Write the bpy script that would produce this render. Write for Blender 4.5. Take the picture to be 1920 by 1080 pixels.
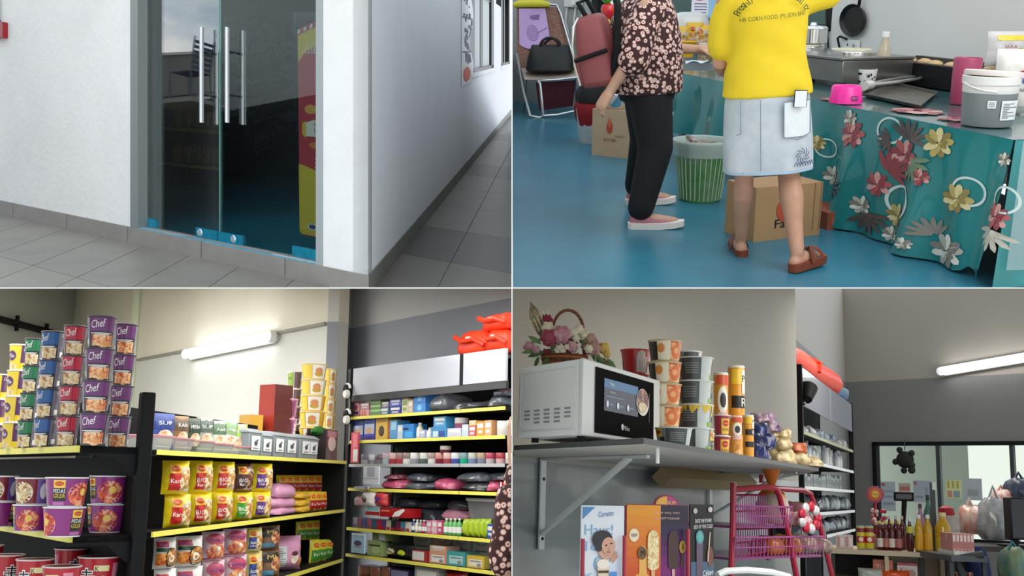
import bpy, bmesh, math, random
from mathutils import Matrix, Vector
R = math.radians
rnd = random.Random(7)
for o in list(bpy.data.objects): bpy.data.objects.remove(o)
sc = bpy.context.scene
COL = sc.collection
# ------------------------------------------------------------------ camera
F = 2000.0; H = 1.6                     # focal length in pixels of the 1920 frame, eye height
cam = bpy.data.cameras.new('camera'); camo = bpy.data.objects.new('camera', cam); COL.objects.link(camo)
cam.sensor_width = 36; cam.lens = 36*F/1920; cam.clip_start = .05; cam.clip_end = 400
camo.location = (0, 0, H); camo.rotation_euler = (R(90), 0, 0); sc.camera = camo
# ------------------------------------------------------------------ colour management, world
vs = sc.view_settings; vs.view_transform = 'Standard'; vs.look = 'None'; vs.gamma = 1; vs.use_curve_mapping = False
vs.exposure = 0.0
w = bpy.data.worlds.new('sky'); sc.world = w; w.use_nodes = True
nt = w.node_tree; N = nt.nodes; L = nt.links; N.clear()
wo = N.new('ShaderNodeOutputWorld'); bg = N.new('ShaderNodeBackground'); tc = N.new('ShaderNodeTexCoord')
sep = N.new('ShaderNodeSeparateXYZ'); mp = N.new('ShaderNodeMapping'); mp.inputs['Scale'].default_value = (1, 1, 3.2)
nz = N.new('ShaderNodeTexNoise'); nz.inputs['Scale'].default_value = 4.5; nz.inputs['Detail'].default_value = 9; nz.inputs['Roughness'].default_value = .62
cr = N.new('ShaderNodeValToRGB'); e = cr.color_ramp.elements
e[0].position = .38; e[0].color = (.42, .53, .66, 1); e[1].position = .62; e[1].color = (1, 1, 1, 1)
m1 = e.new(.5); m1.color = (.70, .77, .84, 1)
hz = N.new('ShaderNodeMapRange'); hz.inputs['From Min'].default_value = -.03; hz.inputs['From Max'].default_value = .03
mx = N.new('ShaderNodeMix'); mx.data_type = 'RGBA'; mx.inputs['A'].default_value = (.7, .7, .68, 1)
L.new(tc.outputs['Generated'], sep.inputs[0]); L.new(tc.outputs['Generated'], mp.inputs['Vector']); L.new(mp.outputs[0], nz.inputs['Vector'])
L.new(nz.outputs['Fac'], cr.inputs['Fac']); L.new(sep.outputs['Z'], hz.inputs['Value']); L.new(hz.outputs[0], mx.inputs['Factor'])
L.new(cr.outputs['Color'], mx.inputs['B']); L.new(mx.outputs['Result'], bg.inputs['Color']); L.new(bg.outputs[0], wo.inputs[0])
bg.inputs['Strength'].default_value = 1.75

def area(name, loc, target, sx, sy, power, color=(1, 1, 1)):
    l = bpy.data.lights.new(name, 'AREA'); l.shape = 'RECTANGLE'; l.size = sx; l.size_y = sy; l.energy = power; l.color = color
    o = bpy.data.objects.new(name, l); COL.objects.link(o); o.location = loc
    d = Vector(target)-Vector(loc); o.rotation_euler = d.to_track_quat('-Z', 'Y').to_euler(); return o
# unseen fill lights added: under the slab for lower rooms, one for the kitchen
area('fill_light_stock', (-1.5, 5.2, H-.02), (-1.5, 5.2, 0), 2.2, 3.0, 80, (1, .98, .95))
area('fill_light_aisle', (-3.6, 8.0, H-.02), (-3.6, 8.0, 0), 2.0, 1.6, 120, (1, .98, .95))
area('fill_light_back', (-.55, 6.6, H-.02), (-.55, 6.6, 0), .8, 1.6, 25, (1, .98, .95))
area('fill_light_kitchen', (3.6, 2.6, 4.6), (2.0, 7.5, 2.0), 2.5, 2.5, 85, (1, 1, 1))  # added fill from front-right to lift the wall; no window known there
area('fill_light_corner', (-5.0, 9.6, H-.02), (-5.0, 9.6, 0), 1.0, 2.4, 130, (1, .98, .95))
area('fill_light_till', (2.2, 4.8, H-.02), (2.2, 4.8, 0), 1.4, 2.6, 55, (1, .96, .9))
area('fill_light_shelves', (3.7, 10.2, H-.02), (3.7, 10.2, 0), 1.2, 2.0, 60, (1, .96, .9))
# ------------------------------------------------------------------ frames of the four rooms (camera-centred, each tilted rigidly)
def frame(yh, roll=0.0):
    return Matrix.Translation((0, 0, H)) @ Matrix.Rotation(R(roll), 4, 'Y') @ Matrix.Rotation(math.atan((540-yh)/F), 4, 'X')
QA = Matrix.Translation((0, 0, H))      # entrance: plumb walls on a sloping pavement
QB = frame(-35)                         # kitchen corner
QC = frame(892, .6)                     # noodle aisle
QD = frame(913, 1.75)                   # till corner
def ray(Q, px, py):
    d = Vector(((px-960)/F, 1.0, (540-py)/F)); return Q.to_3x3().inverted() @ d
def hit(Q, px, py, P0, n):
    d = ray(Q, px, py); P0 = Vector(P0); n = Vector(n); return d*(P0.dot(n)/d.dot(n))
def at_z(Q, px, py, z): return hit(Q, px, py, (0, 0, z), (0, 0, 1))
def at_y(Q, px, py, y): return hit(Q, px, py, (0, y, 0), (0, 1, 0))
def proj(Q, p):
    v = Q @ Vector(p) - Vector((0, 0, H)); return (960+F*v.x/v.y, 540-F*v.z/v.y)
def vpdir(Q, px, py):
    """horizontal unit direction in the room frame that vanishes at (about) that pixel"""
    d = ray(Q, px, py); d.z = 0; return d.normalized()
def basis(o, x, y=None):
    """frame at o: x along, z up, y = into (z cross x)"""
    x = Vector(x).normalized(); z = Vector((0, 0, 1)); y = z.cross(x).normalized()
    m = Matrix((x, y, z)).transposed().to_4x4(); m.translation = Vector(o); return m
T = lambda x=0, y=0, z=0: Matrix.Translation((x, y, z))
RZ = lambda a: Matrix.Rotation(R(a), 4, 'Z')
RX = lambda a: Matrix.Rotation(R(a), 4, 'X')
RY = lambda a: Matrix.Rotation(R(a), 4, 'Y')
# ------------------------------------------------------------------ materials
def lin(c):
    if isinstance(c, str):
        c = c.lstrip('#'); c = tuple(int(c[i:i+2], 16) for i in (0, 2, 4))
    f = lambda v: (v/12.92 if v <= .04045 else ((v+.055)/1.055)**2.4)
    return tuple(f(v/255) for v in c)+(1,)
_M = {}
def mat(c, rough=.55, metal=0, var=0, vscale=8, bump=0, bscale=40, emit=0, trans=0, c2=None, coat=0, spec=None, ior=1.45, alpha=1, detail=3):
    key = (c if isinstance(c, str) else tuple(c), rough, metal, var, vscale, bump, bscale, emit, trans, c2, coat, spec, ior, alpha, detail)
    if key in _M: return _M[key]
    m = bpy.data.materials.new('mat_%d' % len(_M)); m.use_nodes = True
    nt = m.node_tree; b = nt.nodes['Principled BSDF']; L = nt.links
    b.inputs['Base Color'].default_value = lin(c); b.inputs['Roughness'].default_value = rough; b.inputs['Metallic'].default_value = metal
    b.inputs['IOR'].default_value = ior
    if spec is not None: b.inputs['Specular IOR Level'].default_value = spec
    if coat: b.inputs['Coat Weight'].default_value = coat; b.inputs['Coat Roughness'].default_value = .08
    if trans: b.inputs['Transmission Weight'].default_value = trans
    if alpha < 1: b.inputs['Alpha'].default_value = alpha
    if emit: b.inputs['Emission Color'].default_value = lin(c); b.inputs['Emission Strength'].default_value = emit
    if var or bump or c2:
        tx = nt.nodes.new('ShaderNodeTexCoord')
    if var or c2:
        n = nt.nodes.new('ShaderNodeTexNoise'); n.inputs['Scale'].default_value = vscale; n.inputs['Detail'].default_value = detail; n.inputs['Roughness'].default_value = .6
        L.new(tx.outputs['Object'], n.inputs['Vector'])
        r = nt.nodes.new('ShaderNodeValToRGB'); a = lin(c)
        q = lin(c2) if c2 else tuple(max(0, v*(1-var)) for v in a[:3])+(1,)
        r.color_ramp.elements[0].position = .36; r.color_ramp.elements[1].position = .64
        r.color_ramp.elements[0].color = q; r.color_ramp.elements[1].color = a
        L.new(n.outputs['Fac'], r.inputs['Fac']); L.new(r.outputs['Color'], b.inputs['Base Color'])
    if bump:
        n2 = nt.nodes.new('ShaderNodeTexNoise'); n2.inputs['Scale'].default_value = bscale; n2.inputs['Detail'].default_value = 4
        L.new(tx.outputs['Object'], n2.inputs['Vector'])
        bp = nt.nodes.new('ShaderNodeBump'); bp.inputs['Strength'].default_value = bump; bp.inputs['Distance'].default_value = .01
        L.new(n2.outputs['Fac'], bp.inputs['Height']); L.new(bp.outputs[0], b.inputs['Normal'])
    _M[key] = m; return m
def food(c1='#f0c060', c2='#b8321c', c3='#f6e8c8', scale=28):
    """printed picture of noodles and toppings"""
    key = ('food', c1, c2, c3, scale)
    if key in _M: return _M[key]
    m = bpy.data.materials.new('mat_print_%d' % len(_M)); m.use_nodes = True; nt = m.node_tree; b = nt.nodes['Principled BSDF']; L = nt.links
    b.inputs['Roughness'].default_value = .35
    tx = nt.nodes.new('ShaderNodeTexCoord'); n = nt.nodes.new('ShaderNodeTexNoise'); n.inputs['Scale'].default_value = scale; n.inputs['Detail'].default_value = 3; n.inputs['Distortion'].default_value = 1.2
    r = nt.nodes.new('ShaderNodeValToRGB'); e = r.color_ramp.elements
    e[0].position = .34; e[0].color = lin(c2); e[1].position = .66; e[1].color = lin(c3); k = e.new(.5); k.color = lin(c1)
    L.new(tx.outputs['Object'], n.inputs['Vector']); L.new(n.outputs['Fac'], r.inputs['Fac']); L.new(r.outputs['Color'], b.inputs['Base Color'])
    _M[key] = m; return m
def glass_sheet(tint='#cfe0dc', ior=1.5, rough=0.0, mix=None):
    """thin clear sheet: fresnel mirror over a tinted see-through sheet"""
    key = ('glass', tint, ior, rough, mix)
    if key in _M: return _M[key]
    m = bpy.data.materials.new('mat_glass_%d' % len(_M)); m.use_nodes = True; nt = m.node_tree; nt.nodes.clear(); L = nt.links
    o = nt.nodes.new('ShaderNodeOutputMaterial'); t = nt.nodes.new('ShaderNodeBsdfTransparent'); g = nt.nodes.new('ShaderNodeBsdfGlossy')
    x = nt.nodes.new('ShaderNodeMixShader'); lw = nt.nodes.new('ShaderNodeLayerWeight'); lw.inputs['Blend'].default_value = .5
    pw = nt.nodes.new('ShaderNodeMath'); pw.operation = 'POWER'; pw.inputs[1].default_value = 3
    ma = nt.nodes.new('ShaderNodeMath'); ma.operation = 'MULTIPLY_ADD'; r0 = ((ior-1)/(ior+1))**2; ma.inputs[1].default_value = 1-r0; ma.inputs[2].default_value = r0
    t.inputs['Color'].default_value = lin(tint); g.inputs['Roughness'].default_value = rough
    L.new(lw.outputs['Facing'], pw.inputs[0]); L.new(pw.outputs[0], ma.inputs[0])
    L.new(ma.outputs[0], x.inputs[0]); L.new(t.outputs[0], x.inputs[1]); L.new(g.outputs[0], x.inputs[2]); L.new(x.outputs[0], o.inputs[0])
    if mix:
        d = nt.nodes.new('ShaderNodeBsdfDiffuse'); d.inputs['Color'].default_value = lin(mix[0]); y = nt.nodes.new('ShaderNodeMixShader'); y.inputs[0].default_value = mix[1]
        L.new(x.outputs[0], y.inputs[1]); L.new(d.outputs[0], y.inputs[2]); L.new(y.outputs[0], o.inputs[0])
    _M[key] = m; return m
BLK = mat('#0c0c0d', .6, spec=.3); WHT = mat('#e9e9e6', .5); YEL = mat('#e6dd62', .45); STEEL = mat('#c9cbcc', .22, 1); CHROME = mat('#dcdcdc', .12, 1)
GREY = mat('#8a8d8c', .5); INK = mat('#141414', .6)
# ------------------------------------------------------------------ text as flat mesh outlines
_TX = {}
def text2d(s):
    if s in _TX: return _TX[s]
    c = bpy.data.curves.new('t', 'FONT'); c.body = s; c.size = 1; c.resolution_u = 2; c.align_x = 'CENTER'
    o = bpy.data.objects.new('t', c); me = bpy.data.meshes.new_from_object(o)
    v = [(p.co.x, p.co.y) for p in me.vertices]; f = [tuple(p.vertices) for p in me.polygons]
    bpy.data.objects.remove(o); bpy.data.curves.remove(c); bpy.data.meshes.remove(me)
    if v:
        x0 = min(p[0] for p in v); x1 = max(p[0] for p in v); y0 = min(p[1] for p in v); y1 = max(p[1] for p in v)
        h = max(y1-y0, 1e-6); v = [((x-(x0+x1)/2)/h, (y-(y0+y1)/2)/h) for x, y in v]; w = (x1-x0)/h
    else: w = 1
    _TX[s] = (v, f, w); return _TX[s]
# ------------------------------------------------------------------ mesh builder
class MB:
    def __init__(s, xf=None): s.v = []; s.f = []; s.k = []; s.mats = []; s.xf = xf
    def mi(s, m):
        if m not in s.mats: s.mats.append(m)
        return s.mats.index(m)
    def add(s, vs, fs, m, M=None):
        b = len(s.v); s.v += [(M @ Vector(p) if M else Vector(p)) for p in vs]
        for i, f in enumerate(fs):
            s.f.append(tuple(b+q for q in f)); s.k.append(s.mi(m[i] if isinstance(m, list) else m))
        return s
    def box(s, a, b, m, M=None):
        x0, y0, z0 = a; x1, y1, z1 = b
        return s.add([(x0,y0,z0),(x1,y0,z0),(x1,y1,z0),(x0,y1,z0),(x0,y0,z1),(x1,y0,z1),(x1,y1,z1),(x0,y1,z1)],
              [(3,2,1,0),(4,5,6,7),(0,1,5,4),(1,2,6,5),(2,3,7,6),(3,0,4,7)], m, M)
    def quad(s, p, m, M=None): return s.add(p, [tuple(range(len(p)))], m, M)
    def prism(s, pts, d, m, M=None, y0=0):
        """outline pts (x,z) extruded from y0 to y0+d"""
        n = len(pts); vs = [(x, y0, z) for x, z in pts]+[(x, y0+d, z) for x, z in pts]
        fs = [tuple(range(n)), tuple(range(2*n-1, n-1, -1))]+[(i, i+n, (i+1) % n+n, (i+1) % n) for i in range(n)]
        return s.add(vs, fs, m, M)
    def lathe(s, prof, m, n=20, M=None, caps=True, a0=0, squash=1):
        vs = []; fs = []; ms = []
        for r, z in prof:
            for i in range(n):
                a = 2*math.pi*i/n; vs.append((r*math.sin(a), -r*math.cos(a)*squash, z))
        for j in range(len(prof)-1):
            for i in range(n):
                fs.append((j*n+i, j*n+(i+1) % n, (j+1)*n+(i+1) % n, (j+1)*n+i))
                ms.append(m[j] if isinstance(m, list) else m)
        if caps:
            if prof[0][0] > 1e-5: fs.append(tuple(range(n-1, -1, -1))); ms.append(m[0] if isinstance(m, list) else m)
            if prof[-1][0] > 1e-5: fs.append(tuple(range((len(prof)-1)*n, len(prof)*n))); ms.append(m[-1] if isinstance(m, list) else m)
        return s.add(vs, fs, ms, M)
    def tube(s, pts, r, m, n=8, closed=False, M=None):
        pts = [Vector(p) for p in pts]; k = len(pts); vs = []; fs = []; up = None
        for i, p in enumerate(pts):
            if closed: d = (pts[(i+1) % k]-pts[i-1])
            else: d = pts[min(i+1, k-1)]-pts[max(i-1, 0)]
            d = d.normalized() if d.length > 1e-9 else Vector((0, 0, 1))
            if up is None: up = Vector((0, 0, 1)) if abs(d.z) < .9 else Vector((1, 0, 0))
            a = d.cross(up); a = a.normalized() if a.length > 1e-6 else d.orthogonal().normalized(); b = a.cross(d).normalized(); up = b
            rr = r[i] if isinstance(r, (list, tuple)) else r
            for j in range(n):
                t = 2*math.pi*j/n; vs.append(p+a*rr*math.cos(t)+b*rr*math.sin(t))
        for i in range(k if closed else k-1):
            for j in range(n):
                fs.append((i*n+j, i*n+(j+1) % n, ((i+1) % k)*n+(j+1) % n, ((i+1) % k)*n+j))
        if not closed: fs += [tuple(range(n-1, -1, -1)), tuple(range((k-1)*n, k*n))]
        return s.add(vs, fs, m, M)
    def loft(s, rings, m, M=None, cap=True):
        n = len(rings[0]); vs = [p for r in rings for p in r]; fs = []; ms = []
        for j in range(len(rings)-1):
            for i in range(n):
                fs.append((j*n+i, j*n+(i+1) % n, (j+1)*n+(i+1) % n, (j+1)*n+i)); ms.append(m[j] if isinstance(m, list) else m)
        if cap: fs += [tuple(range(n-1, -1, -1)), tuple(range((len(rings)-1)*n, len(rings)*n))]; ms += [ms[0], ms[-1]]
        return s.add(vs, fs, ms, M)
    def grid(s, fn, nu, nv, m, M=None):
        """surface fn(u,v) for u,v in 0..1; m may be a function of (u,v)"""
        vs = [fn(i/nu, j/nv) for j in range(nv+1) for i in range(nu+1)]; fs = []; ms = []
        for j in range(nv):
            for i in range(nu):
                fs.append((j*(nu+1)+i, j*(nu+1)+i+1, (j+1)*(nu+1)+i+1, (j+1)*(nu+1)+i)); ms.append(m((i+.5)/nu, (j+.5)/nv) if callable(m) else m)
        return s.add(vs, fs, ms, M)
    def blob(s, c, r, m, nu=10, nv=7, M=None):
        rx, ry, rz = r if isinstance(r, (tuple, list)) else (r, r, r)
        prof = [(math.sin(math.pi*j/nv), -math.cos(math.pi*j/nv)) for j in range(nv+1)]; prof[0] = (1e-4, -1); prof[-1] = (1e-4, 1)
        X = T(*c) @ Matrix.Diagonal((rx, ry, rz, 1)); return s.lathe(prof, m, nu, (M @ X) if M else X, caps=False)
    # print laid on a surface  surf(u, v, off) -> point
    def drect(s, surf, u0, v0, u1, v1, m, nu=1, nv=1, off=.0006):
        if nu > 1: nu *= 2
        return s.grid(lambda a, b: surf(u0+(u1-u0)*a, v0+(v1-v0)*b, off), nu, nv, m)
    def dell(s, surf, cu, cv, ru, rv, m, n=14, off=.0009, rings=3):
        vs = [surf(cu, cv, off)]; fs = []
        for k in range(1, rings+1):
            for i in range(n):
                a = 2*math.pi*i/n; vs.append(surf(cu+ru*k/rings*math.cos(a), cv+rv*k/rings*math.sin(a), off))
        for i in range(n): fs.append((0, 1+i, 1+(i+1) % n))
        for k in range(rings-1):
            for i in range(n): fs.append((1+k*n+i, 1+(k+1)*n+i, 1+(k+1)*n+(i+1) % n, 1+k*n+(i+1) % n))
        return s.add(vs, fs, m)
    def dpoly(s, surf, pts, m, off=.0008):
        return s.add([surf(u, v, off) for u, v in pts], [tuple(range(len(pts)))], m)
    def dtext(s, surf, txt, cu, cv, h, m, off=.0013, w=None, rot=0, italic=0):
        v, f, tw = text2d(txt)
        if not v: return s
        sx = (w/tw if w else h); c, q = math.cos(R(rot)), math.sin(R(rot))
        return s.add([surf(cu+(x*sx+italic*y*h)*c-y*h*q, cv+(x*sx+italic*y*h)*q+y*h*c, off) for x, y in v], f, m)
    def mesh(s, name, sharp=40, base=None):
        me = bpy.data.meshes.new(name); vs = s.v
        if s.xf: vs = [s.xf @ p for p in vs]
        if base is not None: vs = [p-Vector(base) for p in vs]
        me.from_pydata([tuple(p) for p in vs], [], s.f)
        for m in s.mats: me.materials.append(m)
        me.polygons.foreach_set('material_index', s.k)
        me.polygons.foreach_set('use_smooth', [True]*len(me.polygons)); me.update()
        if sharp < 180: me.set_sharp_from_angle(angle=R(sharp))
        return me
    def obj(s, name, parent=None, M=None, sharp=40, base=None, label=None):
        o = bpy.data.objects.new(name, s.mesh(name, sharp, base)); COL.objects.link(o)
        if parent: o.parent = parent
        if base is not None: M = (M if M else Matrix()) @ Matrix.Translation(base)
        if M: o.matrix_local = M
        if label: o['label'] = label
        return o
def tag(o, label, cat=None, group=None, kind=None):
    o['label'] = label
    if cat: o['category'] = cat
    if group: o['group'] = group
    if kind: o['kind'] = kind
    return o
def struct(o, label=None):
    o['kind'] = 'structure'
    if label: o['label'] = label
    return o
def thing(name, label, cat, M, group=None):
    o = bpy.data.objects.new(name, None); COL.objects.link(o); o.empty_display_size = .05; o.matrix_world = M
    return tag(o, label, cat, group)
def spawn(spec, name, label, cat, M, group=None):
    """spec: a mesh (one-piece thing) or a list of (part name, mesh, parent index or None)"""
    if not isinstance(spec, list):
        o = bpy.data.objects.new(name, spec); COL.objects.link(o); o.matrix_world = M; return tag(o, label, cat, group)
    r = thing(name, label, cat, M, group); made = []
    for pn, me, pi in spec:
        o = bpy.data.objects.new(pn, me); COL.objects.link(o); o.parent = made[pi] if pi is not None else r; made.append(o)
    return r
def bevel(o, w=.004, n=2):
    b = o.modifiers.new('bevel', 'BEVEL'); b.width = w; b.segments = n; b.limit_method = 'ANGLE'; b.angle_limit = R(40); return o
def subsurf(o, n=1):
    b = o.modifiers.new('smooth', 'SUBSURF'); b.levels = n; b.render_levels = n; return o
def arc(c, r, a0, a1, n, plane='xz'):
    out = []
    for i in range(n+1):
        a = R(a0+(a1-a0)*i/n); u, v = r*math.cos(a), r*math.sin(a)
        out.append((c[0]+u, c[1], c[2]+v) if plane == 'xz' else (c[0]+u, c[1]+v, c[2]) if plane == 'xy' else (c[0], c[1]+u, c[2]+v))
    return out
def flat(y=0, fx=1):
    """surface of a face in the xz plane looking towards -y"""
    return lambda u, v, off: Vector((u, y-off, v))
# ------------------------------------------------------------------ the partitions between the four rooms
PART = mat('#e6e6e2', .8)
o = MB().box((-.0016, 2.9, -1.6), (.0016, 27, 4.6), PART).obj('wall_partition'); struct(o, 'thin upright partition between the rooms')
o = MB().box((-9, 2.9, H-.0016), (-.002, 30, H+.0016), PART).obj('ceiling_slab'); struct(o, 'thin slab between the upper and lower rooms')
o = MB().box((.002, 2.9, H-.0016), (9, 12.2, H+.0016), PART).obj('ceiling_slab'); struct(o, 'thin slab between the upper and lower rooms')
# ================================================================== ENTRANCE (upper left)
S = 445/F; H0 = 1.5                    # slope of the pavement, eye height over it
FN = Vector((0, -S, 1))
def flo(px, py): return hit(QA, px, py, (0, 0, -H0), FN)
C0 = flo(690, 553)
def sdir(vx):
    d = Vector(((vx-960)/F, 1, S)); return d.normalized()
dL = -sdir(-1375)                       # along the door wall towards the corner
dR = sdir(1054)                         # along the side wall, away
nL = Vector((0, 0, 1)).cross(dL).normalized(); nR = Vector((-1, .047, 0)).normalized()   # into the building
def aff(o, x, y):
    m = Matrix((x, y, Vector((0, 0, 1)))).transposed().to_4x4(); m.translation = o; return m
A1 = aff(C0, dL, nL); A2 = aff(C0, dR, nR)
A1w = aff(C0, dL, dR); A2w = aff(C0, dR, -dL)
def cut(m, co, no):
    """keep the side of the plane that no points to, closing the cut"""
    if m.xf: m.v = [(m.xf @ p) for p in m.v]; m.xf = None
    bm = bmesh.new(); vv = [bm.verts.new(p) for p in m.v]
    for f, k in zip(m.f, m.k):
        try: bm.faces.new([vv[i] for i in f]).material_index = k
        except ValueError: pass
    r = bmesh.ops.bisect_plane(bm, geom=bm.verts[:]+bm.edges[:]+bm.faces[:], plane_co=co, plane_no=no, clear_inner=True)
    ed = [e for e in r['geom_cut'] if isinstance(e, bmesh.types.BMEdge)]
    if ed: bmesh.ops.contextual_create(bm, geom=ed)
    bm.verts.index_update(); m.v = [v.co.copy() for v in bm.verts]; m.f = [tuple(v.index for v in f.verts) for f in bm.faces]; m.k = [f.material_index for f in bm.faces]; bm.free(); return m
def clampz(m): return cut(m, Vector((0, 0, .003)), Vector((0, 0, 1)))
def clip_poly(pts, co, no):
    out = []
    for a, b in zip(pts, pts[1:]+pts[:1]):
        da = (a-co).dot(no); db = (b-co).dot(no)
        if da >= 0: out.append(a)
        if (da < 0) != (db < 0): out.append(a+(b-a)*(da/(da-db)))
    return out
A1i = A1.inverted(); A2i = A2.inverted()
nl = Vector((dL.y, -dL.x, 0)); nr = Vector((dR.y, -dR.x, 0))
def w1(px, py, b=0): p = A1i @ hit(QA, px, py, C0+nL*b, nl); return (p.x, p.z)     # (along, up) on the door wall plane at depth b
def w2(px, py, b=0): p = A2i @ hit(QA, px, py, C0+nR*b, nr); return (p.x, p.z)
PAINT = mat('#f7f6f3', .75, var=.07, vscale=1.6, bump=.5, bscale=22, detail=6)
PAINT2 = mat('#e2e4e8', .8, var=.03, vscale=2, bump=.12, bscale=30)
TILE = [mat(c, .42, var=.16, vscale=2.2, bump=.06, bscale=60, detail=5) for c in ('#918b81', '#969086', '#8a857c')]
DARKT = [mat(c, .42, var=.15, vscale=3, detail=5) for c in ('#413e39', '#464340')]
GROUT = mat('#77736c', .9)
# pavement: mortar bed plus single tiles on the joints of the walls
bed = MB(); Z3 = Vector((0, 0, .003)); UPV = Vector((0, 0, 1))
for cs in (((-11, -5.2), (2.4, -5.2), (2.4, 0), (-11, 0)), ((0, 0), (2.4, 0), (2.4, 24), (0, 24))):
    pts = clip_poly([C0+dL*a+dR*b-Vector((0, 0, .006)) for a, b in cs], Z3, UPV); pts = clip_poly(pts, Vector((-.004, 0, 0)), Vector((-1, 0, 0)))
    bed.add(pts, [tuple(range(len(pts)))], GROUT)
pav = struct(bed.obj('floor_pavement', base=C0, M=QA), 'grey stone tile pavement outside the glass doors')
pa, pb = .62, .98
def ab(px, py):
    p = flo(px, py)-C0; den = dL.x*dR.y-dL.y*dR.x
    return ((p.x*dR.y-p.y*dR.x)/den, (dL.x*p.y-dL.y*p.x)/den)
b_lo = ab(757, 476)[1]; b_hi = ab(800, 424)[1]; pb = (b_hi-b_lo); off_b = b_lo
a_off = w1(126, 401)[0]
nt_ = 0
for j in range(-9, 22):
    for i in range(-16, 16):
        a0 = a_off+i*pa+(0 if j % 2 else pa*.0); a1 = a0+pa; b0 = off_b+j*pb; b1 = b0+pb
        if a0 < 0 and b0 < 0 < b1: b1 = 0.0
        if a0 < 0 < a1 and b0 >= -.02: a0 = 0.0
        if a0 < -1e-6 and b0 >= -.02: continue
        g = .004; pts = [C0+dL*a+dR*b for a, b in ((a0+g, b0+g), (a1-g, b0+g), (a1-g, b1-g), (a0+g, b1-g))]
        if any(p.y < .5 for p in pts) or max(p.z for p in pts) < .008: continue
        px = [960+F*p.x/p.y for p in pts]; py = [540-F*p.z/p.y for p in pts]
        if max(px) < -40 or min(px) > 962 or min(py) > 560: continue
        pts = clip_poly(pts, Vector((-.004, 0, 0)), Vector((-1, 0, 0))); pts = clip_poly(pts, Vector((0, 0, .008)), UPV) if pts else pts
        if len(pts) < 3: continue
        nt_ += 1
        cor = (a0+a1)/2 > 0; mm = DARKT[(i+j) % 2] if (cor and j in (0, 4, 8, 12)) else TILE[(i*3+j*5) % 3]
        if cor and mm not in DARKT: mm = mat('#625d55', .42, var=.14, vscale=3, detail=5)
        q = MB(); n_ = len(pts); lo = [p-Vector((0, 0, .005)) for p in pts]
        q.add(pts+lo, [tuple(range(n_))]+[(i, i+n_, (i+1) % n_+n_, (i+1) % n_) for i in range(n_)], mm)
        t = q.obj('paving_tile', parent=pav, base=pts[0]); t.matrix_local = Matrix.Translation(pts[0]-C0)
# skirting height and openings on the door wall
sk = w1(126, 401)[1]; xd0 = w1(245, 300)[0]; xd1 = w1(606, 300)[0]; x_end = w1(-60, 380)[0]; ztop = 2.35
m = MB(A1w)
for x0, x1 in ((x_end-2.5, xd0), (xd1, 0)):
    m.box((x0, 0.0, sk), (x1, .14, ztop), PAINT)
wl = struct(m.obj('wall_front', M=QA, base=C0), 'white rough plastered wall beside the glass doors')
m = MB(A2w); kq = (-C0.x/dR.x)
wn0, wn1 = w2(881, 70)[0], w2(926, 70)[0]; wm0, wm1 = w2(939.5, 60)[0], w2(956, 60)[0]
zb = w2(905, 132)[1]; x0s = 0
for x0, x1, z0 in ((0, wn0, sk), (wn0, wn1, None), (wn1, wm0, sk), (wm0, wm1, None), (wm1, kq-.05, sk)):
    if z0 is not None: m.box((x0, 0, z0), (x1, .14, ztop), PAINT2)
    else: m.box((x0, 0, sk), (x1, .14, zb), PAINT2); m.box((x0, 0, zb+1.5), (x1, .14, ztop+.8), PAINT2)
ws = struct(m.obj('wall_side', M=QA, base=C0), 'white smooth wall of the corridor')
# skirting tiles
js = sorted([w1(26, 376)[0], w1(126, 401)[0], w1(240, 440)[0], w1(378, 470)[0], w1(535, 500)[0]]); js = [js[0]-.7]+js+[0.012]
sk_o = clampz(MB(A1w).box((js[0], .004, 0), (-.006, .13, sk-.004), GROUT)).obj('baseboard_front', M=QA, base=C0); struct(sk_o, 'grey stone skirting under the white wall and doors')
SKT = mat('#96918a', .5, var=.18, vscale=5, detail=6, bump=.1, bscale=50)
for a, b in zip(js[:-1], js[1:]):
    t = clampz(MB(A1w).box((a+.003, -.012, 0), (b-.003, .12, sk), SKT)).obj('skirting_tile', parent=sk_o, base=A1 @ Vector((a, 0, 0))); t.matrix_local = Matrix.Translation((A1 @ Vector((a, 0, 0)))-C0)
sk_s = clampz(MB(A2w).box((0.006, .004, 0), (kq-.1, .13, sk-.004), GROUT)).obj('baseboard_side', M=QA, base=C0); struct(sk_s, 'grey stone skirting along the corridor wall')
SKD = mat('#77756f', .5, var=.12, vscale=4)
k = 0.0
while k < kq-.6:
    t = clampz(MB(A2w).box((k+.003, -.012, 0), (k+.6-.003, .12, sk), SKD)).obj('skirting_tile', parent=sk_s, base=A2 @ Vector((k, 0, 0))); t.matrix_local = Matrix.Translation((A2 @ Vector((k, 0, 0)))-C0); k += .6
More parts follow.
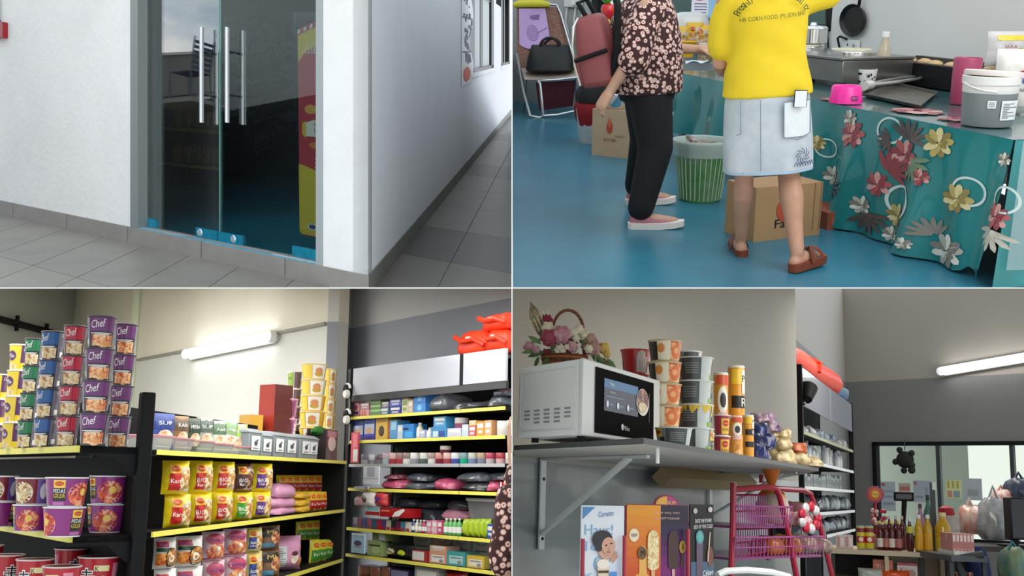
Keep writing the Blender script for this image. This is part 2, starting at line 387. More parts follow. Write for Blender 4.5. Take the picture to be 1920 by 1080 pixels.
# corridor windows
DK = mat('#16181b', .4); WG = glass_sheet('#7f9a94', 1.6)
for n, (a, b) in enumerate(((wn0, wn1), (wm0, wm1))):
    base = A2 @ Vector((a, 0, zb)); r = bpy.data.objects.new('window_%d' % (n+1), None); COL.objects.link(r); r.matrix_world = QA @ T(*base)
    struct(r, 'black framed sliding window in the corridor wall'); fw = .16*(b-a)
    fm = MB(A2)
    for x0, x1 in ((a, a+fw), (b-fw*.8, b)): fm.box((x0, .0, zb), (x1, .10, zb+1.5), DK)
    fm.box((a, .0, zb), (b, .10, zb+.05), DK); fm.box((a, 0, zb+1.45), (b, .1, zb+1.5), DK)
    fm.obj('window_frame', parent=r, base=base, sharp=30).matrix_local = Matrix()
    sm = MB(A2); mid = (a+b)/2
    sm.box((mid-fw*.35, .03, zb+.05), (mid+fw*.35, .08, zb+1.45), DK)
    sm.obj('sliding_sash', parent=r, base=base).matrix_local = Matrix()
    for x0, x1, d in ((a+fw, mid-fw*.3, .05), (mid+fw*.3, b-fw*.8, .07)):
        MB(A2).box((x0, d, zb+.05), (x1, d+.006, zb+1.45), WG).obj('pane', parent=r, base=base).matrix_local = Matrix()
    MB(A2).box((a-.1, -.02, zb-.06), (b+.1, .14, zb), PAINT2).obj('window_sill', parent=r, base=base).matrix_local = Matrix()
def local(o): o.matrix_local = Matrix(); return o
def apart(root, base, name, A, fn, sharp=40):
    m = MB(A); fn(m); return local(m.obj(name, parent=root, base=base, sharp=sharp))
# printed paper taped beside the window
pa0, pa1 = w2(864.5, 80)[0], w2(884, 80)[0]; z1 = w2(870, 160)[1]; z2 = ztop
PAPER = mat('#e9eaee', .6)
base = A2 @ Vector((pa0, 0, z1)); pr = tag(bpy.data.objects.new('notice_strip', None), 'long white printed notice taped to the corridor wall beside the window', 'notice'); COL.objects.link(pr); pr.matrix_world = QA @ T(*base)
def fn(m):
    def s_(u, v, off): return Vector((pa0+u*(pa1-pa0), -.006-off-.02*math.sin(v*9)*u*u, z1+v))
    m.grid(lambda u, v: s_(u*(1 if v > .12 else .93), v*(z2-z1), 0), 4, 14, PAPER)
    m.grid(lambda u, v: s_(u, v*(z2-z1), -.002), 4, 14, PAPER)
    g = random.Random(3)
    for k in range(46):
        u = .12+.75*g.random(); v = .25+(z2-z1-.3)*g.random(); m.drect(s_, u, v, min(.95, u+.06+.16*g.random()), v+.02+.07*g.random(), INK if k % 3 else mat('#5a6a86', .6), off=.004)
    for k in range(3): m.drect(s_, .05, .4+k*.42, .95, .415+k*.42, INK, off=.004)
    m.dell(s_, .45, .13, .3, .09, mat('#d8502e', .6), off=.005)
apart(pr, base, 'paper', A2, fn)
# ---- door frame and leaves
ALU = mat('#8f9593', .4, .3); ALU2 = mat('#aab0b0', .45, .2)
zt = sk-.005
def z_line(px, py): return w1(px, py)[1]
base = A1 @ Vector((xd0, 0, sk))
dr = bpy.data.objects.new('door_frame', None); COL.objects.link(dr); dr.matrix_world = QA @ T(*base); dr.name = 'door_1'
struct(dr, 'grey aluminium frame with a pair of frameless glass doors')
xj0 = w1(259, 300)[0]; xj1 = w1(593, 300)[0]; gd = .10
apart(dr, base, 'door_jamb', A1, lambda m: m.box((xd0, -.004, sk), (xj0, .16, ztop), ALU))
apart(dr, base, 'door_stop', A1, lambda m: m.box((xj0, gd-.02, sk), (w1(270, 300, gd)[0], gd+.06, ztop), mat('#6f7674', .4, .3)))
apart(dr, base, 'door_jamb', A1, lambda m: m.box((xj1, -.004, sk), (xd1, .16, ztop), ALU2))
apart(dr, base, 'hinge', A1, lambda m: m.box((w1(266, 320, gd)[0], gd-.03, w1(268, 355, gd)[1]), (w1(272, 320, gd)[0], gd-.02, w1(268, 328, gd)[1]), ALU))
FILM = mat('#2aa3c4', .18, .4, var=.25, vscale=25); FILM2 = mat('#7fbfd4', .25, .3, var=.2, vscale=14)
# threshold
apart(dr, base, 'threshold', A1, lambda m: (m.box((xd0, .0, sk), (xd1, .3, sk+.006), mat('#5fb1cc', .35, var=.2, vscale=9)), m.box((xd0+.0, .02, sk+.006), (w1(335, 430)[0], .12, sk+.008), mat('#bdbcc0', .4)), m.box((w1(505, 480)[0], .02, sk+.006), (xd1, .09, sk+.009), mat('#d6d3cc', .4))))
xm = w1(412, 250, gd)[0]; GLS = glass_sheet('#f0f6f4', 2.6)
EDGE = mat('#6fa39a', .2, alpha=.85)
for (g0, g1, h0, hi, inner) in ((w1(270.5, 300, gd)[0], xm-.004, 378, 400.5, 0), (xm+.004, xj1, 426, 448, 1)):
    bs = A1 @ Vector((g0, gd, sk+.012))
    lf = tag(bpy.data.objects.new('glass_door', None), ('clear glass door leaf next to the red snack standee' if inner else 'clear glass door leaf hinged beside the grey jamb, reflecting the sky'), 'door', 'pair of glass doors'); COL.objects.link(lf); lf.matrix_world = QA @ T(*bs)
    apart(lf, bs, 'pane', A1, lambda m: m.box((g0, gd, sk+.012), (g1, gd+.01, ztop), GLS))
    apart(lf, bs, 'glass_edge', A1, lambda m: m.box(((g1 if not inner else g0)-.003, gd-.001, sk+.012), ((g1 if not inner else g0)+.003, gd+.011, ztop), EDGE))
    hx = w1(h0, 140, gd-.06)[0]; hx2 = w1(hi, 140, gd+.07)[0]
    za, zb2 = w1(h0, 230, gd-.06)[1], w1(h0, 51, gd-.06)[1]
    for nm, x, y in (('pull_handle', hx, gd-.06), ('pull_handle', hx, gd+.075)):
        h = apart(lf, bs, nm, A1, lambda m: m.tube([(x, y, za), (x, y, zb2)], .0165, CHROME, 14))
        if y < gd:
            for zz in (w1(h0, 179, gd)[1], w1(h0, 99, gd)[1]):
                s_ = apart(h, bs, 'standoff', A1, lambda m: m.tube([(x, gd-.06, zz), (x, gd-.005, zz)], .009, mat('#3b3a38', .3, .8), 10))
                apart(h, bs, 'standoff_collar', A1, lambda m: m.tube([(x, gd+.012, zz), (x, gd+.07, zz)], .011, mat('#3b3a38', .3, .8), 10))
    # patch fittings
    if not inner:
        f0 = [(w1(257, 410, gd)[0], w1(292, 410, gd)[0]), (w1(371, 440, gd)[0], xm-.006)]
    else: f0 = [(xm+.006, w1(453, 440, gd)[0]), (w1(552, 470, gd)[0], xj1)]
    for q, (x0, x1) in enumerate(f0):
        p = apart(lf, bs, 'patch_fitting', A1, lambda m: m.box((x0, gd-.02, sk+.010), (x1, gd+.03, sk+.085), FILM))
        if (q == 1) != bool(inner):
            xc = x0+.06 if not inner else x1-.07
            apart(p, bs, 'lock_cover', A1, lambda m: m.lathe([(.0, 0), (.03, .0), (.024, .008), (0, .011)], mat('#c9d7dc', .25, .6), 12, T(xc, gd-.02, sk+.05) @ RX(90)))
# ---- fire alarm box and pipe
bx = w1(0, 58); bx2 = w1(15, 58)
base = A1 @ Vector((bx[0], 0, w1(8, 72)[1]))
al = tag(bpy.data.objects.new('fire_alarm_box', None), 'small red alarm box mounted on the white wall', 'alarm box'); COL.objects.link(al); al.matrix_world = QA @ T(*base)
zl, zh = w1(8, 72)[1], w1(8, 43)[1]
apart(al, base, 'housing', A1, lambda m: m.box((bx[0]-.09, -.05, zl), (bx2[0], 0, zh), mat('#a3202c', .35)))
apart(al, base, 'conduit', A1, lambda m: m.tube([(bx[0]+.012, -.02, zh), (bx[0]+.012, -.02, ztop)], .012, DK))
apart(al, base, 'conduit_nut', A1, lambda m: m.tube([(bx[0]+.012, -.02, zh), (bx[0]+.012, -.02, zh+.03)], .018, DK))
# ---- inside the shop behind the glass
BLUEF = mat('#3a9cbc', .35, var=.25, vscale=1.2, detail=5)
AI = aff(C0, dL, nL)
p_in = A1 @ Vector((xd0-1.5, .14, sk))
m = MB()
far = 13.0
q = [A1 @ Vector((xd0-3.2, .14, sk)), A1 @ Vector((-.16, .14, sk)), A1 @ Vector((-.16, .14, sk))+dR*far, A1 @ Vector((xd0-3.2, .14, sk))+dR*far]
m.quad(q, BLUEF); fi = struct(m.obj('floor_shop', base=C0, M=QA), 'blue painted shop floor behind the glass doors')
m = MB(); up = Vector((0, 0, 2.6)); INW = mat('#c3c8ca', .8)
m.quad([q[3], q[2], q[2]+up, q[3]+up], INW); m.quad([q[0], q[3], q[3]+up, q[0]+up], INW); m.quad([q[1], q[2], q[2]+up, q[1]+up], INW)
struct(m.obj('wall_shop_back', base=C0, M=QA), 'grey inner wall of the dark shop')
m = MB()
zc = Vector((0, 0, 2.45)); cq = [A1 @ Vector((x_end-2.5, 0, sk)), A1 @ Vector((0, 0, sk)), A1 @ Vector((0, 0, sk))+dR*far, A1 @ Vector((x_end-2.5, 0, sk))+dR*far]
m.quad([p+zc-Vector((0, 0, .25)) for p in cq][::-1], INW); m.quad([p+zc for p in cq], INW); struct(m.obj('shade_roof', base=C0, M=QA), 'unseen flat roof added to keep the shop dark')  # out of view, put in to block the sky and darken the interior

# ---- what the glass mirrors: parapet, platform, opposite column
PG = A1 @ Vector((0, gd, 0))
def refl(px, py, dist):
    d = ray(QA, px, py); P = hit(QA, px, py, PG, nl); r = d-2*d.dot(nl)*nl; k = dist/abs(r.dot(nl)); return P+r*k
CONC = mat('#9a9791', .9, var=.2, vscale=3, detail=6); COPE = mat('#e6e4de', .8)
a, b = refl(255, 190, 2.0), refl(440, 172, 3.6)
a2, b2 = refl(255, 110, 2.0), refl(440, 103, 3.6)
lo = lambda p: Vector((p.x, p.y, .02))
out = (b-a); out.z = 0; out = Vector((out.y, -out.x, 0)).normalized()
if (a-PG).dot(nl)*out.dot(nl) < 0: out = -out
tk = out*.12
m = MB(); m.add([a, b, b2, a2, a+tk, b+tk, b2+tk, a2+tk], [(0, 1, 2, 3), (4, 7, 6, 5), (3, 2, 6, 7), (0, 3, 7, 4), (1, 5, 6, 2), (0, 4, 5, 1)], CONC)
u = Vector((0, 0, .03)); m.add([p for p in (a2, b2, b2+u, a2+u)]+[p+tk*1.3 for p in (a2, b2, b2+u, a2+u)], [(0, 1, 2, 3), (4, 7, 6, 5), (3, 2, 6, 7), (0, 3, 7, 4), (1, 5, 6, 2), (0, 4, 5, 1)], COPE)
c, d_ = refl(255, 204, 1.9), refl(440, 184, 3.5)
m.add([c, d_, b, a], [(0, 1, 2, 3)], COPE)
m.add([lo(c), lo(d_), d_, c], [(0, 1, 2, 3)], mat('#3d3c3c', .8))  # dark sheet stands in for the dark pavement in the mirror image
struct(m.obj('wall_parapet', base=lo(a), M=QA), 'concrete parapet with white coping facing the doors')
e0, e1 = refl(432, 150, 3.3), refl(640, 150, 3.3); e0 = lo(e0); e1 = lo(e1); tkk = out*.4
m = MB(); zk = refl(500, 200, 3.3).z
for za, zz_, cc_ in ((.02, zk, '#1f2426'), (zk, 5, '#9da3a2')):  # dark lower part added so the lower mirror image turns dark
    P = [Vector((p.x, p.y, z)) for z in (za, zz_) for p in (e0, e1, e1+tkk, e0+tkk)]; m.add(P, [(0, 1, 5, 4), (1, 2, 6, 5), (2, 3, 7, 6), (3, 0, 4, 7), (0, 3, 2, 1), (4, 5, 6, 7)], mat(cc_, .8))
struct(m.obj('wall_opposite', base=e0, M=QA), 'grey wall across the corridor, mirrored in the doors')
# chair standing in front of the parapet
cc = refl(372, 196, 2.35); cx = (b-a).normalized(); cx.z = 0; MC = basis(cc, cx); CHR = mat('#5a6273', .4, .3)
ch = tag(bpy.data.objects.new('slatted_chair', None), 'grey metal chair with slatted back by the parapet', 'chair'); COL.objects.link(ch); ch.matrix_world = QA @ MC @ Matrix.Scale(.8, 4)
for k in range(6): MB().box((-.2, .17+.012*k, .46+k*.07), (.2, .185+.012*k, .50+k*.07), CHR).obj('back_slat', parent=ch)
for k in range(5): MB().box((-.2, -.2+k*.08, .42), (.2, -.14+k*.08, .435), CHR).obj('seat_slat', parent=ch)
for x in (-.2, .2):
    MB().tube([(x, .2, 0), (x, .17, .44), (x, .25, .9)], .012, CHR).obj('leg', parent=ch)
    MB().tube([(x, -.22, 0), (x, -.2, .43)], .012, CHR).obj('leg', parent=ch)
MB().box((-.45, -.4, -.06), (.45, .4, 0), CONC).obj('plinth', parent=ch)
# ---- snack standee inside the doors
sx0, sx1 = w1(557, 240, .34)[0], w1(610, 240, .34)[0]; s0, s1 = w1(570, 441, .34)[1], w1(592, 36, .34)[1]
hw = sx1-sx0; base = A1 @ Vector((sx0, .34, s0))
SR = mat('#c23a4a', .5); SY = mat('#e3c942', .5); ST = mat('#f0eee6', .5)
st = tag(bpy.data.objects.new('snack_standee', None), 'red and yellow snack tube cardboard standee behind the glass doors', 'standee'); COL.objects.link(st); st.matrix_world = QA @ T(*base)
hh = s1-s0
def sf(u, v, off): return Vector((sx0+u*hw, .34-off, s0+v*hh))
def fn(m):
    ol = [(.10, .02), (.16, 0), (1, 0), (1, .985), (.9, 1), (.5, .985), (.12, .962), (.0, .945), (.02, .93), (.06, .5)]
    m.prism([(sx0+x*hw, s0+z*hh) for x, z in ol], .02, SR, y0=.34)
apart(st, base, 'board', A1, fn)
def fn(m):
    m.dpoly(sf, [(.035, .80), (.3, .85), (.6, .87), (1, .88), (1, .965), (.5, .955), (.03, .925)], SY, off=.002)
    m.dpoly(sf, [(.10, .02), (.16, .004), (1, .004), (1, .26), (.6, .31), (.07, .33)], SY, off=.002)
    for k in range(4): m.dpoly(sf, [(.02+k*.22, .932+k*.012), (.12+k*.22, .938+k*.012), (.12+k*.22, .957+k*.012), (.03+k*.22, .95+k*.012)], ST, off=.003)
    m.dtext(sf, 'FUN!', .62, .885, .018, ST, off=.004, w=.5, rot=2); m.dtext(sf, 'GILA', .62, .855, .026, ST, off=.004, w=.7)
    m.dell(sf, .95, .78, .14, .035, ST, off=.003); m.dell(sf, .92, .69, .16, .04, ST, off=.003); m.dell(sf, .95, .78, .1, .024, SR, off=.004)
    m.dell(sf, .5, .585, .22, .022, mat('#e8b25a', .5), off=.003)
    m.dpoly(sf, [(.3, .46), (1, .46), (1, .54), (.55, .535), (.3, .52)], ST, off=.003); m.dpoly(sf, [(.2, .47), (.34, .45), (.34, .53), (.2, .52)], SY, off=.004)
    m.dtext(sf, 'PER', .78, .515, .014, SR, off=.005, w=.3); m.dtext(sf, 'NOR', .8, .487, .02, SR, off=.005, w=.34)
    m.dell(sf, .6, .42, .16, .015, mat('#e0853f', .5), off=.003)
    for k in range(4): m.dell(sf, .75, .36-k*.02, .1, .006, ST, off=.003)
    m.dell(sf, .56, .045, .17, .016, ST, off=.003); m.dell(sf, .56, .045, .12, .011, mat('#3a4a8a', .5), off=.004)
apart(st, base, 'print', A1, fn)
apart(st, base, 'foot', A1, lambda m: m.box((sx0+.1*hw, .36, s0), (sx1, .5, s0+.02), SR))
# ---- shelves in the dim shop
def dim_shelf(px0, px1, Y0, Y1, zs, label):
    p0 = Vector(((px0-960)/F*Y0, Y0, 0)); p1 = Vector(((px1-960)/F*Y1, Y1, 0)); d = p1-p0; ln = d.length; Mx = basis(p0, d)
    zfl = [S*p0.y-H0+sk]
    Mx.translation.z = zfl[0]; r = thing('display_shelf', label, 'shelf', QA @ Mx, 'shelves in the dim shop'); sl = S*d.y/ln
    top = zs[-1]+.25
    MB().box((0, .36, 0), (ln, .40, top+sl*ln), BLK).obj('back_panel', parent=r)
    for x in (0, ln): MB().box((x-.02, .3, 0), (x+.02, .44, top+sl*x), BLK).obj('upright', parent=r)
    for z in zs:
        q = MB(); q.add([(0, 0, z), (ln, 0, z+sl*ln), (ln, .38, z+sl*ln), (0, .38, z), (0, 0, z+.03), (ln, 0, z+sl*ln+.03), (ln, .38, z+sl*ln+.03), (0, .38, z+.03)], [(3,2,1,0),(4,5,6,7),(0,1,5,4),(1,2,6,5),(2,3,7,6),(3,0,4,7)], BLK); so = q.obj('shelf', parent=r)
        q = MB(); q.add([(0, -.012, z), (ln, -.012, z+sl*ln), (ln, -.002, z+sl*ln), (0, -.002, z), (0, -.012, z+.035), (ln, -.012, z+sl*ln+.035), (ln, -.002, z+sl*ln+.035), (0, -.002, z+.035)], [(3,2,1,0),(4,5,6,7),(0,1,5,4),(1,2,6,5),(2,3,7,6),(3,0,4,7)], YEL); q.obj('price_strip', parent=so)
    return r, Mx, ln, sl
# ================================================================== PRODUCT LIBRARY (front looks towards -y, base at z = 0)
def G(c, r=.32): return mat(c, r, coat=.25)
def cone_surf(rb, rt, h):
    def s(u, v, off):
        r = rb+(rt-rb)*max(0, min(1, v/h))+off+.0006; a = u/((rb+rt)/2); return Vector((r*math.sin(a), -r*math.cos(a), v))
    return s
_CUP = {}
def cup_mesh(kind, rb, rt, h, body, rim, deco, lid=None, n=28):
    if kind in _CUP: return _CUP[kind]
    m = MB(); m.lathe([(rb*.93, .004), (rb, 0), (rb+.0012, .004), (rt, h-.005), (rt+.0035, h-.0045), (rt+.004, h-.001), (rt+.002, h), (rt-.004, h-.0012), (.001, h-.0012)],
            [rim, rim, body, rim, rim, rim, rim, lid or rim], n)
    deco(m, cone_surf(rb+.0012, rt, h), (rb+rt)/2*math.pi, h)
    _CUP[kind] = m.mesh('cup_'+kind, 50); return _CUP[kind]
def chef(color, dark, fc, script='Chef', rot=0):
    def deco(m, s, U, h):
        D = G(dark); C = G(color); I = G('#6d6b7a'); Wt = G('#f1efec'); fd = food(*fc, scale=55)
        sh = rot*U
        for k in (0, 1):
            o = sh+k*U
            m.drect(s, o-.078, h*.52, o+.030, h*.94, C, 8, 1); m.drect(s, o-.078, .004, o+.030, h*.5, D, 8, 1)
            m.drect(s, o-.05, .006, o+.026, h*.40, fd, 6, 2, .0009); m.dell(s, o-.008, h*.2, .026, h*.2, fd, 14, .0012)
            m.drect(s, o-.055, h*.44, o+.018, h*.465, Wt, 4, 1, .001); m.drect(s, o-.04, h*.405, o+.01, h*.425, Wt, 4, 1, .001)
            m.drect(s, o+.032, .006, o+.078, h*.94, I, 6, 1); m.drect(s, o+.045, .012, o+.07, h*.28, Wt, 3, 1, .001)
            for q in range(5): m.drect(s, o+.042, h*(.5+q*.06), o+.07, h*(.52+q*.06), G('#45434f'), 3, 1, .001)
            m.dtext(s, script, o-.03, h*.75, h*.24, Wt, w=.045, italic=.2, rot=8); m.dtext(s, script, o+.06, h*.86, h*.09, Wt, w=.02, italic=.2)
    return deco
RIMD = mat('#4a4752', .35); RIMW = mat('#ecebe8', .35)
F_RED = ('#e8a060', '#b84a2c', '#f3dcb8'); F_CREAM = ('#e7cf9a', '#a8703c', '#f4ecd4'); F_HOT = ('#e2603a', '#9a2418', '#f2b890')
CUPS = {}
def make_cups():
    for k, (c, d, f, r) in {'purple': ('#6c2d6d', '#2e1f36', F_RED, .35), 'purple2': ('#6a2c6c', '#33283f', F_RED, .1), 'red': ('#b8253f', '#6a1c28', F_CREAM, .2), 'blue': ('#1f5a9a', '#182b44', F_CREAM, .05), 'green': ('#2b7a4f', '#1f3a2c', F_CREAM, .12)}.items():
        CUPS[k] = cup_mesh(k, .0375, .0485, .106, G(d), RIMD, chef(c, d, f, rot=r))
    def yd(m, s, U, h):
        Y = G('#e2c63a'); P = G('#5b3560')
        for k in (0, 1):
            o = k*U
            m.drect(s, o-.08, .004, o+.028, h*.95, Y, 8, 1); m.drect(s, o+.03, h*.28, o+.078, h*.95, P, 6, 1); m.drect(s, o+.03, .004, o+.078, h*.27, Y, 6, 1)
            m.dell(s, o-.02, h*.55, .026, h*.2, P, 14, .001); m.dell(s, o-.02, h*.14, .03, h*.12, food(*F_CREAM, scale=55), 12, .001)
            m.dtext(s, 'Mie', o-.02, h*.55, h*.16, G('#f1efec'), w=.032); m.dtext(s, 'Chef', o+.055, h*.8, h*.12, G('#f1efec'), w=.028, italic=.2)
    CUPS['yellow'] = cup_mesh('yellow', .0375, .0485, .106, G('#d9bd3a'), RIMW, yd)
    def pd(face):
        def f(m, s, U, h):
            P = G('#8a2a78'); K = G('#26211f'); fd = food(*F_HOT, scale=40); Wt = G('#f3f0e8'); Y = G('#ecc73c')
            for k in (0, 1):
                o = k*U+face
                m.drect(s, o-.11, .006, o+.10, h*.93, P, 12, 1); m.dell(s, o+.012, h*.42, .05, h*.40, fd, 18, .001); m.dell(s, o+.02, h*.5, .014, h*.13, G('#f0c85a'), 10, .0014)
                m.drect(s, o-.088, h*.64, o-.048, h*.9, Y, 4, 1, .001); m.dell(s, o-.068, h*.78, .016, h*.075, G('#c62a22'), 12, .0014); m.dtext(s, 'MAGGI', o-.068, h*.78, h*.05, Y, w=.024, off=.0018)
                m.drect(s, o-.092, h*.2, o-.044, h*.62, K, 4, 1, .001); m.dtext(s, 'PEDAS', o-.068, h*.53, h*.13, Wt, w=.042); m.dtext(s, 'GILER', o-.068, h*.37, h*.13, Y, w=.042)
                m.drect(s, o-.092, h*.06, o-.05, h*.17, G('#b069a8'), 3, 1, .001)
        return f
    for i, fa in enumerate((.07, .0, -.05)): CUPS['bowl%d' % i] = cup_mesh('bowl%d' % i, .059, .0715, .1, G('#7c2a6c'), RIMW, pd(fa))
    def cu(m, s, U, h):
        K = G('#7b1b2c'); Wt = G('#f1efec'); V = G('#6a4f9a'); fd = food(*F_CREAM, scale=40)
        for k in (0, 1):
            o = k*U; m.drect(s, o-.11, .006, o+.02, h*.93, K, 8, 1); m.dell(s, o-.03, h*.45, .045, h*.4, fd, 16, .001); m.drect(s, o+.03, .006, o+.10, h*.93, V, 6, 1)
            m.dtext(s, 'Cup', o+.0, h*.5, h*.2, Wt, w=.03, off=.002); m.dell(s, o+.06, h*.5, .018, h*.3, G('#d8d6dc'), 12, .001)
    CUPS['bowl_cup'] = cup_mesh('bowl_cup', .059, .0715, .1, G('#7b1b2c'), RIMW, cu)
    def shin(var):
        def f(m, s, U, h):
            Rd = G('#b3202c'); K = G('#191616'); Wt = G('#f1efec'); Pk = G('#e08aa0'); fd = food(*F_HOT, scale=40)
            for k in (0, 1):
                o = k*U+var; m.drect(s, o-.03, h*.1, o+.015, h*.55, K, 3, 1); m.dtext(s, 'K', o+.03, h*.72, h*.12, K, off=.002); m.drect(s, o+.02, h*.66, o+.07, h*.8, G('#e8dca0'), 3, 1, .001)
                # brush character
                for x0, y0, x1, y1 in ((-.02, .62, .02, .655), (-.003, .52, .003, .72), (-.028, .5, .028, .535), (-.018, .4, .018, .43), (-.003, .22, .004, .52), (-.024, .31, .024, .34)):
                    m.drect(s, o-.005+x0, h*y0, o-.005+x1, h*y1, K, 2, 1, .0014); m.drect(s, o-.005+x0-.003, h*y0-.003, o-.005+x1+.003, h*y1+.003, Wt, 2, 1, .001)
                m.dell(s, o+.05, h*.4, .022, h*.16, G('#e0a24a'), 12, .001); m.drect(s, o+.085, h*.1, o+.12, h*.85, Pk, 3, 1, .001); m.drect(s, o-.1, .006, o-.06, h*.4, fd, 3, 1, .001)
        return f
    for i, v in enumerate((0, .05, -.06)): CUPS['shin%d' % i] = cup_mesh('shin%d' % i, .055, .069, .12, G('#b3202c'), mat('#d8c7c4', .35), shin(v), lid=mat('#5b1c22', .4))
    def ly(m, s, U, h):
        Wt = G('#f0ece0')
        for k in (0, 1):
            o = k*U; m.drect(s, o-.1, h*.1, o-.02, h*.9, G('#e9c54a'), 6, 1); m.drect(s, o-.015, h*.08, o+.06, h*.92, Wt, 6, 1); m.dell(s, o+.02, h*.55, .022, h*.2, mat('#d6905a', .4), 12, .0012)
            m.dell(s, o+.02, h*.34, .026, h*.16, G('#c9a23a'), 12, .001)
    CUPS['tub_yellow'] = cup_mesh('tub_yellow', .055, .068, .09, G('#e0ad34'), mat('#f0d27c', .35), ly)
    CUPS['tub_clear'] = cup_mesh('tub_clear', .055, .068, .09, G('#d9cfa8'), mat('#f0d27c', .35), ly)
    def lp(m, s, U, h):
        for k in (0, 1):
            o = k*U; m.drect(s, o-.1, h*.06, o-.03, h*.9, G('#d9c3d8'), 6, 1); m.drect(s, o-.02, h*.06, o+.09, h*.9, G('#d889ae'), 6, 1); m.dell(s, o+.02, h*.5, .024, h*.26, G('#f2dcc8'), 12, .0012); m.dell(s, o+.02, h*.66, .02, h*.1, G('#7b3a5c'), 10, .0016)
            m.drect(s, o+.06, h*.1, o+.085, h*.9, G('#8c4a6c'), 2, 1, .001)
    CUPS['tub_pink'] = cup_mesh('tub_pink', .055, .07, .09, G('#cf86ac'), mat('#e9b6cd', .35), lp)
    def lg(m, s, U, h):
        for k in (0, 1):
            o = k*U; m.drect(s, o-.03, h*.1, o+.03, h*.9, G('#93b04a'), 6, 1); m.drect(s, o+.035, h*.05, o+.08, h*.95, G('#6d5560'), 4, 1); m.dtext(s, 'mee', o, h*.6, h*.14, G('#5b7a22'), w=.03)
    CUPS['cup_clear'] = cup_mesh('cup_clear', .038, .048, .092, G('#cfd6cd'), RIMW, lg)
    # cups of the wall shelf in the till corner
    def orange(m, s, U, h):
        fd = food('#e8843a', '#c2481c', '#f8d8a0', 34)
        for k in (0, 1):
            o = k*U; m.drect(s, o-.09, .006, o-.045, h*.9, G('#2a211c'), 4, 1); m.drect(s, o-.042, .006, o+.02, h*.9, G('#efe2c4'), 6, 1); m.dell(s, o-.03, h*.6, .014, h*.22, G('#e08a3c'), 10, .001)
            m.drect(s, o+.005, .006, o+.09, h*.92, fd, 8, 2, .0008); m.dell(s, o+.035, h*.45, .026, h*.34, G('#e2702c'), 14, .0012); m.dell(s, o+.03, h*.5, .012, h*.14, G('#f5b06a'), 10, .0014); m.dpoly(s, [(o+.0, .006), (o+.05, .006), (o+.03, h*.22)], G('#2a211c'), .0014)
    CUPS['orange'] = cup_mesh('orange', .050, .062, .09, G('#e9d8b0'), mat('#c9b98e', .4), orange)
    def silver(var):
        def f(m, s, U, h):
            K = G('#4c5250'); Wt = G('#cfd6d2'); Y = G('#e4c037')
            for k in (0, 1):
                o = k*U; m.drect(s, o-.095, h*.04, o-.02, h*.94, K, 6, 1); m.drect(s, o-.02, h*.02, o+.03, h*.94, Wt, 5, 1)
                m.drect(s, o+.04, h*.5, o+.07, h*.92, Y, 3, 1); m.dell(s, o+.055, h*.74, .012, h*.1, G('#c62a22'), 10, .001); m.drect(s, o+.02, h*.06, o+.06, h*.26, G('#86a83e'), 3, 1, .001); m.drect(s, o+.06, h*.06, o+.08, h*.5, G('#3a2c22'), 2, 1, .001)
                for q in range(5): m.drect(s, o-.08, h*(.3+q*.1), o-.03, h*(.34+q*.1), G('#8b918e'), 4, 1, .001)
                if var:
                    n = 12
                    for q in range(n):
                        u0 = o-U*.5+q*U/n; m.dpoly(s, [(u0, h*.7), (u0+U/n*.5, h*.60+.02*(q % 3)), (u0+U/n, h*.7), (u0+U/n, h*.95), (u0, h*.95)], Y, .0016)
        return f
    CUPS['silver'] = cup_mesh('silver', .050, .063, .092, G('#7d8684'), RIMW, silver(0)); CUPS['silver_yellow'] = cup_mesh('silver_yellow', .050, .063, .092, G('#8b908c'), RIMW, silver(1))
    def redcup(m, s, U, h):
        for k in (0, 1):
            o = k*U; m.drect(s, o-.02, .006, o+.03, h*.7, G('#c9c6c2'), 5, 1); m.dell(s, o+.0, h*.75, .018, h*.2, G('#d9d6d2'), 12, .001); m.drect(s, o+.04, h*.1, o+.08, h*.5, G('#4a1014'), 4, 1); m.dtext(s, 'OK', o+.055, h*.55, h*.14, G('#f1efec'), w=.02)
    CUPS['red_tub'] = cup_mesh('red_tub', .046, .06, .092, G('#b01c20'), mat('#d04a44', .4), redcup)
    def mcup(m, s, U, h):
        for k in (0, 1):
            o = k*U; m.drect(s, o-.022, h*.08, o+.03, h*.82, G('#e8c03c'), 4, 1); m.dell(s, o+.004, h*.6, .02, h*.16, G('#c62a22'), 12, .001); m.dtext(s, 'MAGGI', o+.004, h*.6, h*.07, G('#f3d24a'), w=.03, off=.0018)
            m.dtext(s, 'KARI', o+.004, h*.3, h*.14, G('#8a1c1c'), w=.04); m.drect(s, o+.04, h*.06, o+.075, h*.9, G('#c5808c'), 3, 1)
    CUPS['maggi_cup'] = cup_mesh('maggi_cup', .037, .047, .105, G('#a03440'), RIMW, mcup)
    def pedas(m, s, U, h):
        for k in (0, 1):
            o = k*U; m.drect(s, o-.09, h*.62, o+.08, h*.95, G('#e4c037'), 8, 1); m.dell(s, o+.02, h*.78, .016, h*.08, G('#c62a22'), 10, .001); m.drect(s, o-.015, h*.05, o+.06, h*.6, G('#201a16'), 4, 1); m.dtext(s, 'PEDAS', o+.02, h*.46, h*.15, G('#f3efe2'), w=.05); m.dtext(s, 'GILER', o+.02, h*.24, h*.15, G('#e4c037'), w=.05)
    CUPS['pedas'] = cup_mesh('pedas', .05, .060, .09, G('#8b908c'), RIMW, pedas)
make_cups()
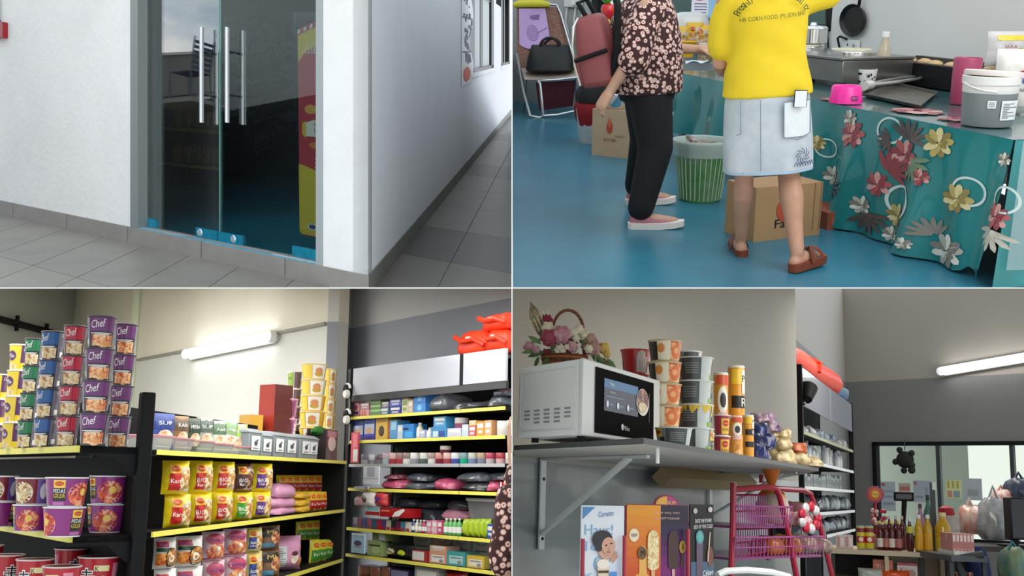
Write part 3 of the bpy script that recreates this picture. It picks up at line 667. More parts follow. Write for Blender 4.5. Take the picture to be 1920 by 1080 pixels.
def pouch_mesh(w, h, t, body, deco=None, seal=.06, seed=0, lay=False, nu=10, nv=12, wr=.10):
    """filled bag: bulging front and back, flat crimped ends"""
    g = random.Random(seed); ph = [g.random()*6 for _ in range(4)]
    def bul(u, v):
        a = max(0, 1-abs(2*u/w)**3.0); b = max(0, 1-abs((2*v-h)/h/(1-seal))**3.5) if abs((2*v-h)/h) < 1-seal else 0
        return t/2*(a*b)**.6*(1+wr*math.sin(9*u/w*2+ph[0])*math.sin(7*v/h*2+ph[1])+wr*.6*math.sin(23*v/h+11*u/w+ph[2]))+.0012
    def pinch(u, v):
        e = abs((2*v-h)/h); return u*(1-.06*(1-e)**.5*0-.035*math.sin(math.pi*v/h))
    def front(u, v, off): return Vector((pinch(u, v), -bul(u, v)-off, v))
    m = MB(); m.grid(lambda a, b: front((a-.5)*w, b*h, 0), nu, nv, body)
    m.grid(lambda a, b: Vector((pinch((.5-a)*w, b*h), bul((.5-a)*w, b*h), b*h)), nu, nv, body)
    if deco: deco(m, front, w, h)
    return m.mesh('pouch', 60)
def maggi_deco(panel, word, word2=None, c2='#e9dca6', fd=None):
    def d(m, s, w, h):
        Y = G('#f0d325'); fdm = fd or food('#caa05c', '#8a4a2a', '#efe3cc', 26)
        m.drect(s, -.03*w, .08*h, .47*w, .80*h, G('#c9c4b4'), 5, 6, .0012); m.dell(s, .22*w, .42*h, .24*w, .32*h, fdm, 16, .004, 3)
        m.drect(s, -.36*w, .12*h, .02*w, .62*h, G(panel), 4, 6, .004)
        m.dtext(s, word, -.17*w, .40*h, .13*h, G('#f6f2ea'), w=.32*w, off=.007)
        if word2: m.dtext(s, word2, -.17*w, .26*h, .10*h, G('#f6f2ea'), w=.26*w, off=.007)
        m.drect(s, -.36*w, .62*h, .02*w, .90*h, G('#e8b62c'), 4, 3, .004); m.dell(s, -.17*w, .76*h, .15*w, .085*h, G('#c42a20'), 16, .007); m.dtext(s, 'MAGGI', -.17*w, .76*h, .06*h, G('#f6d24a'), w=.22*w, off=.009)
    return d
def box_mesh(w, d, h, body, deco=None, side=None, top=None, bev=0):
    """carton; front at y=0, depth towards +y"""
    m = MB(); b = body; m.add([(-w/2,0,0),(w/2,0,0),(w/2,d,0),(-w/2,d,0),(-w/2,0,h),(w/2,0,h),(w/2,d,h),(-w/2,d,h)], [(3,2,1,0),(4,5,6,7),(0,1,5,4),(1,2,6,5),(2,3,7,6),(3,0,4,7)], [b, top or b, b, side or b, b, side or b])
    if deco: deco(m, flat(0), w, h)
    return m.mesh('carton', 30)
def panels(*ps):
    """ps: (x0,y0,x1,y1,colour) in fractions, or ('t', text, cx, cy, h, w, colour), or ('e', cx, cy, rx, ry, colour)"""
    def d(m, s, w, h):
        for i, p in enumerate(ps):
            of = .0006+.0004*i
            if p[0] == 't': m.dtext(s, p[1], (p[2]-.5)*w, p[3]*h, p[4]*h, G(p[6]), w=p[5]*w, off=of)
            elif p[0] == 'e': m.dell(s, (p[1]-.5)*w, p[2]*h, p[3]*w, p[4]*h, p[5] if not isinstance(p[5], str) else G(p[5]), off=of)
            elif p[0] == 'p': m.dpoly(s, [((x-.5)*w, y*h) for x, y in p[1]], G(p[2]), of)
            else: m.drect(s, (p[0]-.5)*w, p[1]*h, (p[2]-.5)*w, p[3]*h, p[4] if not isinstance(p[4], str) else G(p[4]), off=of)
    return d
def bottle_spec(r, h, body, cap, label, neck=.35, capr=.4, deco=None, squash=1, n=18, label_z=(.15, .5)):
    """bottle > body, cap, label"""
    b = MB().lathe([(r*.85, 0), (r, .006), (r, h*(.62)), (r*.86, h*.70), (r*neck*1.1, h*.82), (r*neck, h*.9), (r*neck, h*.94)], body, n, squash=squash).mesh('body', 50)
    c = MB().lathe([(r*capr, h*.90), (r*capr*1.04, h*.91), (r*capr, h), (r*capr*.9, h+.001)], cap, n).mesh('cap', 40)
    z0, z1 = label_z; l = MB(); l.lathe([(r+.0008, h*z0), (r+.0008, h*z1)], label, n, caps=False, squash=squash)
    if deco: deco(l, cone_surf(r+.0012, r+.0012, h), r*math.pi, h)
    return [('body', b, None), ('cap', c, None), ('label_band', l.mesh('label_band', 60), None)]
def sack_mesh(w, d, h, m0, seed=0, wr=.12, nu=14, nv=9):
    """soft lumpy folded bag or bundle lying on a surface"""
    g = random.Random(seed); ph = [g.random()*6 for _ in range(6)]
    prof = [(.0, 0), (.8, 0), (.97, .12), (1, .35), (.95, .62), (.8, .84), (.5, .97), (.22, 1), (0.001, .98)]
    m = MB(); rings = []
    for r, z in prof:
        ring = []
        for i in range(nu*2):
            a = 2*math.pi*i/(nu*2); c, s_ = math.cos(a), math.sin(a); e = 2/3.2
            x = abs(c)**e*(1 if c > 0 else -1); y = abs(s_)**e*(1 if s_ > 0 else -1)
            k = 1+wr*math.sin(3*a+ph[0]+4*z)*math.sin(5*z+ph[1])+wr*.5*math.sin(7*a+ph[2])
            zz = z*(1+wr*1.3*math.sin(2*a+ph[3])*r+wr*.6*math.sin(5*a+ph[4]+3*r)*r)
            ring.append((max(r, .001)*x*w/2*k, max(r, .001)*y*d/2*k, max(0, zz*h)))
        rings.append(ring)
    m.loft(rings, m0, cap=False); return m.mesh('bundle', 70)
def ppm(Q, p): return F/((Q @ Vector(p)).y)           # pixels per metre there
def upright(Q, p):
    a = Vector(proj(Q, p)); b = Vector(proj(Q, Vector(p)+Vector((0, 0, .5)))); d = b-a
    return RY(-math.degrees(math.atan2(d.x, -d.y)))
# ---- dim shop stock behind the glass
r_, Mx, ln, sl = dim_shelf(446, 562, 12, 16.2, (.12, .5, .85, 1.2, 1.5), 'black shelf unit with yellow strips in the dim shop by the standee')
g = random.Random(11); dcol = ['#6b8a86', '#8a8f94', '#a09a8c', '#7d8fa0', '#86978a', '#8f7f8c', '#5f7f8a']
for z in (.12, .5, .85, 1.2, 1.5):
    x = .16
    while x < ln-.25:
        wv = .13+.14*g.random(); hv = .13+.1*g.random(); cc = g.choice(dcol)
        spawn(box_mesh(wv, .2, hv, G(cc), panels((.1, .5, .9, .85, '#c9ccc8'), (.2, .15, .8, .4, g.choice(dcol)))), 'carton', 'small carton on the black shelf unit in the dim shop', 'carton', QA @ Mx @ T(x+wv/2, .05, z+.035+sl*(x+wv/2)) @ RY(-math.degrees(math.atan(sl))), 'cartons in the dim shop'); x += wv+.03
r_, Mx, ln, sl = dim_shelf(300, 412, 11.6, 11.0, (.14, .52), 'low black rack holding yellow snack bags behind the glass')
sb = pouch_mesh(.17, .24, .07, G('#b99a3c'), panels((.2, .3, .8, .6, '#7a3a20'), (.25, .65, .75, .85, '#e8d8a0')))
for zz in (.14, .52):
    for k in range(5): spawn(sb, 'snack_bag', 'yellow and brown snack bag on the low rack behind the glass', 'snack bag', QA @ Mx @ T(.14+k*.16, .12, zz+.05+sl*(.14+k*.16)) @ RY(-math.degrees(math.atan(sl))) @ Matrix.Scale(.8, 4), 'snack bags behind the glass')
# ================================================================== KITCHEN CORNER (upper right)
FZ = -1.5; TZ = -.75
def fl(px, py): return at_z(QB, px, py, FZ)
def tb(px, py): return at_z(QB, px, py, TZ)
BLUEB = mat('#31798f', .3, var=.22, vscale=1.4, detail=6, bump=.03, bscale=90)
f0 = fl(2060, 541.5); f1 = fl(961, 541.5)
m = MB(); xw = lambda y: None
m.quad([(.004, f1.y, FZ), (3.6, f0.y, FZ), (3.6, 14.5, FZ), (.004, 14.5, FZ)], BLUEB); fb = struct(m.obj('floor', base=(1.5, 7, FZ), M=QB), 'glossy blue painted floor')
e0 = tb(1905, 262); e1 = tb(1520, 185); td = (e1-e0).normalized(); tn = Vector((td.y, -td.x, 0))      # towards the wall
MT = basis(e0, -td)                    # table frame: x towards the camera end, y into the table, origin at the near front corner
wb = MT.inverted() @ tb(1660, 128); TD = wb.y
WALLB = mat('#dedbd4', .7, var=.05, vscale=1.2); WALLB2 = mat('#a9adab', .75, var=.05, vscale=1.5)
k = MT.inverted() @ tb(1548, 112); xk = -((e1-e0).length*2.6)
def tq(px, py, y):                      # point on the upright plane y=const of the table frame
    n = MT.to_3x3() @ Vector((0, 1, 0)); return MT.inverted() @ hit(QB, px, py, MT @ Vector((0, y, 0)), n)
cw = tq(1548, 100, TD+.02)
o = MB().box((cw.x, TD+.02, FZ-TZ), (1.6, TD+.16, 1.6), WALLB).obj('wall_right', M=QB @ MT); struct(o, 'pale grey wall behind the worktable')
CW = MT @ Vector((cw.x, TD+.02, 0)); CW.z = 0
LW = Vector((.0, 14.1, 0)); dw = (LW-CW).normalized(); lw = (LW-CW).length
MW = basis(CW, -dw); MWi = MW.inverted()      # far wall: x to the right, y away
def fw(px, py, y=0):
    n = MW.to_3x3() @ Vector((0, 1, 0)); return MWi @ hit(QB, px, py, MW @ Vector((0, y, 0)), n)
wa, wb_ = fw(1112, 20), fw(1562, 55); wz = fw(1320, 50).z
m = MB(); x0 = -lw; m.box((x0-.0, 0, FZ), (.14, .12, wz), WALLB2); m.box((x0, 0, wz), (wa.x, .12, 1.6), WALLB2); m.box((wb_.x, 0, wz), (.14, .12, 1.6), WALLB2); m.box((wa.x, 0, wz+1.2), (wb_.x, .12, 1.6), WALLB2)
o = m.obj('wall_back', M=QB @ MW); struct(o, 'grey back wall with a black framed window')
wr = bpy.data.objects.new('window_3', None); COL.objects.link(wr); wr.matrix_world = QB @ MW @ T(wa.x, 0, wz); struct(wr, 'black framed window over the worktable'); ww = wb_.x-wa.x
m = MB(); m.box((0, -.03, 0), (ww, .1, .06), DK); m.box((0, -.03, 0), (.1, .1, 1.2), DK); m.box((ww-.06, -.03, 0), (ww, .1, 1.2), DK); m.box((0, -.03, 1.15), (ww, .1, 1.2), DK); m.obj('window_frame', parent=wr)
for k in (1, 2): MB().box((ww*k/3-.03, -.01, .06), (ww*k/3+.03, .06, 1.15), DK).obj('mullion', parent=wr)
for k in range(3): MB().box((ww*k/3+.03, .03, .06), (ww*(k+1)/3-.03, .036, 1.15), glass_sheet('#dfe9e6', 1.5)).obj('pane', parent=wr)
m = MB(); g0 = [MW @ Vector((x, 1.6, z)) for x, z in ((x0+1.3, FZ), (3, FZ), (3, 2.5), (x0+1.3, 2.5))]; m.quad(g0, mat('#8fa39d', .8, var=.3, vscale=.8)); struct(m.obj('wall_outside', M=QB), 'pale wall seen outside the kitchen window')
# ---- table
CLOTH = mat('#1f7f80', .28, var=.14, vscale=3, coat=.9); TOPC = mat('#3f6f70', .22, coat=.9, var=.3, vscale=5)
tl = -(tq(1262, 125, 0).x); xl = -tl
tr = thing('work_table', 'long worktable under a turquoise flowered plastic cloth', 'table', QB @ MT @ T(0, 0, 0))
MB().box((xl, .0, -.04), (0, TD, -.008), mat('#4a4a48', .6)).obj('table_top', parent=tr)
for x in (xl+.08, xl*.5, -.08):
    for y in (.08, TD-.1): MB().box((x-.02, y-.02, FZ-TZ), (x+.02, y+.02, -.04), mat('#9aa0a2', .35, .7)).obj('leg', parent=tr)
tc = thing('table_cloth', 'turquoise plastic tablecloth with flowers and white rings draped to the floor', 'tablecloth', QB @ MT)
zmin = FZ-TZ
hem = [(tq(1512, 335, 0)), (tq(1560, 392, 0)), (tq(1610, 440, 0)), (tq(1700, 490, 0)), (tq(1790, 530, 0))]
def hemz(x):
    P = [(xl, -.5), (hem[0].x-.05, -.45)]+[(h.x, h.z) for h in hem]+[(hem[-1].x+.12, zmin+.06), (.2, zmin+.03)]
    for (a, za), (b, zb_) in zip(P[:-1], P[1:]):
        if a <= x <= b: return max(zmin+.012, za+(zb_-za)*(x-a)/max(b-a, 1e-6))
    return P[0][1] if x < xl else zmin+.02
def cloth(u, v, off):
    """u along (metres, negative away), v 0 at the table edge to 1 at the hem"""
    z = hemz(min(u, 0))*v; fold = .05*v*math.sin(u*9+1.5*v)+.035*v*math.sin(u*17+.6)+.05*v
    n = -fold-.014-off; return Vector((u, n, z))
def topf(x, y): return Vector((x, y, .0+.003*math.sin(9*x)*math.sin(11*y)))
m = MB(); m.grid(lambda a, b: topf(xl*(1-a), -.012+TD*b), 24, 8, TOPC); m.obj('cloth_top', parent=tc)
m = MB(); m.grid(lambda a, b: cloth(xl*(1-a), 1-b, 0), 90, 14, CLOTH); m.grid(lambda a, b: cloth(xl*(1-a), b, -.004), 90, 14, CLOTH); m.obj('cloth_drape', parent=tc, sharp=180)
m = MB(); m.grid(lambda a, b: Vector((.014+.05*(1-b)*math.sin(a*14)**2+.03*(1-b), -.014+TD*a-.05*(1-b)*(1-a), zmin*(1-b)*(1-.25*a))), 40, 10, CLOTH); m.obj('cloth_end', parent=tc, sharp=180)
m = MB(); m.grid(lambda a, b: Vector((.075+.03*math.sin(a*10), -.02+TD*a, zmin*(1-b)*.86)), 20, 8, glass_sheet('#eef4f4', 1.5, .05, ('#dfe8ea', .22))); m.obj('plastic_cover', parent=tc, sharp=180)
# printed flowers on the drape
PET = {'r': [mat('#b0585a', .5, coat=.5), mat('#8a3f48', .5, coat=.5), mat('#d29a94', .5, coat=.5)], 'g': [mat('#b8a463', .5, coat=.5), mat('#8f7f4a', .5, coat=.5), mat('#d8cb95', .5, coat=.5)], 's': [mat('#b9b4a6', .5, coat=.5), mat('#857f74', .5, coat=.5), mat('#e4e0d4', .5, coat=.5)]}
def duv(px, py):
    p = tq(px, py, -.05); return p.x, max(0, min(1, p.z/hemz(min(p.x, 0))))
def onc(u, z, off): return cloth(u, max(0, min(1, z/hemz(min(u, 0)))), off)
def flower(px, py, rad, kind, sx=1.6):
    fm = MB()
    p = tq(px, py, -.06); P = PET[kind]; g = random.Random(int(px*7+py)); r = rad/ppm(QB, MT @ p)
    for ring, (rr, n) in enumerate(((1, 9), (.62, 7), (.3, 5))):
        for k in range(n):
            a = 2*math.pi*(k+.3*ring)/n+g.random()*.3; cu, cz = p.x+sx*r*rr*.6*math.cos(a), p.z+r*rr*.6*math.sin(a)
            pts = []
            for q in range(8):
                t = 2*math.pi*q/8; x_ = .46*r*rr*math.cos(t); y_ = .26*r*rr*math.sin(t)+.001
                pts.append((cu+sx*(x_*math.cos(a)-y_*math.sin(a)), cz+x_*math.sin(a)+y_*math.cos(a)))
            fm.dpoly(onc, pts, P[(k+ring) % 3], .006+.003*ring)
    fm.obj('printed_flower', parent=tc, sharp=180)
def ring(px, py, rad, mtl, sx=1.6):
    fm = MB()
    p = tq(px, py, -.06); r = rad/ppm(QB, MT @ p); n = 26
    for k in range(n):
        a, b = 2*math.pi*k/n, 2*math.pi*(k+1)/n; q = []
        for t, rr in ((a, 1), (b, 1), (b, .84), (a, .84)): q.append((p.x+sx*r*rr*math.cos(t), p.z+r*rr*math.sin(t)))
        fm.dpoly(onc, q, mtl, .005)
    fm.obj('printed_ring', parent=tc, sharp=180)
def leafy(px, py, rad, mtl, ang, sx=1.6):
    fm = MB()
    p = tq(px, py, -.06); r = rad/ppm(QB, MT @ p)
    for k in range(7):
        a = R(ang)+(k-3)*.42; pts = []
        for q in range(7):
            t = 2*math.pi*q/7; x_ = .5*r*(1+math.cos(t)); y_ = .12*r*math.sin(t); pts.append((p.x+sx*(x_*math.cos(a)-y_*math.sin(a)), p.z+x_*math.sin(a)+y_*math.cos(a)))
        fm.dpoly(onc, pts, mtl, .004+.001*k)
    fm.obj('printed_leaf', parent=tc, sharp=180)
WR = mat('#c9d6d2', .4, coat=.5); DL = mat('#5a4f4c', .5, coat=.5); GL = mat('#6d8a6a', .5, coat=.5)
for px, py, rd, kd in ((1590, 250, 26, 'r'), (1683, 290, 27, 'r'), (1750, 268, 27, 'g'), (1640, 345, 22, 'r'), (1612, 385, 18, 's'), (1672, 405, 22, 'g'), (1787, 372, 26, 'g'), (1768, 470, 30, 's'), (1548, 330, 18, 's'), (1726, 332, 16, 'r'), (1873, 405, 24, 'r'), (1660, 440, 15, 's'), (1584, 222, 15, 's'), (1712, 455, 11, 's'), (1772, 520, 12, 's'), (1528, 268, 14, 'g'), (1872, 300, 13, 's')): flower(px, py, rd, kd)
for px, py, rd in ((1658, 245, 25), (1680, 380, 32), (1805, 360, 28), (1540, 278, 18), (1885, 375, 26)): ring(px, py, rd, WR)
for px, py, rd, mm, an in ((1690, 262, 40, DL, 70), (1700, 300, 42, GL, -60), (1655, 320, 40, PET['r'][1], 40), (1622, 400, 40, DL, -70), (1870, 430, 42, PET['s'][0], -90), (1560, 345, 30, DL, -50), (1745, 440, 34, PET['s'][1], 120), (1660, 262, 26, DL, 200)): leafy(px, py, rd, mm, an)
# flowers on the top
for px, py, r in ((1720, 210, .16), (1790, 225, .1), (1560, 188, .08)):
    p = MT.inverted() @ tb(px, py); fm2 = MB()
    for k in range(9):
        a = 2*math.pi*k/9; fm2.add([(p.x+r*(.55*math.cos(a)+.4*math.cos(a+t))*1.2, p.y+r*(.55*math.sin(a)+.4*math.sin(a+t)), .005+.0004*k) for t in (0, 1.05, 2.1, 3.14, 4.2, 5.2)], [(0, 1, 2, 3, 4, 5)], PET['r'][k % 3])
    fm2.obj('printed_flower', parent=tc)
# ---- things on the table
def on_table(px, py, rz=0, Q=QB): p = tb(px, py); p.z += .006; return QB @ T(*p) @ RZ(rz)
def sc_at(px, py): return ppm(QB, tb(px, py))
SS = mat('#8f8d88', .28, .9, var=.15, vscale=6); SSL = mat('#b9b7b0', .2, 1)
# griddle
g0 = tb(1578, 168); k = ppm(QB, g0); W_ = 128/k*1.25; MG = MT.copy(); MG.translation = tb(1576, 166)+Vector((0, 0, .006))
gr = thing('hotplate_stove', 'stainless steel twin hotplate stove on the worktable', 'stove', QB @ MG @ RZ(4))
gh = 50/k; gx0, gx1, gy0, gy1 = -1.25, 0, .0, .62
bevel(MB().box((gx0, gy0, .03), (gx1, gy1, gh), SS).obj('body', parent=gr), .008)
bevel(MB().box((gx0-.01, gy0-.015, gh), (gx1+.01, gy1, gh+.02), SS).obj('rim_top', parent=gr), .004)
for x in (gx0+.06, gx1-.06):
    for y in (.06, gy1-.06): MB().lathe([(.02, 0), (.02, .03)], BLK, 10, T(x, y, 0)).obj('foot', parent=gr)
bp = MB().box((gx0*.72, -.008, gh*.18), (gx0*.42, 0, gh*.72), BLK).obj('control_plate', parent=gr)
MB().lathe([(.03, 0), (.028, .03), (.0, .031)], BLK, 14, T(gx0*.5, -.008, gh*.4) @ RX(90)).obj('knob', parent=bp)
for x, r in ((gx0*.28, .15), (gx0*.8, .14)):
    MB().lathe([(r+.03, gh+.02), (r+.03, gh+.04), (r, gh+.05), (r, gh+.03)], CHROME, 28, T(x, .32, 0)).obj('burner_ring', parent=gr)
    MB().lathe([(r, gh+.03), (r, gh+.055), (r*.97, gh+.06), (0.001, gh+.06)], mat('#d8cfae', .5, var=.2, vscale=12), 28, T(x, .32, 0)).obj('hotplate', parent=gr)
pp = QB @ MG @ T(gx0*.8, .32, gh+.062); pt = thing('steel_pot', 'small steel pot on the hotplate stove', 'pot', pp)
MB().lathe([(.10, 0), (.115, .01), (.115, .12), (.12, .122), (.11, .12), (.105, .015), (.001, .012)], CHROME, 24).obj('pan_body', parent=pt); MB().lathe([(.12, .124), (.1, .14), (.03, .15), (.02, .17), (0, .172)], CHROME, 24).obj('lid', parent=pt)
# mug with spoon
k = sc_at(1618, 166); u = 1/k
MGm = on_table(1622, 164, -20); mg = thing('coffee_mug', 'white mug with black print holding a dark spoon', 'mug', MGm)
MB().lathe([(15*u, 0), (16*u, .004), (20*u, 33*u), (18.5*u, 33*u), (14*u, 3*u), (.001, 3*u)], mat('#eceae4', .3), 24).obj('mug_body', parent=mg)
a = arc((-17*u, 0, 17*u), 9*u, 80, 280, 10); MB().tube(a, 2.4*u, mat('#eceae4', .3), 8).obj('handle', parent=mg)
m = MB(); cs = cone_surf(16*u, 20*u, 33*u); gg = random.Random(5)
for q in range(16): m.dell(cs, -20*u+40*u*gg.random(), 6*u+20*u*gg.random(), (1+2*gg.random())*u, (1+1.6*gg.random())*u, INK, 8, .002)
m.dtext(cs, 'Life', 6*u, 24*u, 5*u, INK, off=.002); m.obj('print', parent=mg)
sp = tag(MB().tube([(-2*u, 3*u, 5*u), (-6*u, 4*u, 30*u), (-9*u, 5*u, 50*u)], [2*u, 2.2*u, 2.8*u], mat('#4a1f1c', .4), 8).obj('mug_spoon', M=MGm @ T(0, 0, .004)), 'dark brown spoon standing in the white mug', 'spoon')
# pink bowl
k = sc_at(1585, 196); u = 1/k; pk = thing('pink_pet_bowl', 'bright pink plastic bowl with dark badge on the worktable', 'bowl', on_table(1585, 194))
MB().lathe([(31*u, 0), (30.5*u, 3*u), (27*u, 30*u), (25*u, 32*u), (22*u, 30*u), (19*u, 12*u), (.001, 10*u)], mat('#ef2f9a', .3), 30).obj('bowl_body', parent=pk)
m = MB(); cs = cone_surf(31*u, 27*u, 30*u); m.drect(cs, 1*u, 6*u, 14*u, 15*u, mat('#7a2a5c', .4), 3, 1, .002); m.dtext(cs, 'PET', 7*u, 10.5*u, 4*u, mat('#ef7fc0', .4), off=.004); m.obj('badge', parent=pk)
# tray with tongs
P = [MT.inverted() @ tb(*q) for q in ((1612, 182), (1725, 207), (1758, 180), (1665, 158))]
TRM = mat('#6f675c', .35, .6, var=.35, vscale=7)
m = MB(); b0 = [Vector((p.x, p.y, .007)) for p in P]; t0 = [Vector((p.x*1.0, p.y, .03)) for p in P]; c0 = sum(b0, Vector())/4
b1 = [c0+(p-c0)*.94 for p in b0]; t1 = [c0+(p-c0)*.97+Vector((0, 0, .023)) for p in b0]; i1 = [p+Vector((0, 0, .004)) for p in b1]
base = MT @ c0; ty = thing('baking_tray', 'dull metal baking tray with tongs lying across it', 'tray', QB @ MT @ T(*c0))
m.add([p-c0 for p in b1+t0+t1+i1], [(0, 1, 2, 3)]+[(i, 4+i, 4+(i+1) % 4, (i+1) % 4) for i in range(4)]+[(4+i, 8+i, 8+(i+1) % 4, 4+(i+1) % 4) for i in range(4)]+[(8+i, 12+i, 12+(i+1) % 4, 8+(i+1) % 4) for i in range(4)]+[(12, 13, 14, 15)], TRM); m.obj('tray_pan', parent=ty)
tg0 = MT.inverted() @ tb(1622, 180); tg1 = MT.inverted() @ tb(1732, 160)
tg = thing('serving_tongs', 'steel tongs lying on the baking tray', 'tongs', QB @ MT @ T(tg0.x, tg0.y, .07)); d = Vector((tg1.x-tg0.x, tg1.y-tg0.y, 0)); n_ = Vector((-d.y, d.x, 0)).normalized()
for s_ in (1, -1): MB().tube([(0, 0, 0), d*.35+n_*.05*s_, d*.7+n_*.06*s_, d+n_*.012*s_], [.014, .012, .01, .012], mat('#d4d2cb', .25, .8), 8).obj('arm', parent=tg)
MB().tube([-d*.02, d*.08], .03, mat('#e0ded6', .3, .4), 10).obj('grip', parent=tg)
# oil bottle
k = sc_at(1645, 152); u = 1/k
spc = bottle_spec(12*u, 92*u, mat('#e6d9bd', .12, trans=.5), mat('#eceae6', .4), mat('#d98a2c', .4, c2='#8a2c5a', vscale=30), .5, .55, label_z=(.25, .48)); spawn(spc, 'oil_bottle', 'clear oil bottle with orange label and white cap beside the stove', 'bottle', on_table(1652, 160))
# black long tray by the wall
pa_, pb_ = MT.inverted() @ tb(1650, 150), MT.inverted() @ tb(1782, 180)
k = 1/ppm(QB, tb(1715, 165)); bh = 42*k
bt = thing('black_utensil_tray', 'long black tray of sauce by the wall', 'tray', QB @ MT @ T((pa_.x+pb_.x)/2, max(pa_.y, pb_.y), .006)); wl_ = abs(pb_.x-pa_.x)/2
bevel(MB().box((-wl_, -.06, 0), (wl_, .0, bh), BLK).obj('front', parent=bt), .006); MB().box((-wl_, 0, 0), (wl_, .3, bh*.9), BLK).obj('tray_body', parent=bt); MB().box((-wl_, .3, 0), (wl_, .34, bh*1.1), mat('#5b5651', .4, .5)).obj('back', parent=bt)
gg = random.Random(2)
for q in range(6): MB().blob((-wl_*.8+wl_*1.6*q/5, .12+.05*gg.random(), bh*.92), (.07, .05, .03), mat('#c9a878', .6)).obj('food_piece', parent=bt)
# pink canister, bucket, flour bags
k = 1/sc_at(1805, 200)
spec = [('canister', MB().lathe([(24*k, 0), (25*k, 3*k), (26*k, 84*k), (25*k, 86*k), (24*k, 84*k), (23*k, 6*k), (.001, 5*k)], mat('#b04868', .3, alpha=.92), 26).mesh('canister', 40), None), ('contents', MB().lathe([(22.5*k, 6*k), (23.5*k, 55*k), (.001, 57*k)], mat('#7d2e3c', .7, var=.3, vscale=20), 20).mesh('contents', 40), None)]
spawn(spec, 'pink_canister', 'translucent pink plastic canister behind the big bucket', 'canister', on_table(1806, 196))
k = 1/sc_at(1848, 240); bk = thing('paint_bucket', 'white and grey plastic tub with loose lid and paper labels', 'bucket', on_table(1849, 236))
MB().lathe([(44*k, 0), (46*k, 3*k), (49*k, 60*k), (50*k, 62*k), (50*k, 76*k), (52*k, 78*k), (52*k, 92*k), (49*k, 93*k), (48*k, 70*k), (43*k, 5*k), (.001, 4*k)], [mat('#85888a', .35)]*3+[mat('#d9d6d1', .4)]*7, 36).obj('tub', parent=bk)
lo = MB().lathe([(53*k, 90*k), (54*k, 94*k), (54*k, 99*k), (51*k, 101*k), (20*k, 99*k), (.001, 99*k)], mat('#dcd2cc', .4), 36).obj('lid', parent=bk, M=T(0, 0, 0) @ RX(-4) @ RY(4))
cs = cone_surf(46.5*k, 50*k, 62*k); m = MB(); PL = mat('#e4e6e6', .5); m.drect(cs, 2*k, 14*k, 42*k, 50*k, PL, 8, 1, .004); m.drect(cs, -22*k, 36*k, -8*k, 50*k, PL, 3, 1, .004)
gg = random.Random(8)
for q in range(9): m.drect(cs, 5*k, (18+q*3.2)*k, (12+26*gg.random())*k, (19.4+q*3.2)*k, mat('#6d7072', .6), 4, 1, .006)
for q in range(3): m.drect(cs, -20*k, (39+q*3.4)*k, -10*k, (40.3+q*3.4)*k, mat('#6d7072', .6), 2, 1, .006)
m.obj('paper_label', parent=bk); hd = [(52*k*math.cos(R(t)), -52*k*math.sin(R(t)), (80-14*math.sin(R(t)))*k) for t in range(100, 181, 10)]; MB().tube(hd, 1.6*k, mat('#e8e4de', .4), 8).obj('bucket_handle', parent=bk)
FL_ = mat('#e6e0d8', .45, var=.1, vscale=6, coat=.4)
k = 1/sc_at(1895, 215)
def flourdeco(m, s, w, h):
    m.dell(s, .1*w, .62*h, .12*w, .07*h, G('#d8443c'), 12, .004); m.dell(s, .14*w, .54*h, .1*w, .06*h, G('#3f4f9a'), 12, .004); m.drect(s, -.3*w, .12*h, .3*w, .3*h, G('#d5cfc6'), 4, 2, .003); m.dtext(s, 'TEPUNG', 0, .38*h, .06*h, G('#5a5a5a'), off=.005, w=.4*w)
spawn(pouch_mesh(78*k, 118*k, 40*k, FL_, flourdeco, .05, 3), 'flour_bag', 'white paper flour bag with red and blue mark behind the tub', 'flour bag', on_table(1896, 214, -8))
def sugardeco(m, s, w, h): m.drect(s, -.35*w, .75*h, .4*w, .9*h, G('#e4cf4a'), 5, 2, .003); m.dell(s, .2*w, .42*h, .12*w, .12*h, G('#e8b82c'), 12, .003); m.dtext(s, 'GULA', -.05*w, .58*h, .09*h, G('#b8564a'), off=.004, w=.3*w)
spawn(pouch_mesh(96*k, 74*k, 46*k, mat('#ddd6d4', .3, alpha=.9, coat=.6), sugardeco, .05, 5), 'sugar_bag', 'clear plastic sugar bag with yellow top leaning on the flour', 'sugar bag', on_table(1892, 180, 6) @ T(0, .1, 60*k))
spawn(pouch_mesh(70*k, 44*k, 40*k, mat('#c9bfba', .25, alpha=.85, coat=.6), None, .05, 9), 'plastic_bag', 'crumpled clear plastic bag lying behind the pink canister', 'plastic bag', on_table(1850, 158, 6) @ T(0, 0, 0))
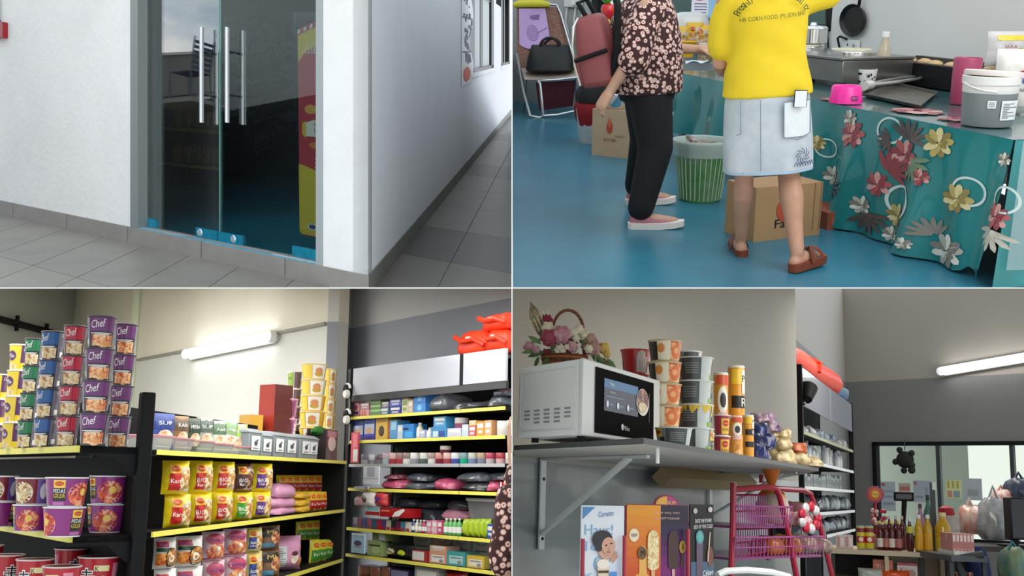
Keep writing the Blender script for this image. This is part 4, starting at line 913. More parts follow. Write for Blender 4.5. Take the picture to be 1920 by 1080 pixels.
# wall things: frying pan, sockets, lettering
def onw(px, py): p = tq(px, py, TD); return QB @ MT @ T(p.x, TD+.012, p.z)
p = tq(1602, 38, TD); u = 1/ppm(QB, MT @ p)
fp = thing('frying_pan', 'round black frying pan hanging on the pale wall', 'pan', onw(1602, 38) @ RX(90))
MB().lathe([(.001, 0), (25*u, 0), (30*u, 8*u), (29*u, 9*u), (24*u, 3*u), (.001, 3*u)], mat('#0f1011', .35), 32).obj('pan', parent=fp, M=Matrix.Diagonal((1.45, 1, 1, 1))); MB().tube([(18*u, 26*u, 7*u), (24*u, 44*u, 9*u), (26*u, 60*u, 6*u)], 3*u, BLK, 8).obj('handle', parent=fp)
for px, py, w_, lb in ((1538, 76, 14, 'white wall socket beside the black cable'), (1596, 86, 22, 'white wall socket with adapter below the frying pan')):
    q = tq(px, py, TD); u = 1/ppm(QB, MT @ q); so = thing('wall_socket', lb, 'socket', onw(px, py)); bevel(MB().box((-w_*u*1.2, -.03, -11*u), (w_*u*1.2, 0, 11*u), mat('#dededa', .4)).obj('plate', parent=so), .006); MB().box((w_*u*.5, -.034, -4*u), (w_*u*.8, -.03, 4*u), mat('#9a9a98', .4)).obj('switch', parent=so); MB().lathe([(2*u, 0), (2*u, .004)], INK, 10, T(-w_*u*.3, -.03, 2*u) @ RX(90)).obj('pin_hole', parent=so)
a, b = tq(1550, -10, TD), tq(1553, 92, TD); tag(MB().tube([(a.x, TD-.0, a.z), ((a.x+b.x)/2, TD-.01, (a.z+b.z)/2), (b.x, TD-.0, b.z)], .012, INK, 6).obj('black_cable', M=QB @ MT), 'black cable running down the pale wall', 'cable')
a, b = tq(1578, 92, TD), tq(1582, 72, TD); tag(MB().tube([(a.x, TD-.02, a.z), (a.x-.02, TD-.04, (a.z+b.z)/2+.05), (b.x, TD-.04, b.z+.02), (b.x+.1, TD-.03, b.z)], .012, INK, 6).obj('adapter_cable', M=QB @ MT), 'short black adapter cable at the socket below the pan', 'cable')
# ---- people of the kitchen corner
def fuse(m, voxel, smooth=6, name='body'):
    """one continuous surface from overlapping solids"""
    me = m.mesh(name, 180); o = bpy.data.objects.new('tmp', me); COL.objects.link(o)
    r = o.modifiers.new('r', 'REMESH'); r.mode = 'VOXEL'; r.voxel_size = voxel; r.use_smooth_shade = True
    if smooth: s = o.modifiers.new('s', 'SMOOTH'); s.iterations = smooth; s.factor = .5
    dg = bpy.context.evaluated_depsgraph_get(); out = bpy.data.meshes.new_from_object(o.evaluated_get(dg)); out.name = name
    bpy.data.objects.remove(o); bpy.data.meshes.remove(me); return out
def limb(m, pts, rad, mt, n=12):
    P = [Vector(p) for p in pts]; m.tube(P, rad, mt, n); m.blob(P[0], rad[0], mt, 10, 6); m.blob(P[-1], rad[-1], mt, 10, 6)
def ell(cx, cy, z, rx, ry, n=28, p=2.3, f=None):
    out = []
    for i in range(n):
        a = 2*math.pi*i/n; c, s_ = math.cos(a), math.sin(a); e = 2/p
        x = abs(c)**e*(1 if c >= 0 else -1)*rx; y = abs(s_)**e*(1 if s_ >= 0 else -1)*ry
        k = 1+(f(a, z) if f else 0); out.append((cx+x*k, cy+y*k, z))
    return out
def hand(m, wrist, d, up, mt, s=1.0, curl=.6):
    """palm and five fingers; d along the hand, up = back of the hand"""
    d = Vector(d).normalized(); up = (Vector(up)-d*Vector(up).dot(d)).normalized(); sd = d.cross(up); w = Vector(wrist)
    limb(m, [w, w+d*.03*s, w+d*.085*s], [.026*s, .032*s, .033*s], mt); limb(m, [w+d*.03*s+sd*.02*s, w+d*.085*s+sd*.026*s], [.022*s, .02*s], mt); limb(m, [w+d*.03*s-sd*.02*s, w+d*.085*s-sd*.026*s], [.022*s, .02*s], mt)
    for k, ln in enumerate((.07, .08, .075, .058)):
        b = w+d*.088*s+sd*(.033-.022*k)*s; j1 = b+(d*.5-up*curl*.25)*ln*s; j2 = j1+(d*.2-up*curl*.6)*ln*.6*s; limb(m, [b, j1, j2], [.0095*s, .009*s, .0075*s], mt, 8)
    b = w+d*.035*s+sd*.035*s; limb(m, [b, b+(d*.5+sd*.6-up*.2)*.045*s, b+(d*1.0+sd*.55-up*.5)*.075*s], [.013*s, .011*s, .009*s], mt, 8)
SKIN = mat('#b98a70', .5, var=.10, vscale=14); SKIN2 = mat('#c49a80', .5, var=.08, vscale=14); HAIR = mat('#1d1917', .5, var=.3, vscale=60)
SHIRT = mat('#dcbd1c', .75, var=.05, vscale=7, bump=.25, bscale=9); 
# --- person at the stove: yellow T-shirt, denim skirt
pc = fl(1441, 497); PM = T(*pc) @ upright(QB, pc) @ Matrix.Diagonal((1, 1, 1.045, 1))
lh = (PM.inverted() @ fl(1391, 480)); rh = (PM.inverted() @ fl(1490, 511)); lh.z = rh.z = 0
y1 = thing('person', 'person in yellow T-shirt and pale denim skirt standing at the worktable', 'person', QB @ PM)
m = MB(); cy = (lh.y+rh.y)/2
L_an = Vector((lh.x+.0, lh.y+.03, .09)); L_kn = Vector((-.115, cy+.05, .47)); R_an = Vector((rh.x+.02, rh.y+.03, .09)); R_kn = Vector((.115, cy+.0, .47))
for an, kn, s_ in ((L_an, L_kn, .92), (R_an, R_kn, 1.06)):
    hip = Vector((kn.x*.85, cy, .88)); c1 = kn.lerp(an, .28)+Vector((0, -.012, 0)); c2 = kn.lerp(an, .62)
    limb(m, [hip, hip.lerp(kn, .5), kn, c1, c2, an], [.095, .082, .055*s_, .062*s_, .046*s_, .036*s_], SKIN, 14)
for an, dr in ((L_an, Vector((.05, 1, 0)).normalized()), (R_an, Vector((.75, .66, 0)).normalized())):
    hl = an+Vector((0, 0, -.045))-dr*.025; limb(m, [hl, hl+dr*.06+Vector((0, 0, .012)), hl+dr*.14, hl+dr*.2+Vector((0, 0, -.008))], [.034, .038, .034, .024], SKIN, 12)
    sd = dr.cross(Vector((0, 0, 1)))
    for q in range(5): b = hl+dr*(.195-.008*abs(q-1))+sd*(.032-.016*q)+Vector((0, 0, -.012)); limb(m, [b, b+dr*.035], [.012, .010] if q else [.015, .013], SKIN, 8)
limb(m, [(0, cy, .86), (0, cy, 1.0), (0, cy+.0, 1.2), (0, cy+.02, 1.33)], [.14, .12, .13, .11], SKIN, 16)
limb(m, [(0, cy+.02, 1.33), (0, cy+.03, 1.42), (0, cy+.045, 1.5)], [.075, .055, .055], SKIN)
m.blob((0, cy+.06, 1.585), (.075, .095, .115), SKIN, 16, 12); m.blob((0, cy+.155, 1.575), (.014, .02, .02), SKIN, 8, 6)
for s_ in (-1, 1): m.blob((s_*.077, cy+.055, 1.58), (.012, .02, .03), SKIN, 8, 6)
LS = Vector((-.205, cy+.02, 1.36)); LE = Vector((-.235, cy+.06, 1.05)); LH = Vector((-.17, cy+.30, 1.0))
RS = Vector((.2, cy+.02, 1.37)); RE = Vector((.40, cy+.12, 1.365)); RH = Vector((.44, cy+.30, 1.5))
limb(m, [LS, LS.lerp(LE, .5), LE, LE.lerp(LH, .4), LH], [.055, .05, .042, .042, .028], SKIN); hand(m, LH, LH-LE, (0, 0, 1), SKIN)
limb(m, [RS, RS.lerp(RE, .5), RE, RE.lerp(RH, .4), RH], [.06, .056, .047, .044, .029], SKIN); hand(m, RH, RH-RE, (0, -.3, 1), SKIN)
bo = bpy.data.objects.new('body', fuse(m, .0085, 5)); COL.objects.link(bo); bo.parent = y1
m = MB(); m.blob((0, cy+.045, 1.61), (.085, .1, .11), HAIR, 16, 10); m.blob((0, cy-.06, 1.6), (.05, .045, .05), HAIR, 12, 8); ho = m.obj('hair', parent=y1)
m = MB()
for s_ in (-1, 1): m.blob((s_*.03, cy+.146, 1.595), (.012, .008, .007), mat('#efe9e2', .3), 8, 6); m.blob((s_*.03, cy+.153, 1.595), (.005, .004, .005), INK, 6, 5)
m.obj('eyes', parent=y1); MB().blob((0, cy+.146, 1.53), (.024, .008, .007), mat('#9a5a54', .5), 10, 6).obj('mouth', parent=y1)
# shirt
def wr(a, z): return .034*math.sin(30*z+3.2*math.sin(a)+3.8*math.cos(a))*max(0, 1-abs(z-1.08)/.3)+.02*math.sin(31*z+5*math.cos(a))*max(0, 1-abs(z-1.0)/.2)
m = MB(); rg = [ell(0, cy, .885, .236, .165, 40), ell(0, cy, .93, .232, .165, 40, f=wr)]
for z, rx, ry in ((.97, .222, .16), (1.01, .212, .155), (1.05, .204, .15), (1.09, .2, .148), (1.13, .2, .148), (1.17, .2, .15), (1.21, .203, .15), (1.25, .206, .15), (1.29, .21, .148), (1.33, .212, .14), (1.37, .2, .125), (1.405, .15, .105), (1.43, .085, .085)): rg.append(ell(0, cy+.0+max(0, z-1.25)*.1, z, rx, ry, 40, f=wr))
m.loft(rg, SHIRT)
limb(m, [LS+Vector((.04, 0, .0)), LS.lerp(LE, .35), LS.lerp(LE, .72)], [.085, .078, .076], SHIRT, 16); limb(m, [RS+Vector((-.05, -.01, -.03)), RS.lerp(RE, .3)+Vector((0, 0, -.01)), RS.lerp(RE, .66)+Vector((0, 0, -.008))], [.095, .085, .078], SHIRT, 16)
sh = bpy.data.objects.new('shirt', fuse(m, .011, 2, 'shirt')); COL.objects.link(sh); sh.parent = y1
def back(u, z, off):
    x = u; q = max(0, 1-abs(x/.214)**2.3)**(1/2.3); return Vector((x, cy+max(0, z-1.25)*.1-(.148+.006)*q-off-.014, z))
GRN = mat('#2f4a1e', .6); m = MB(); m.dtext(back, 'HR CORN FOOD (M) SDN BHD', -.0, 1.272, .026, GRN, w=.335, off=.006, rot=2.5)
s_ = 'Freshly . Healthy . Quality'; n_ = len(s_)
for i, c in enumerate(s_):
    if c == ' ': continue
    a = R(152-124*i/(n_-1)); m.dtext(back, c, .2*math.cos(a), 1.222+.165*math.sin(a), (.031 if c in 'yQFHltdh' else .024) if c != '.' else .007, GRN, off=.006, rot=math.degrees(a)-90)
m.obj('shirt_print', parent=sh)
# skirt
DEN = mat('#bcc0c2', .8, var=.10, vscale=5, bump=.35, bscale=26, c2='#a4acb2'); DEN2 = mat('#9fb4c6', .8, var=.1, vscale=30)
def sw(a, z): return .02*math.sin(5*a+2)*max(0, (.8-z)/.3)+.012*math.sin(9*a)*max(0, (.62-z)/.12)
m = MB(); zs = [.505, .52, .56, .61, .66, .72, .78, .84, .88, .905]; rg = [ell(0, cy, z, .238-.022*((z-.505)/.4)**2, .168-.012*((z-.505)/.4)**2, 44, f=sw) for z in zs]
m.loft(rg, [DEN2]*1+[DEN]*8, cap=False); m.loft([ell(0, cy, z, .205, .145, 44, f=sw) for z in reversed(zs)], DEN, cap=False); sk_ = m.obj('skirt', parent=y1, sharp=180)
def skb(u, z, off):
    q = max(0, 1-abs(u/.24)**2.3)**(1/2.3); return Vector((u, cy-.172*q-off-.004, z))
SEAM = mat('#6f7f8c', .8); PK = mat('#d3d7d8', .8, var=.06, vscale=20)
m = MB(); m.drect(skb, .045, .69, .195, .865, PK, 8, 4, .004); pkt = m.obj('pocket', parent=sk_)
m = MB()
for a, b in (((.045, .69), (.045, .865)), ((.045, .865), (.195, .865)), ((.195, .865), (.195, .7)), ((.195, .7), (.12, .675)), ((.12, .675), (.045, .69)), ((-.075, .53), (-.075, .88)), ((-.17, .72), (-.17, .88)), ((-.17, .72), (-.19, .71))):
    n_ = 6; pts = [skb(a[0]+(b[0]-a[0])*k/n_, a[1]+(b[1]-a[1])*k/n_, .007) for k in range(n_+1)]; m.tube(pts, .0022, SEAM, 5)
m.obj('stitching', parent=sk_)
m = MB(); EMB = mat('#4a5378', .7)
for k in range(9):
    a = k*.7; pts = [skb(.15+.045*math.cos(a+t*.9)*(.3+t*.5), .59+.045*math.sin(a+t*.9)*(.3+t*.5), .008) for t in (0, .4, .8, 1.2)]; m.tube(pts, .002, EMB, 5)
for k in range(7): m.tube([skb(.10+.016*k, .54+.006*(k % 2), .008), skb(.112+.016*k, .56, .008), skb(.12+.016*k, .538, .008)], .002, EMB, 5)
m.obj('embroidery', parent=sk_)
# sandals
LEA = mat('#7a3a22', .45, var=.15, vscale=20)
for hp, dr, lab in ((lh, Vector((.05, 1, 0)).normalized(), 'brown leather sandal'), (rh, Vector((.75, .66, 0)).normalized(), 'brown leather sandal')):
    sd = Vector((dr.y, -dr.x, 0)); mm = Matrix((sd, dr, Vector((0, 0, 1)))).transposed().to_4x4(); mm.translation = Vector((hp.x, hp.y, 0))
    sn = bpy.data.objects.new('sandal', None); COL.objects.link(sn); sn.parent = y1; sn.matrix_local = mm
    ol = [(0.03*math.cos(R(t))*1.2, .0+.035*math.sin(R(t))) for t in range(180, 361, 30)]+[(.042, .1), (.05, .18), (.044, .235), (.02, .262), (-.02, .258), (-.044, .22), (-.046, .16), (-.036, .08)]
    m = MB(); n_ = len(ol); m.add([(x, y, 0) for x, y in ol]+[(x*1.04, y, .042) for x, y in ol], [tuple(range(n_-1, -1, -1)), tuple(range(n_, 2*n_))]+[(i, (i+1) % n_, (i+1) % n_+n_, i+n_) for i in range(n_)], LEA); m.obj('sole', parent=sn)
    for t0, x0, t1, x1 in ((.10, -.052, .19, .052), (.19, -.052, .10, .052)):
        m = MB(); n_ = 8; ring = []
        for k in range(n_+1):
            t = k/n_; x = x0+(x1-x0)*t; y = t0+(t1-t0)*t; z = .03+.072*math.sin(math.pi*t)**.6; ring.append([(x, y-.016, z), (x, y+.016, z-.004), (x, y+.016, z+.002), (x, y-.016, z+.006)])
        m.loft(ring, LEA); m.obj('strap', parent=sn)
# phone in the back pocket
ph = thing('mobile_phone', 'mobile phone with pale case sticking out of the skirt pocket', 'phone', QB @ PM @ T(.125, cy-.178, .835) @ RX(2) @ RY(4)); bevel(MB().box((-.034, -.009, 0), (.034, -.001, .085), mat('#1c1d20', .3)).obj('phone_body', parent=ph), .006); bevel(MB().box((-.030, -.0105, .002), (.030, -.0085, .081), mat('#d5d8de', .3)).obj('case', parent=ph), .004)
# --- person in flowered blouse
def floral():
    m = bpy.data.materials.new('mat_floral'); m.use_nodes = True; nt = m.node_tree; b = nt.nodes['Principled BSDF']; L = nt.links; b.inputs['Roughness'].default_value = .8
    tx = nt.nodes.new('ShaderNodeTexCoord'); v = nt.nodes.new('ShaderNodeTexVoronoi'); v.inputs['Scale'].default_value = 40; r = nt.nodes.new('ShaderNodeValToRGB'); e = r.color_ramp.elements
    e[0].position = 0; e[0].color = lin('#8a4038'); e[1].position = 1; e[1].color = lin('#3a1c1c')
    for p, c in ((.16, '#8a4038'), (.2, '#ecd9cf'), (.42, '#d8a89c'), (.52, '#3a1c1c')): k = e.new(p); k.color = lin(c)
    L.new(tx.outputs['Object'], v.inputs['Vector']); L.new(v.outputs['Distance'], r.inputs['Fac']); L.new(r.outputs['Color'], b.inputs['Base Color']); return m
FLOR = floral()
pc2 = fl(1212, 415); PM2 = T(*pc2) @ upright(QB, pc2) @ Matrix.Diagonal((1.14, 1.1, 1.09, 1)); k2 = ppm(QB, pc2)
nf = PM2.inverted() @ fl(1186, 428); ff = PM2.inverted() @ fl(1180, 383)
w2_ = thing('person', 'person in brown flowered blouse and black trousers with a backpack, facing the table', 'person', QB @ PM2)
m = MB(); cx = -.0; hz_ = .84
for ft, hy in ((nf, -.07), (ff, .09)):
    an = Vector((ft.x+.04, ft.y, .09)); kn = Vector((.03, (ft.y+hy)/2, .45)); hip = Vector((0, hy, .84)); limb(m, [hip, hip.lerp(kn, .5), kn, kn.lerp(an, .4), an], [.09, .08, .055, .055, .038], SKIN2)
    hl = Vector((ft.x+.03, ft.y, .05)); limb(m, [hl, hl+Vector((.1, 0, 0)), hl+Vector((.2, 0, -.012))], [.034, .036, .026], SKIN2)
limb(m, [(0, 0, .85), (-.01, 0, 1.0), (-.01, 0, 1.2), (0, 0, 1.28)], [.13, .12, .13, .11], SKIN2, 16); limb(m, [(0, 0, 1.28), (.03, 0, 1.37), (.05, 0, 1.42)], [.07, .052, .05], SKIN2); m.blob((.075, 0, 1.49), (.095, .073, .11), SKIN2, 16, 12); m.blob((.17, 0, 1.48), (.02, .014, .02), SKIN2, 8, 6)
for s_ in (-1, 1): m.blob((.06, s_*.074, 1.485), (.02, .012, .028), SKIN2, 8, 6)
S1 = Vector((-.02, -.19, 1.24)); E1 = Vector((-.12, -.25, .96)); H1 = Vector((-.22, -.24, .80)); S2 = Vector((0, .19, 1.24)); E2 = Vector((.08, .24, 1.0)); H2 = Vector((.3, .2, .98))
limb(m, [S1, S1.lerp(E1, .5), E1, H1], [.055, .048, .04, .028], SKIN2); hand(m, H1, (-.5, 0, -.85), (-.8, -.3, .3), SKIN2, 1.05, .9)
limb(m, [S2, S2.lerp(E2, .5), E2, H2], [.055, .048, .04, .028], SKIN2); hand(m, H2, H2-E2, (0, 0, 1), SKIN2)
bo = bpy.data.objects.new('body', fuse(m, .0085, 5)); COL.objects.link(bo); bo.parent = w2_
m = MB(); m.blob((.05, 0, 1.515), (.1, .083, .105), HAIR, 16, 10); m.blob((-.05, 0, 1.45), (.05, .06, .1), HAIR, 12, 8); m.obj('hair', parent=w2_)
m = MB()
for s_ in (-1, 1): m.blob((.16, s_*.03, 1.5), (.008, .012, .007), mat('#efe9e2', .3), 8, 6); m.blob((.167, s_*.03, 1.5), (.004, .005, .005), INK, 6, 5)
m.obj('eyes', parent=w2_); MB().blob((.163, 0, 1.435), (.008, .024, .007), mat('#9a5a54', .5), 10, 6).obj('mouth', parent=w2_)
TRO = mat('#121214', .85, bump=.2, bscale=20); m = MB()
for ft, hy in ((nf, -.07), (ff, .09)):
    an = Vector((ft.x+.045, ft.y, .12)); kn = Vector((.035, (ft.y+hy)/2, .45)); hip = Vector((0, hy, .86)); limb(m, [hip, hip.lerp(kn, .4), kn, kn.lerp(an, .5), an], [.125, .12, .098, .085, .074], TRO, 16)
m.loft([ell(0, 0, z, rx, .17, 28) for z, rx in ((.72, .15), (.8, .165), (.88, .16), (.96, .14))], TRO); to = bpy.data.objects.new('trousers', fuse(m, .012, 3, 'trousers')); COL.objects.link(to); to.parent = w2_
m = MB(); bw = lambda a, z: .02*math.sin(6*a+8*z)*max(0, (1.15-z)/.35)
m.loft([ell(x, 0, z, rx, ry, 36, f=bw) for z, x, rx, ry in ((.765, .0, .195, .215), (.80, .0, .2, .22), (.9, -.005, .205, .222), (1.0, -.01, .205, .222), (1.1, -.015, .195, .218), (1.2, -.01, .17, .205), (1.27, 0, .135, .17), (1.32, .01, .08, .09))], FLOR)
limb(m, [S1+Vector((.03, .04, .0)), S1.lerp(E1, .5), E1+Vector((.02, 0, -.0))], [.09, .092, .088], FLOR, 16); limb(m, [S2+Vector((0, -.04, 0)), S2.lerp(E2, .5), E2], [.085, .085, .08], FLOR, 16)
bl = bpy.data.objects.new('blouse', fuse(m, .011, 3, 'blouse')); COL.objects.link(bl); bl.parent = w2_
SHO = mat('#b0707c', .7, bump=.2, bscale=60); SOL = mat('#e6dcd2', .6)
for ft in (nf, ff):
    so = bpy.data.objects.new('shoe', None); COL.objects.link(so); so.parent = w2_; so.matrix_local = T(ft.x-.02, ft.y, 0)
    rg = []
    for x, hw_, h_ in ((-.005, .02, .03), (.01, .034, .034), (.08, .036, .028), (.16, .044, .026), (.24, .044, .03), (.29, .03, .036), (.305, .012, .04)): rg.append([(x, hw_*math.cos(t)*1.1, (.02+.6*h_ if math.sin(t) > 0 else .0+max(0, (x-.22))*.15)+.004*math.sin(t)) for t in [2*math.pi*i/14 for i in range(14)]])
    MB().loft(rg, SOL).obj('sole', parent=so)
    rg = []
    for x, hw_, h_ in ((.0, .02, .06), (.015, .033, .095), (.06, .036, .10), (.11, .04, .088), (.17, .044, .065), (.24, .041, .048), (.285, .028, .036), (.298, .01, .03)): rg.append([(x, hw_*math.cos(t), .026+(h_-.026)*max(0, math.sin(t))**.7) for t in [2*math.pi*i/16 for i in range(16)]])
    subsurf(MB().loft(rg, SHO).obj('upper', parent=so), 1)
# backpack
bpM = QB @ PM2 @ T(-.25, -.10, .82) @ RY(-9) @ RZ(-12); BP = mat('#8f4a4c', .55, var=.08, vscale=10)
bpk = thing('backpack', 'dusty rose backpack worn by the person in the flowered blouse', 'backpack', bpM)
m = MB(); m.loft([ell(0, 0, z, rx, ry, 28, 3.4) for z, rx, ry in ((0, .085, .13), (.02, .1, .15), (.16, .105, .155), (.3, .095, .15), (.37, .08, .13), (.40, .05, .09))], BP); subsurf(m.obj('pack_body', parent=bpk), 1)
m = MB(); m.loft([ell(-.095, 0, z, .02, rx, 20, 3) for z, rx in ((.03, .10), (.05, .115), (.17, .115), (.19, .1))], BP); m.obj('front_pocket', parent=bpk)
MB().tube([(-.1, -.152, .17), (-.05, -.165, .18), (.08, -.16, .2)], .012, BLK, 8).obj('strap', parent=bpk); MB().tube([(-.02, -.03, .39), (-.05, -.03, .47), (-.01, .03, .48), (.02, .03, .40)], .014, BLK, 8).obj('grab_handle', parent=bpk)
m = MB()
for q in (0,): m.tube([(-.1, -.115, .03), (-.112, -.115, .14), (-.105, -.12, .25), (-.085, -.11, .35), (-.06, -.06, .39)], .006, mat('#d8d2c8', .3, .6), 6)
m.obj('zip', parent=bpk); MB().tube([(.08, -.11, .05), (.13, -.15, .2), (.17, -.15, .42), (.16, -.1, .47)], .02, BLK, 8).obj('shoulder_strap', parent=bpk)
# ---- folding chair with cloth and handbag
ch_p = fl(1033, 214); k = 1/ppm(QB, ch_p); AL = mat('#c9ccce', .25, .9); WEAVE = mat('#8f6a5c', .8, c2='#6a4a40', vscale=60)
MC_ = QB @ T(*ch_p); fc = thing('folding_chair', 'folding camp chair with brown weave, silver tubes and yellow headrest', 'chair', MC_)
P_ = lambda x, z, y=0: Vector((x*k, y, z*k))      # pixels off the foot point
back_top, seat_z = 196, 72
def side(x0, s_): return [P_(x0-6*s_, 0, -.3), P_(x0, 60, -.22), P_(x0+2*s_, 72, -.1)]
MB().tube([P_(-64, 110, .1), P_(-50, 40, -.3), P_(-40, 4, -.36), P_(-24, 0, -.36), P_(-16, 4, -.36), P_(-22, 60, -.3), P_(-26, 66, -.28)], 2.6*k, AL).obj('frame_tube', parent=fc)
MB().tube([P_(-26, 66, -.28), P_(10, 68, -.3), P_(60, 74, -.3)], 2.4*k, AL).obj('frame_tube', parent=fc)
MB().tube([P_(-16, 4, -.36), P_(10, 6, -.36), P_(52, 14, -.3), P_(60, 74, -.25)], 2.4*k, AL).obj('frame_tube', parent=fc)
MB().tube([P_(-66, 196, .5), P_(-10, 198, .5), P_(12, 196, .5), P_(20, 180, .45), P_(46, 90, .1), P_(58, 74, -.1)], 2.6*k, AL).obj('frame_tube', parent=fc)
MB().tube([P_(44, 76, .05), P_(50, 30, .3), P_(56, 2, .4)], 2.4*k, AL).obj('frame_tube', parent=fc); MB().tube([P_(-46, 76, .05), P_(-48, 30, .3), P_(-50, 2, .4)], 2.4*k, AL).obj('frame_tube', parent=fc)
def bk_(u, v, off): a = P_(-64+8*v*0, 84, .08).lerp(P_(50-8, 84, .08), u); b = P_(-64, 192, .5).lerp(P_(16, 192, .5), u); p = a.lerp(b, v); p.y += .06*math.sin(math.pi*v)-off; return p
m = MB(); m.grid(lambda a, b: bk_(a, b, 0), 10, 10, WEAVE); m.obj('back_weave', parent=fc)
def st_(u, v, off): a = P_(-50, 68, -.3).lerp(P_(56, 76, -.3), u); b = P_(-56, 84, .08).lerp(P_(48, 86, .08), u); p = a.lerp(b, v); p.z += off-.02*math.sin(math.pi*u); return p
m = MB(); m.grid(lambda a, b: st_(a, b, 0), 8, 5, mat('#b9a79a', .7, var=.1, vscale=20)); m.obj('seat_weave', parent=fc)
m = MB(); m.grid(lambda a, b: P_(-30, 62, -.26).lerp(P_(44, 66, -.22), a).lerp(P_(-22, 8, -.1).lerp(P_(40, 16, -.05), a), b), 6, 6, mat('#5c2430', .85, var=.2, vscale=8)); m.obj('under_panel', parent=fc)
m = MB(); m.tube([P_(-69, 196, .5), P_(-60, 198, .48), P_(-20, 199, .48), P_(-2, 197, .48)], [5*k, 7*k, 7*k, 5*k], mat('#c9c234', .6), 12); m.obj('head_roll', parent=fc)
pur = MB(); LIL = mat('#b79bc9', .8)
cl = lambda u, v, off: bk_(.05+.62*u, .98-.6*v, off+.025+.015*math.sin(6*u+4*v))
pur.grid(lambda a, b: cl(a, b*(1+.12*math.sin(5*a)), 0), 10, 10, LIL); pur.grid(lambda a, b: cl(1-a, b*(1+.12*math.sin(5*(1-a))), -.006), 10, 10, LIL)
PI_ = mat('#7a6392', .8)
for q in range(4): 
    n_ = 18
    for t in range(n_): a, b = 2*math.pi*t/n_, 2*math.pi*(t+1)/n_; rr = .05+.055*q; pur.dpoly(cl, [(.45+rr*math.cos(a)*.9, .68+rr*math.sin(a)), (.45+rr*math.cos(b)*.9, .68+rr*math.sin(b)), (.45+(rr-.015)*math.cos(b)*.9, .68+(rr-.015)*math.sin(b)), (.45+(rr-.015)*math.cos(a)*.9, .68+(rr-.015)*math.sin(a))], PI_, .008)
pur.dpoly(cl, [(.62, .66), (.95, .52), (.95, .54), (.62, .68)], PI_, .008); pur.dpoly(cl, [(.4, .2), (.75, .16), (.72, .3), (.42, .28)], PI_, .008)
tag(pur.obj('purple_shirt', M=MC_), 'lilac shirt with target print hung over the chair back', 'shirt')
hb = thing('handbag', 'black leather handbag sitting on the folding chair', 'handbag', MC_ @ T(*(P_(-3, 80, -.12)))); HB = mat('#101412', .5, bump=.1, bscale=40)
m = MB(); m.loft([[(x, y, z) for x, y, z in ell(0, 0, z_*k, w_*k, d_, 24, 4)] for z_, w_, d_ in ((0, 40, .12), (4, 45, .14), (24, 42, .12), (42, 36, .06), (48, 34, .02))], HB); m.obj('bag_body', parent=hb)
MB().tube(arc((-2*k, -.03, 44*k), 17*k, 10, 170, 10), 2.4*k, HB).obj('handle', parent=hb); MB().tube(arc((4*k, .03, 44*k), 15*k, 10, 170, 10), 2.2*k, HB).obj('handle', parent=hb)
# crinkled clear bag and shelf ends that peep in at the left edge
p = fl(968, 190); 
# white wires and socket on the back wall
q = fw(1078, 4); so = thing('wall_socket', 'white double socket with white cables on the back wall', 'socket', QB @ MW @ T(q.x, -.01, q.z)); bevel(MB().box((-.14, -.04, -.06), (.14, 0, .07), mat('#dcdcd8', .4)).obj('plate', parent=so), .008); MB().box((.02, -.08, -.03), (.08, -.04, .04), mat('#e6e6e2', .4)).obj('plug', parent=so)
for k_, (x0, x1, x2) in enumerate(((1064, 1060, 1070), (1080, 1076, 1081), (1090, 1092, 1094))):
    pts = [fw(x0, 6, -.03), fw(x1, 40, -.03), fw(x2, 84, -.03)]; tag(MB().tube([(a.x, -.03, a.z) for a in pts], .012, mat('#dcdcd8', .4), 6).obj('white_cable', M=QB @ MW), 'white cable hanging from the double socket', 'cable', 'white cables of the double socket')
# notice in the window
a, b = fw(1298, -12, -.04), fw(1345, 34, -.04); nt0 = thing('window_notice', 'white and blue notice with pink blossom stuck on the window', 'notice', QB @ MW @ T((a.x+b.x)/2, -.04, b.z)); w_ = b.x-a.x; h_ = a.z-b.z
m = MB().box((-w_/2, -.004, 0), (w_/2, 0, h_), mat('#e9e6ec', .5)); m.drect(flat(-.004), w_*.15, 0, w_/2, h_, mat('#9cc4e0', .5), off=.002); m.dell(flat(-.004), -w_*.2, h_*.85, w_*.22, h_*.14, mat('#d8446a', .5), off=.003)
for q in range(4): m.drect(flat(-.004), -w_*.38, h_*(.2+.12*q), w_*.1, h_*(.24+.12*q), mat('#6a6a8a', .5), off=.003)
m.obj('paper', parent=nt0)
# balloons
for px, py, r, c, lb in ((1141, 20, 15, '#d8262c', 'red balloon hanging by the window'), (1135, 44, 11, '#c9a92c', 'yellow balloon hanging below the red one'), (1138, -8, 14, '#3aa42c', 'green balloon hanging above the red one'), (1365, -2, 14, '#d4264a', 'red balloon hanging behind the person in yellow')):
    p = at_y(QB, px, py, 9.2 if px < 1300 else 9.4); k = 1/ppm(QB, p); bl_ = thing('hanging_balloon', lb, 'balloon', QB @ T(*p)); MB().lathe([(.001, -1.15*r*k), (.5*r*k, -.85*r*k), (.9*r*k, -.3*r*k), (r*k, .2*r*k), (.8*r*k, .7*r*k), (.001, r*k)], mat(c, .2, coat=.6), 18).obj('skin', parent=bl_); MB().lathe([(.16*r*k, -1.35*r*k), (.05*r*k, -1.15*r*k)], mat(c, .3), 8).obj('knot', parent=bl_); MB().tube([(0, 0, r*k*.9), (.02, 0, r*k+.9)], .003, WHT, 5).obj('string', parent=bl_)
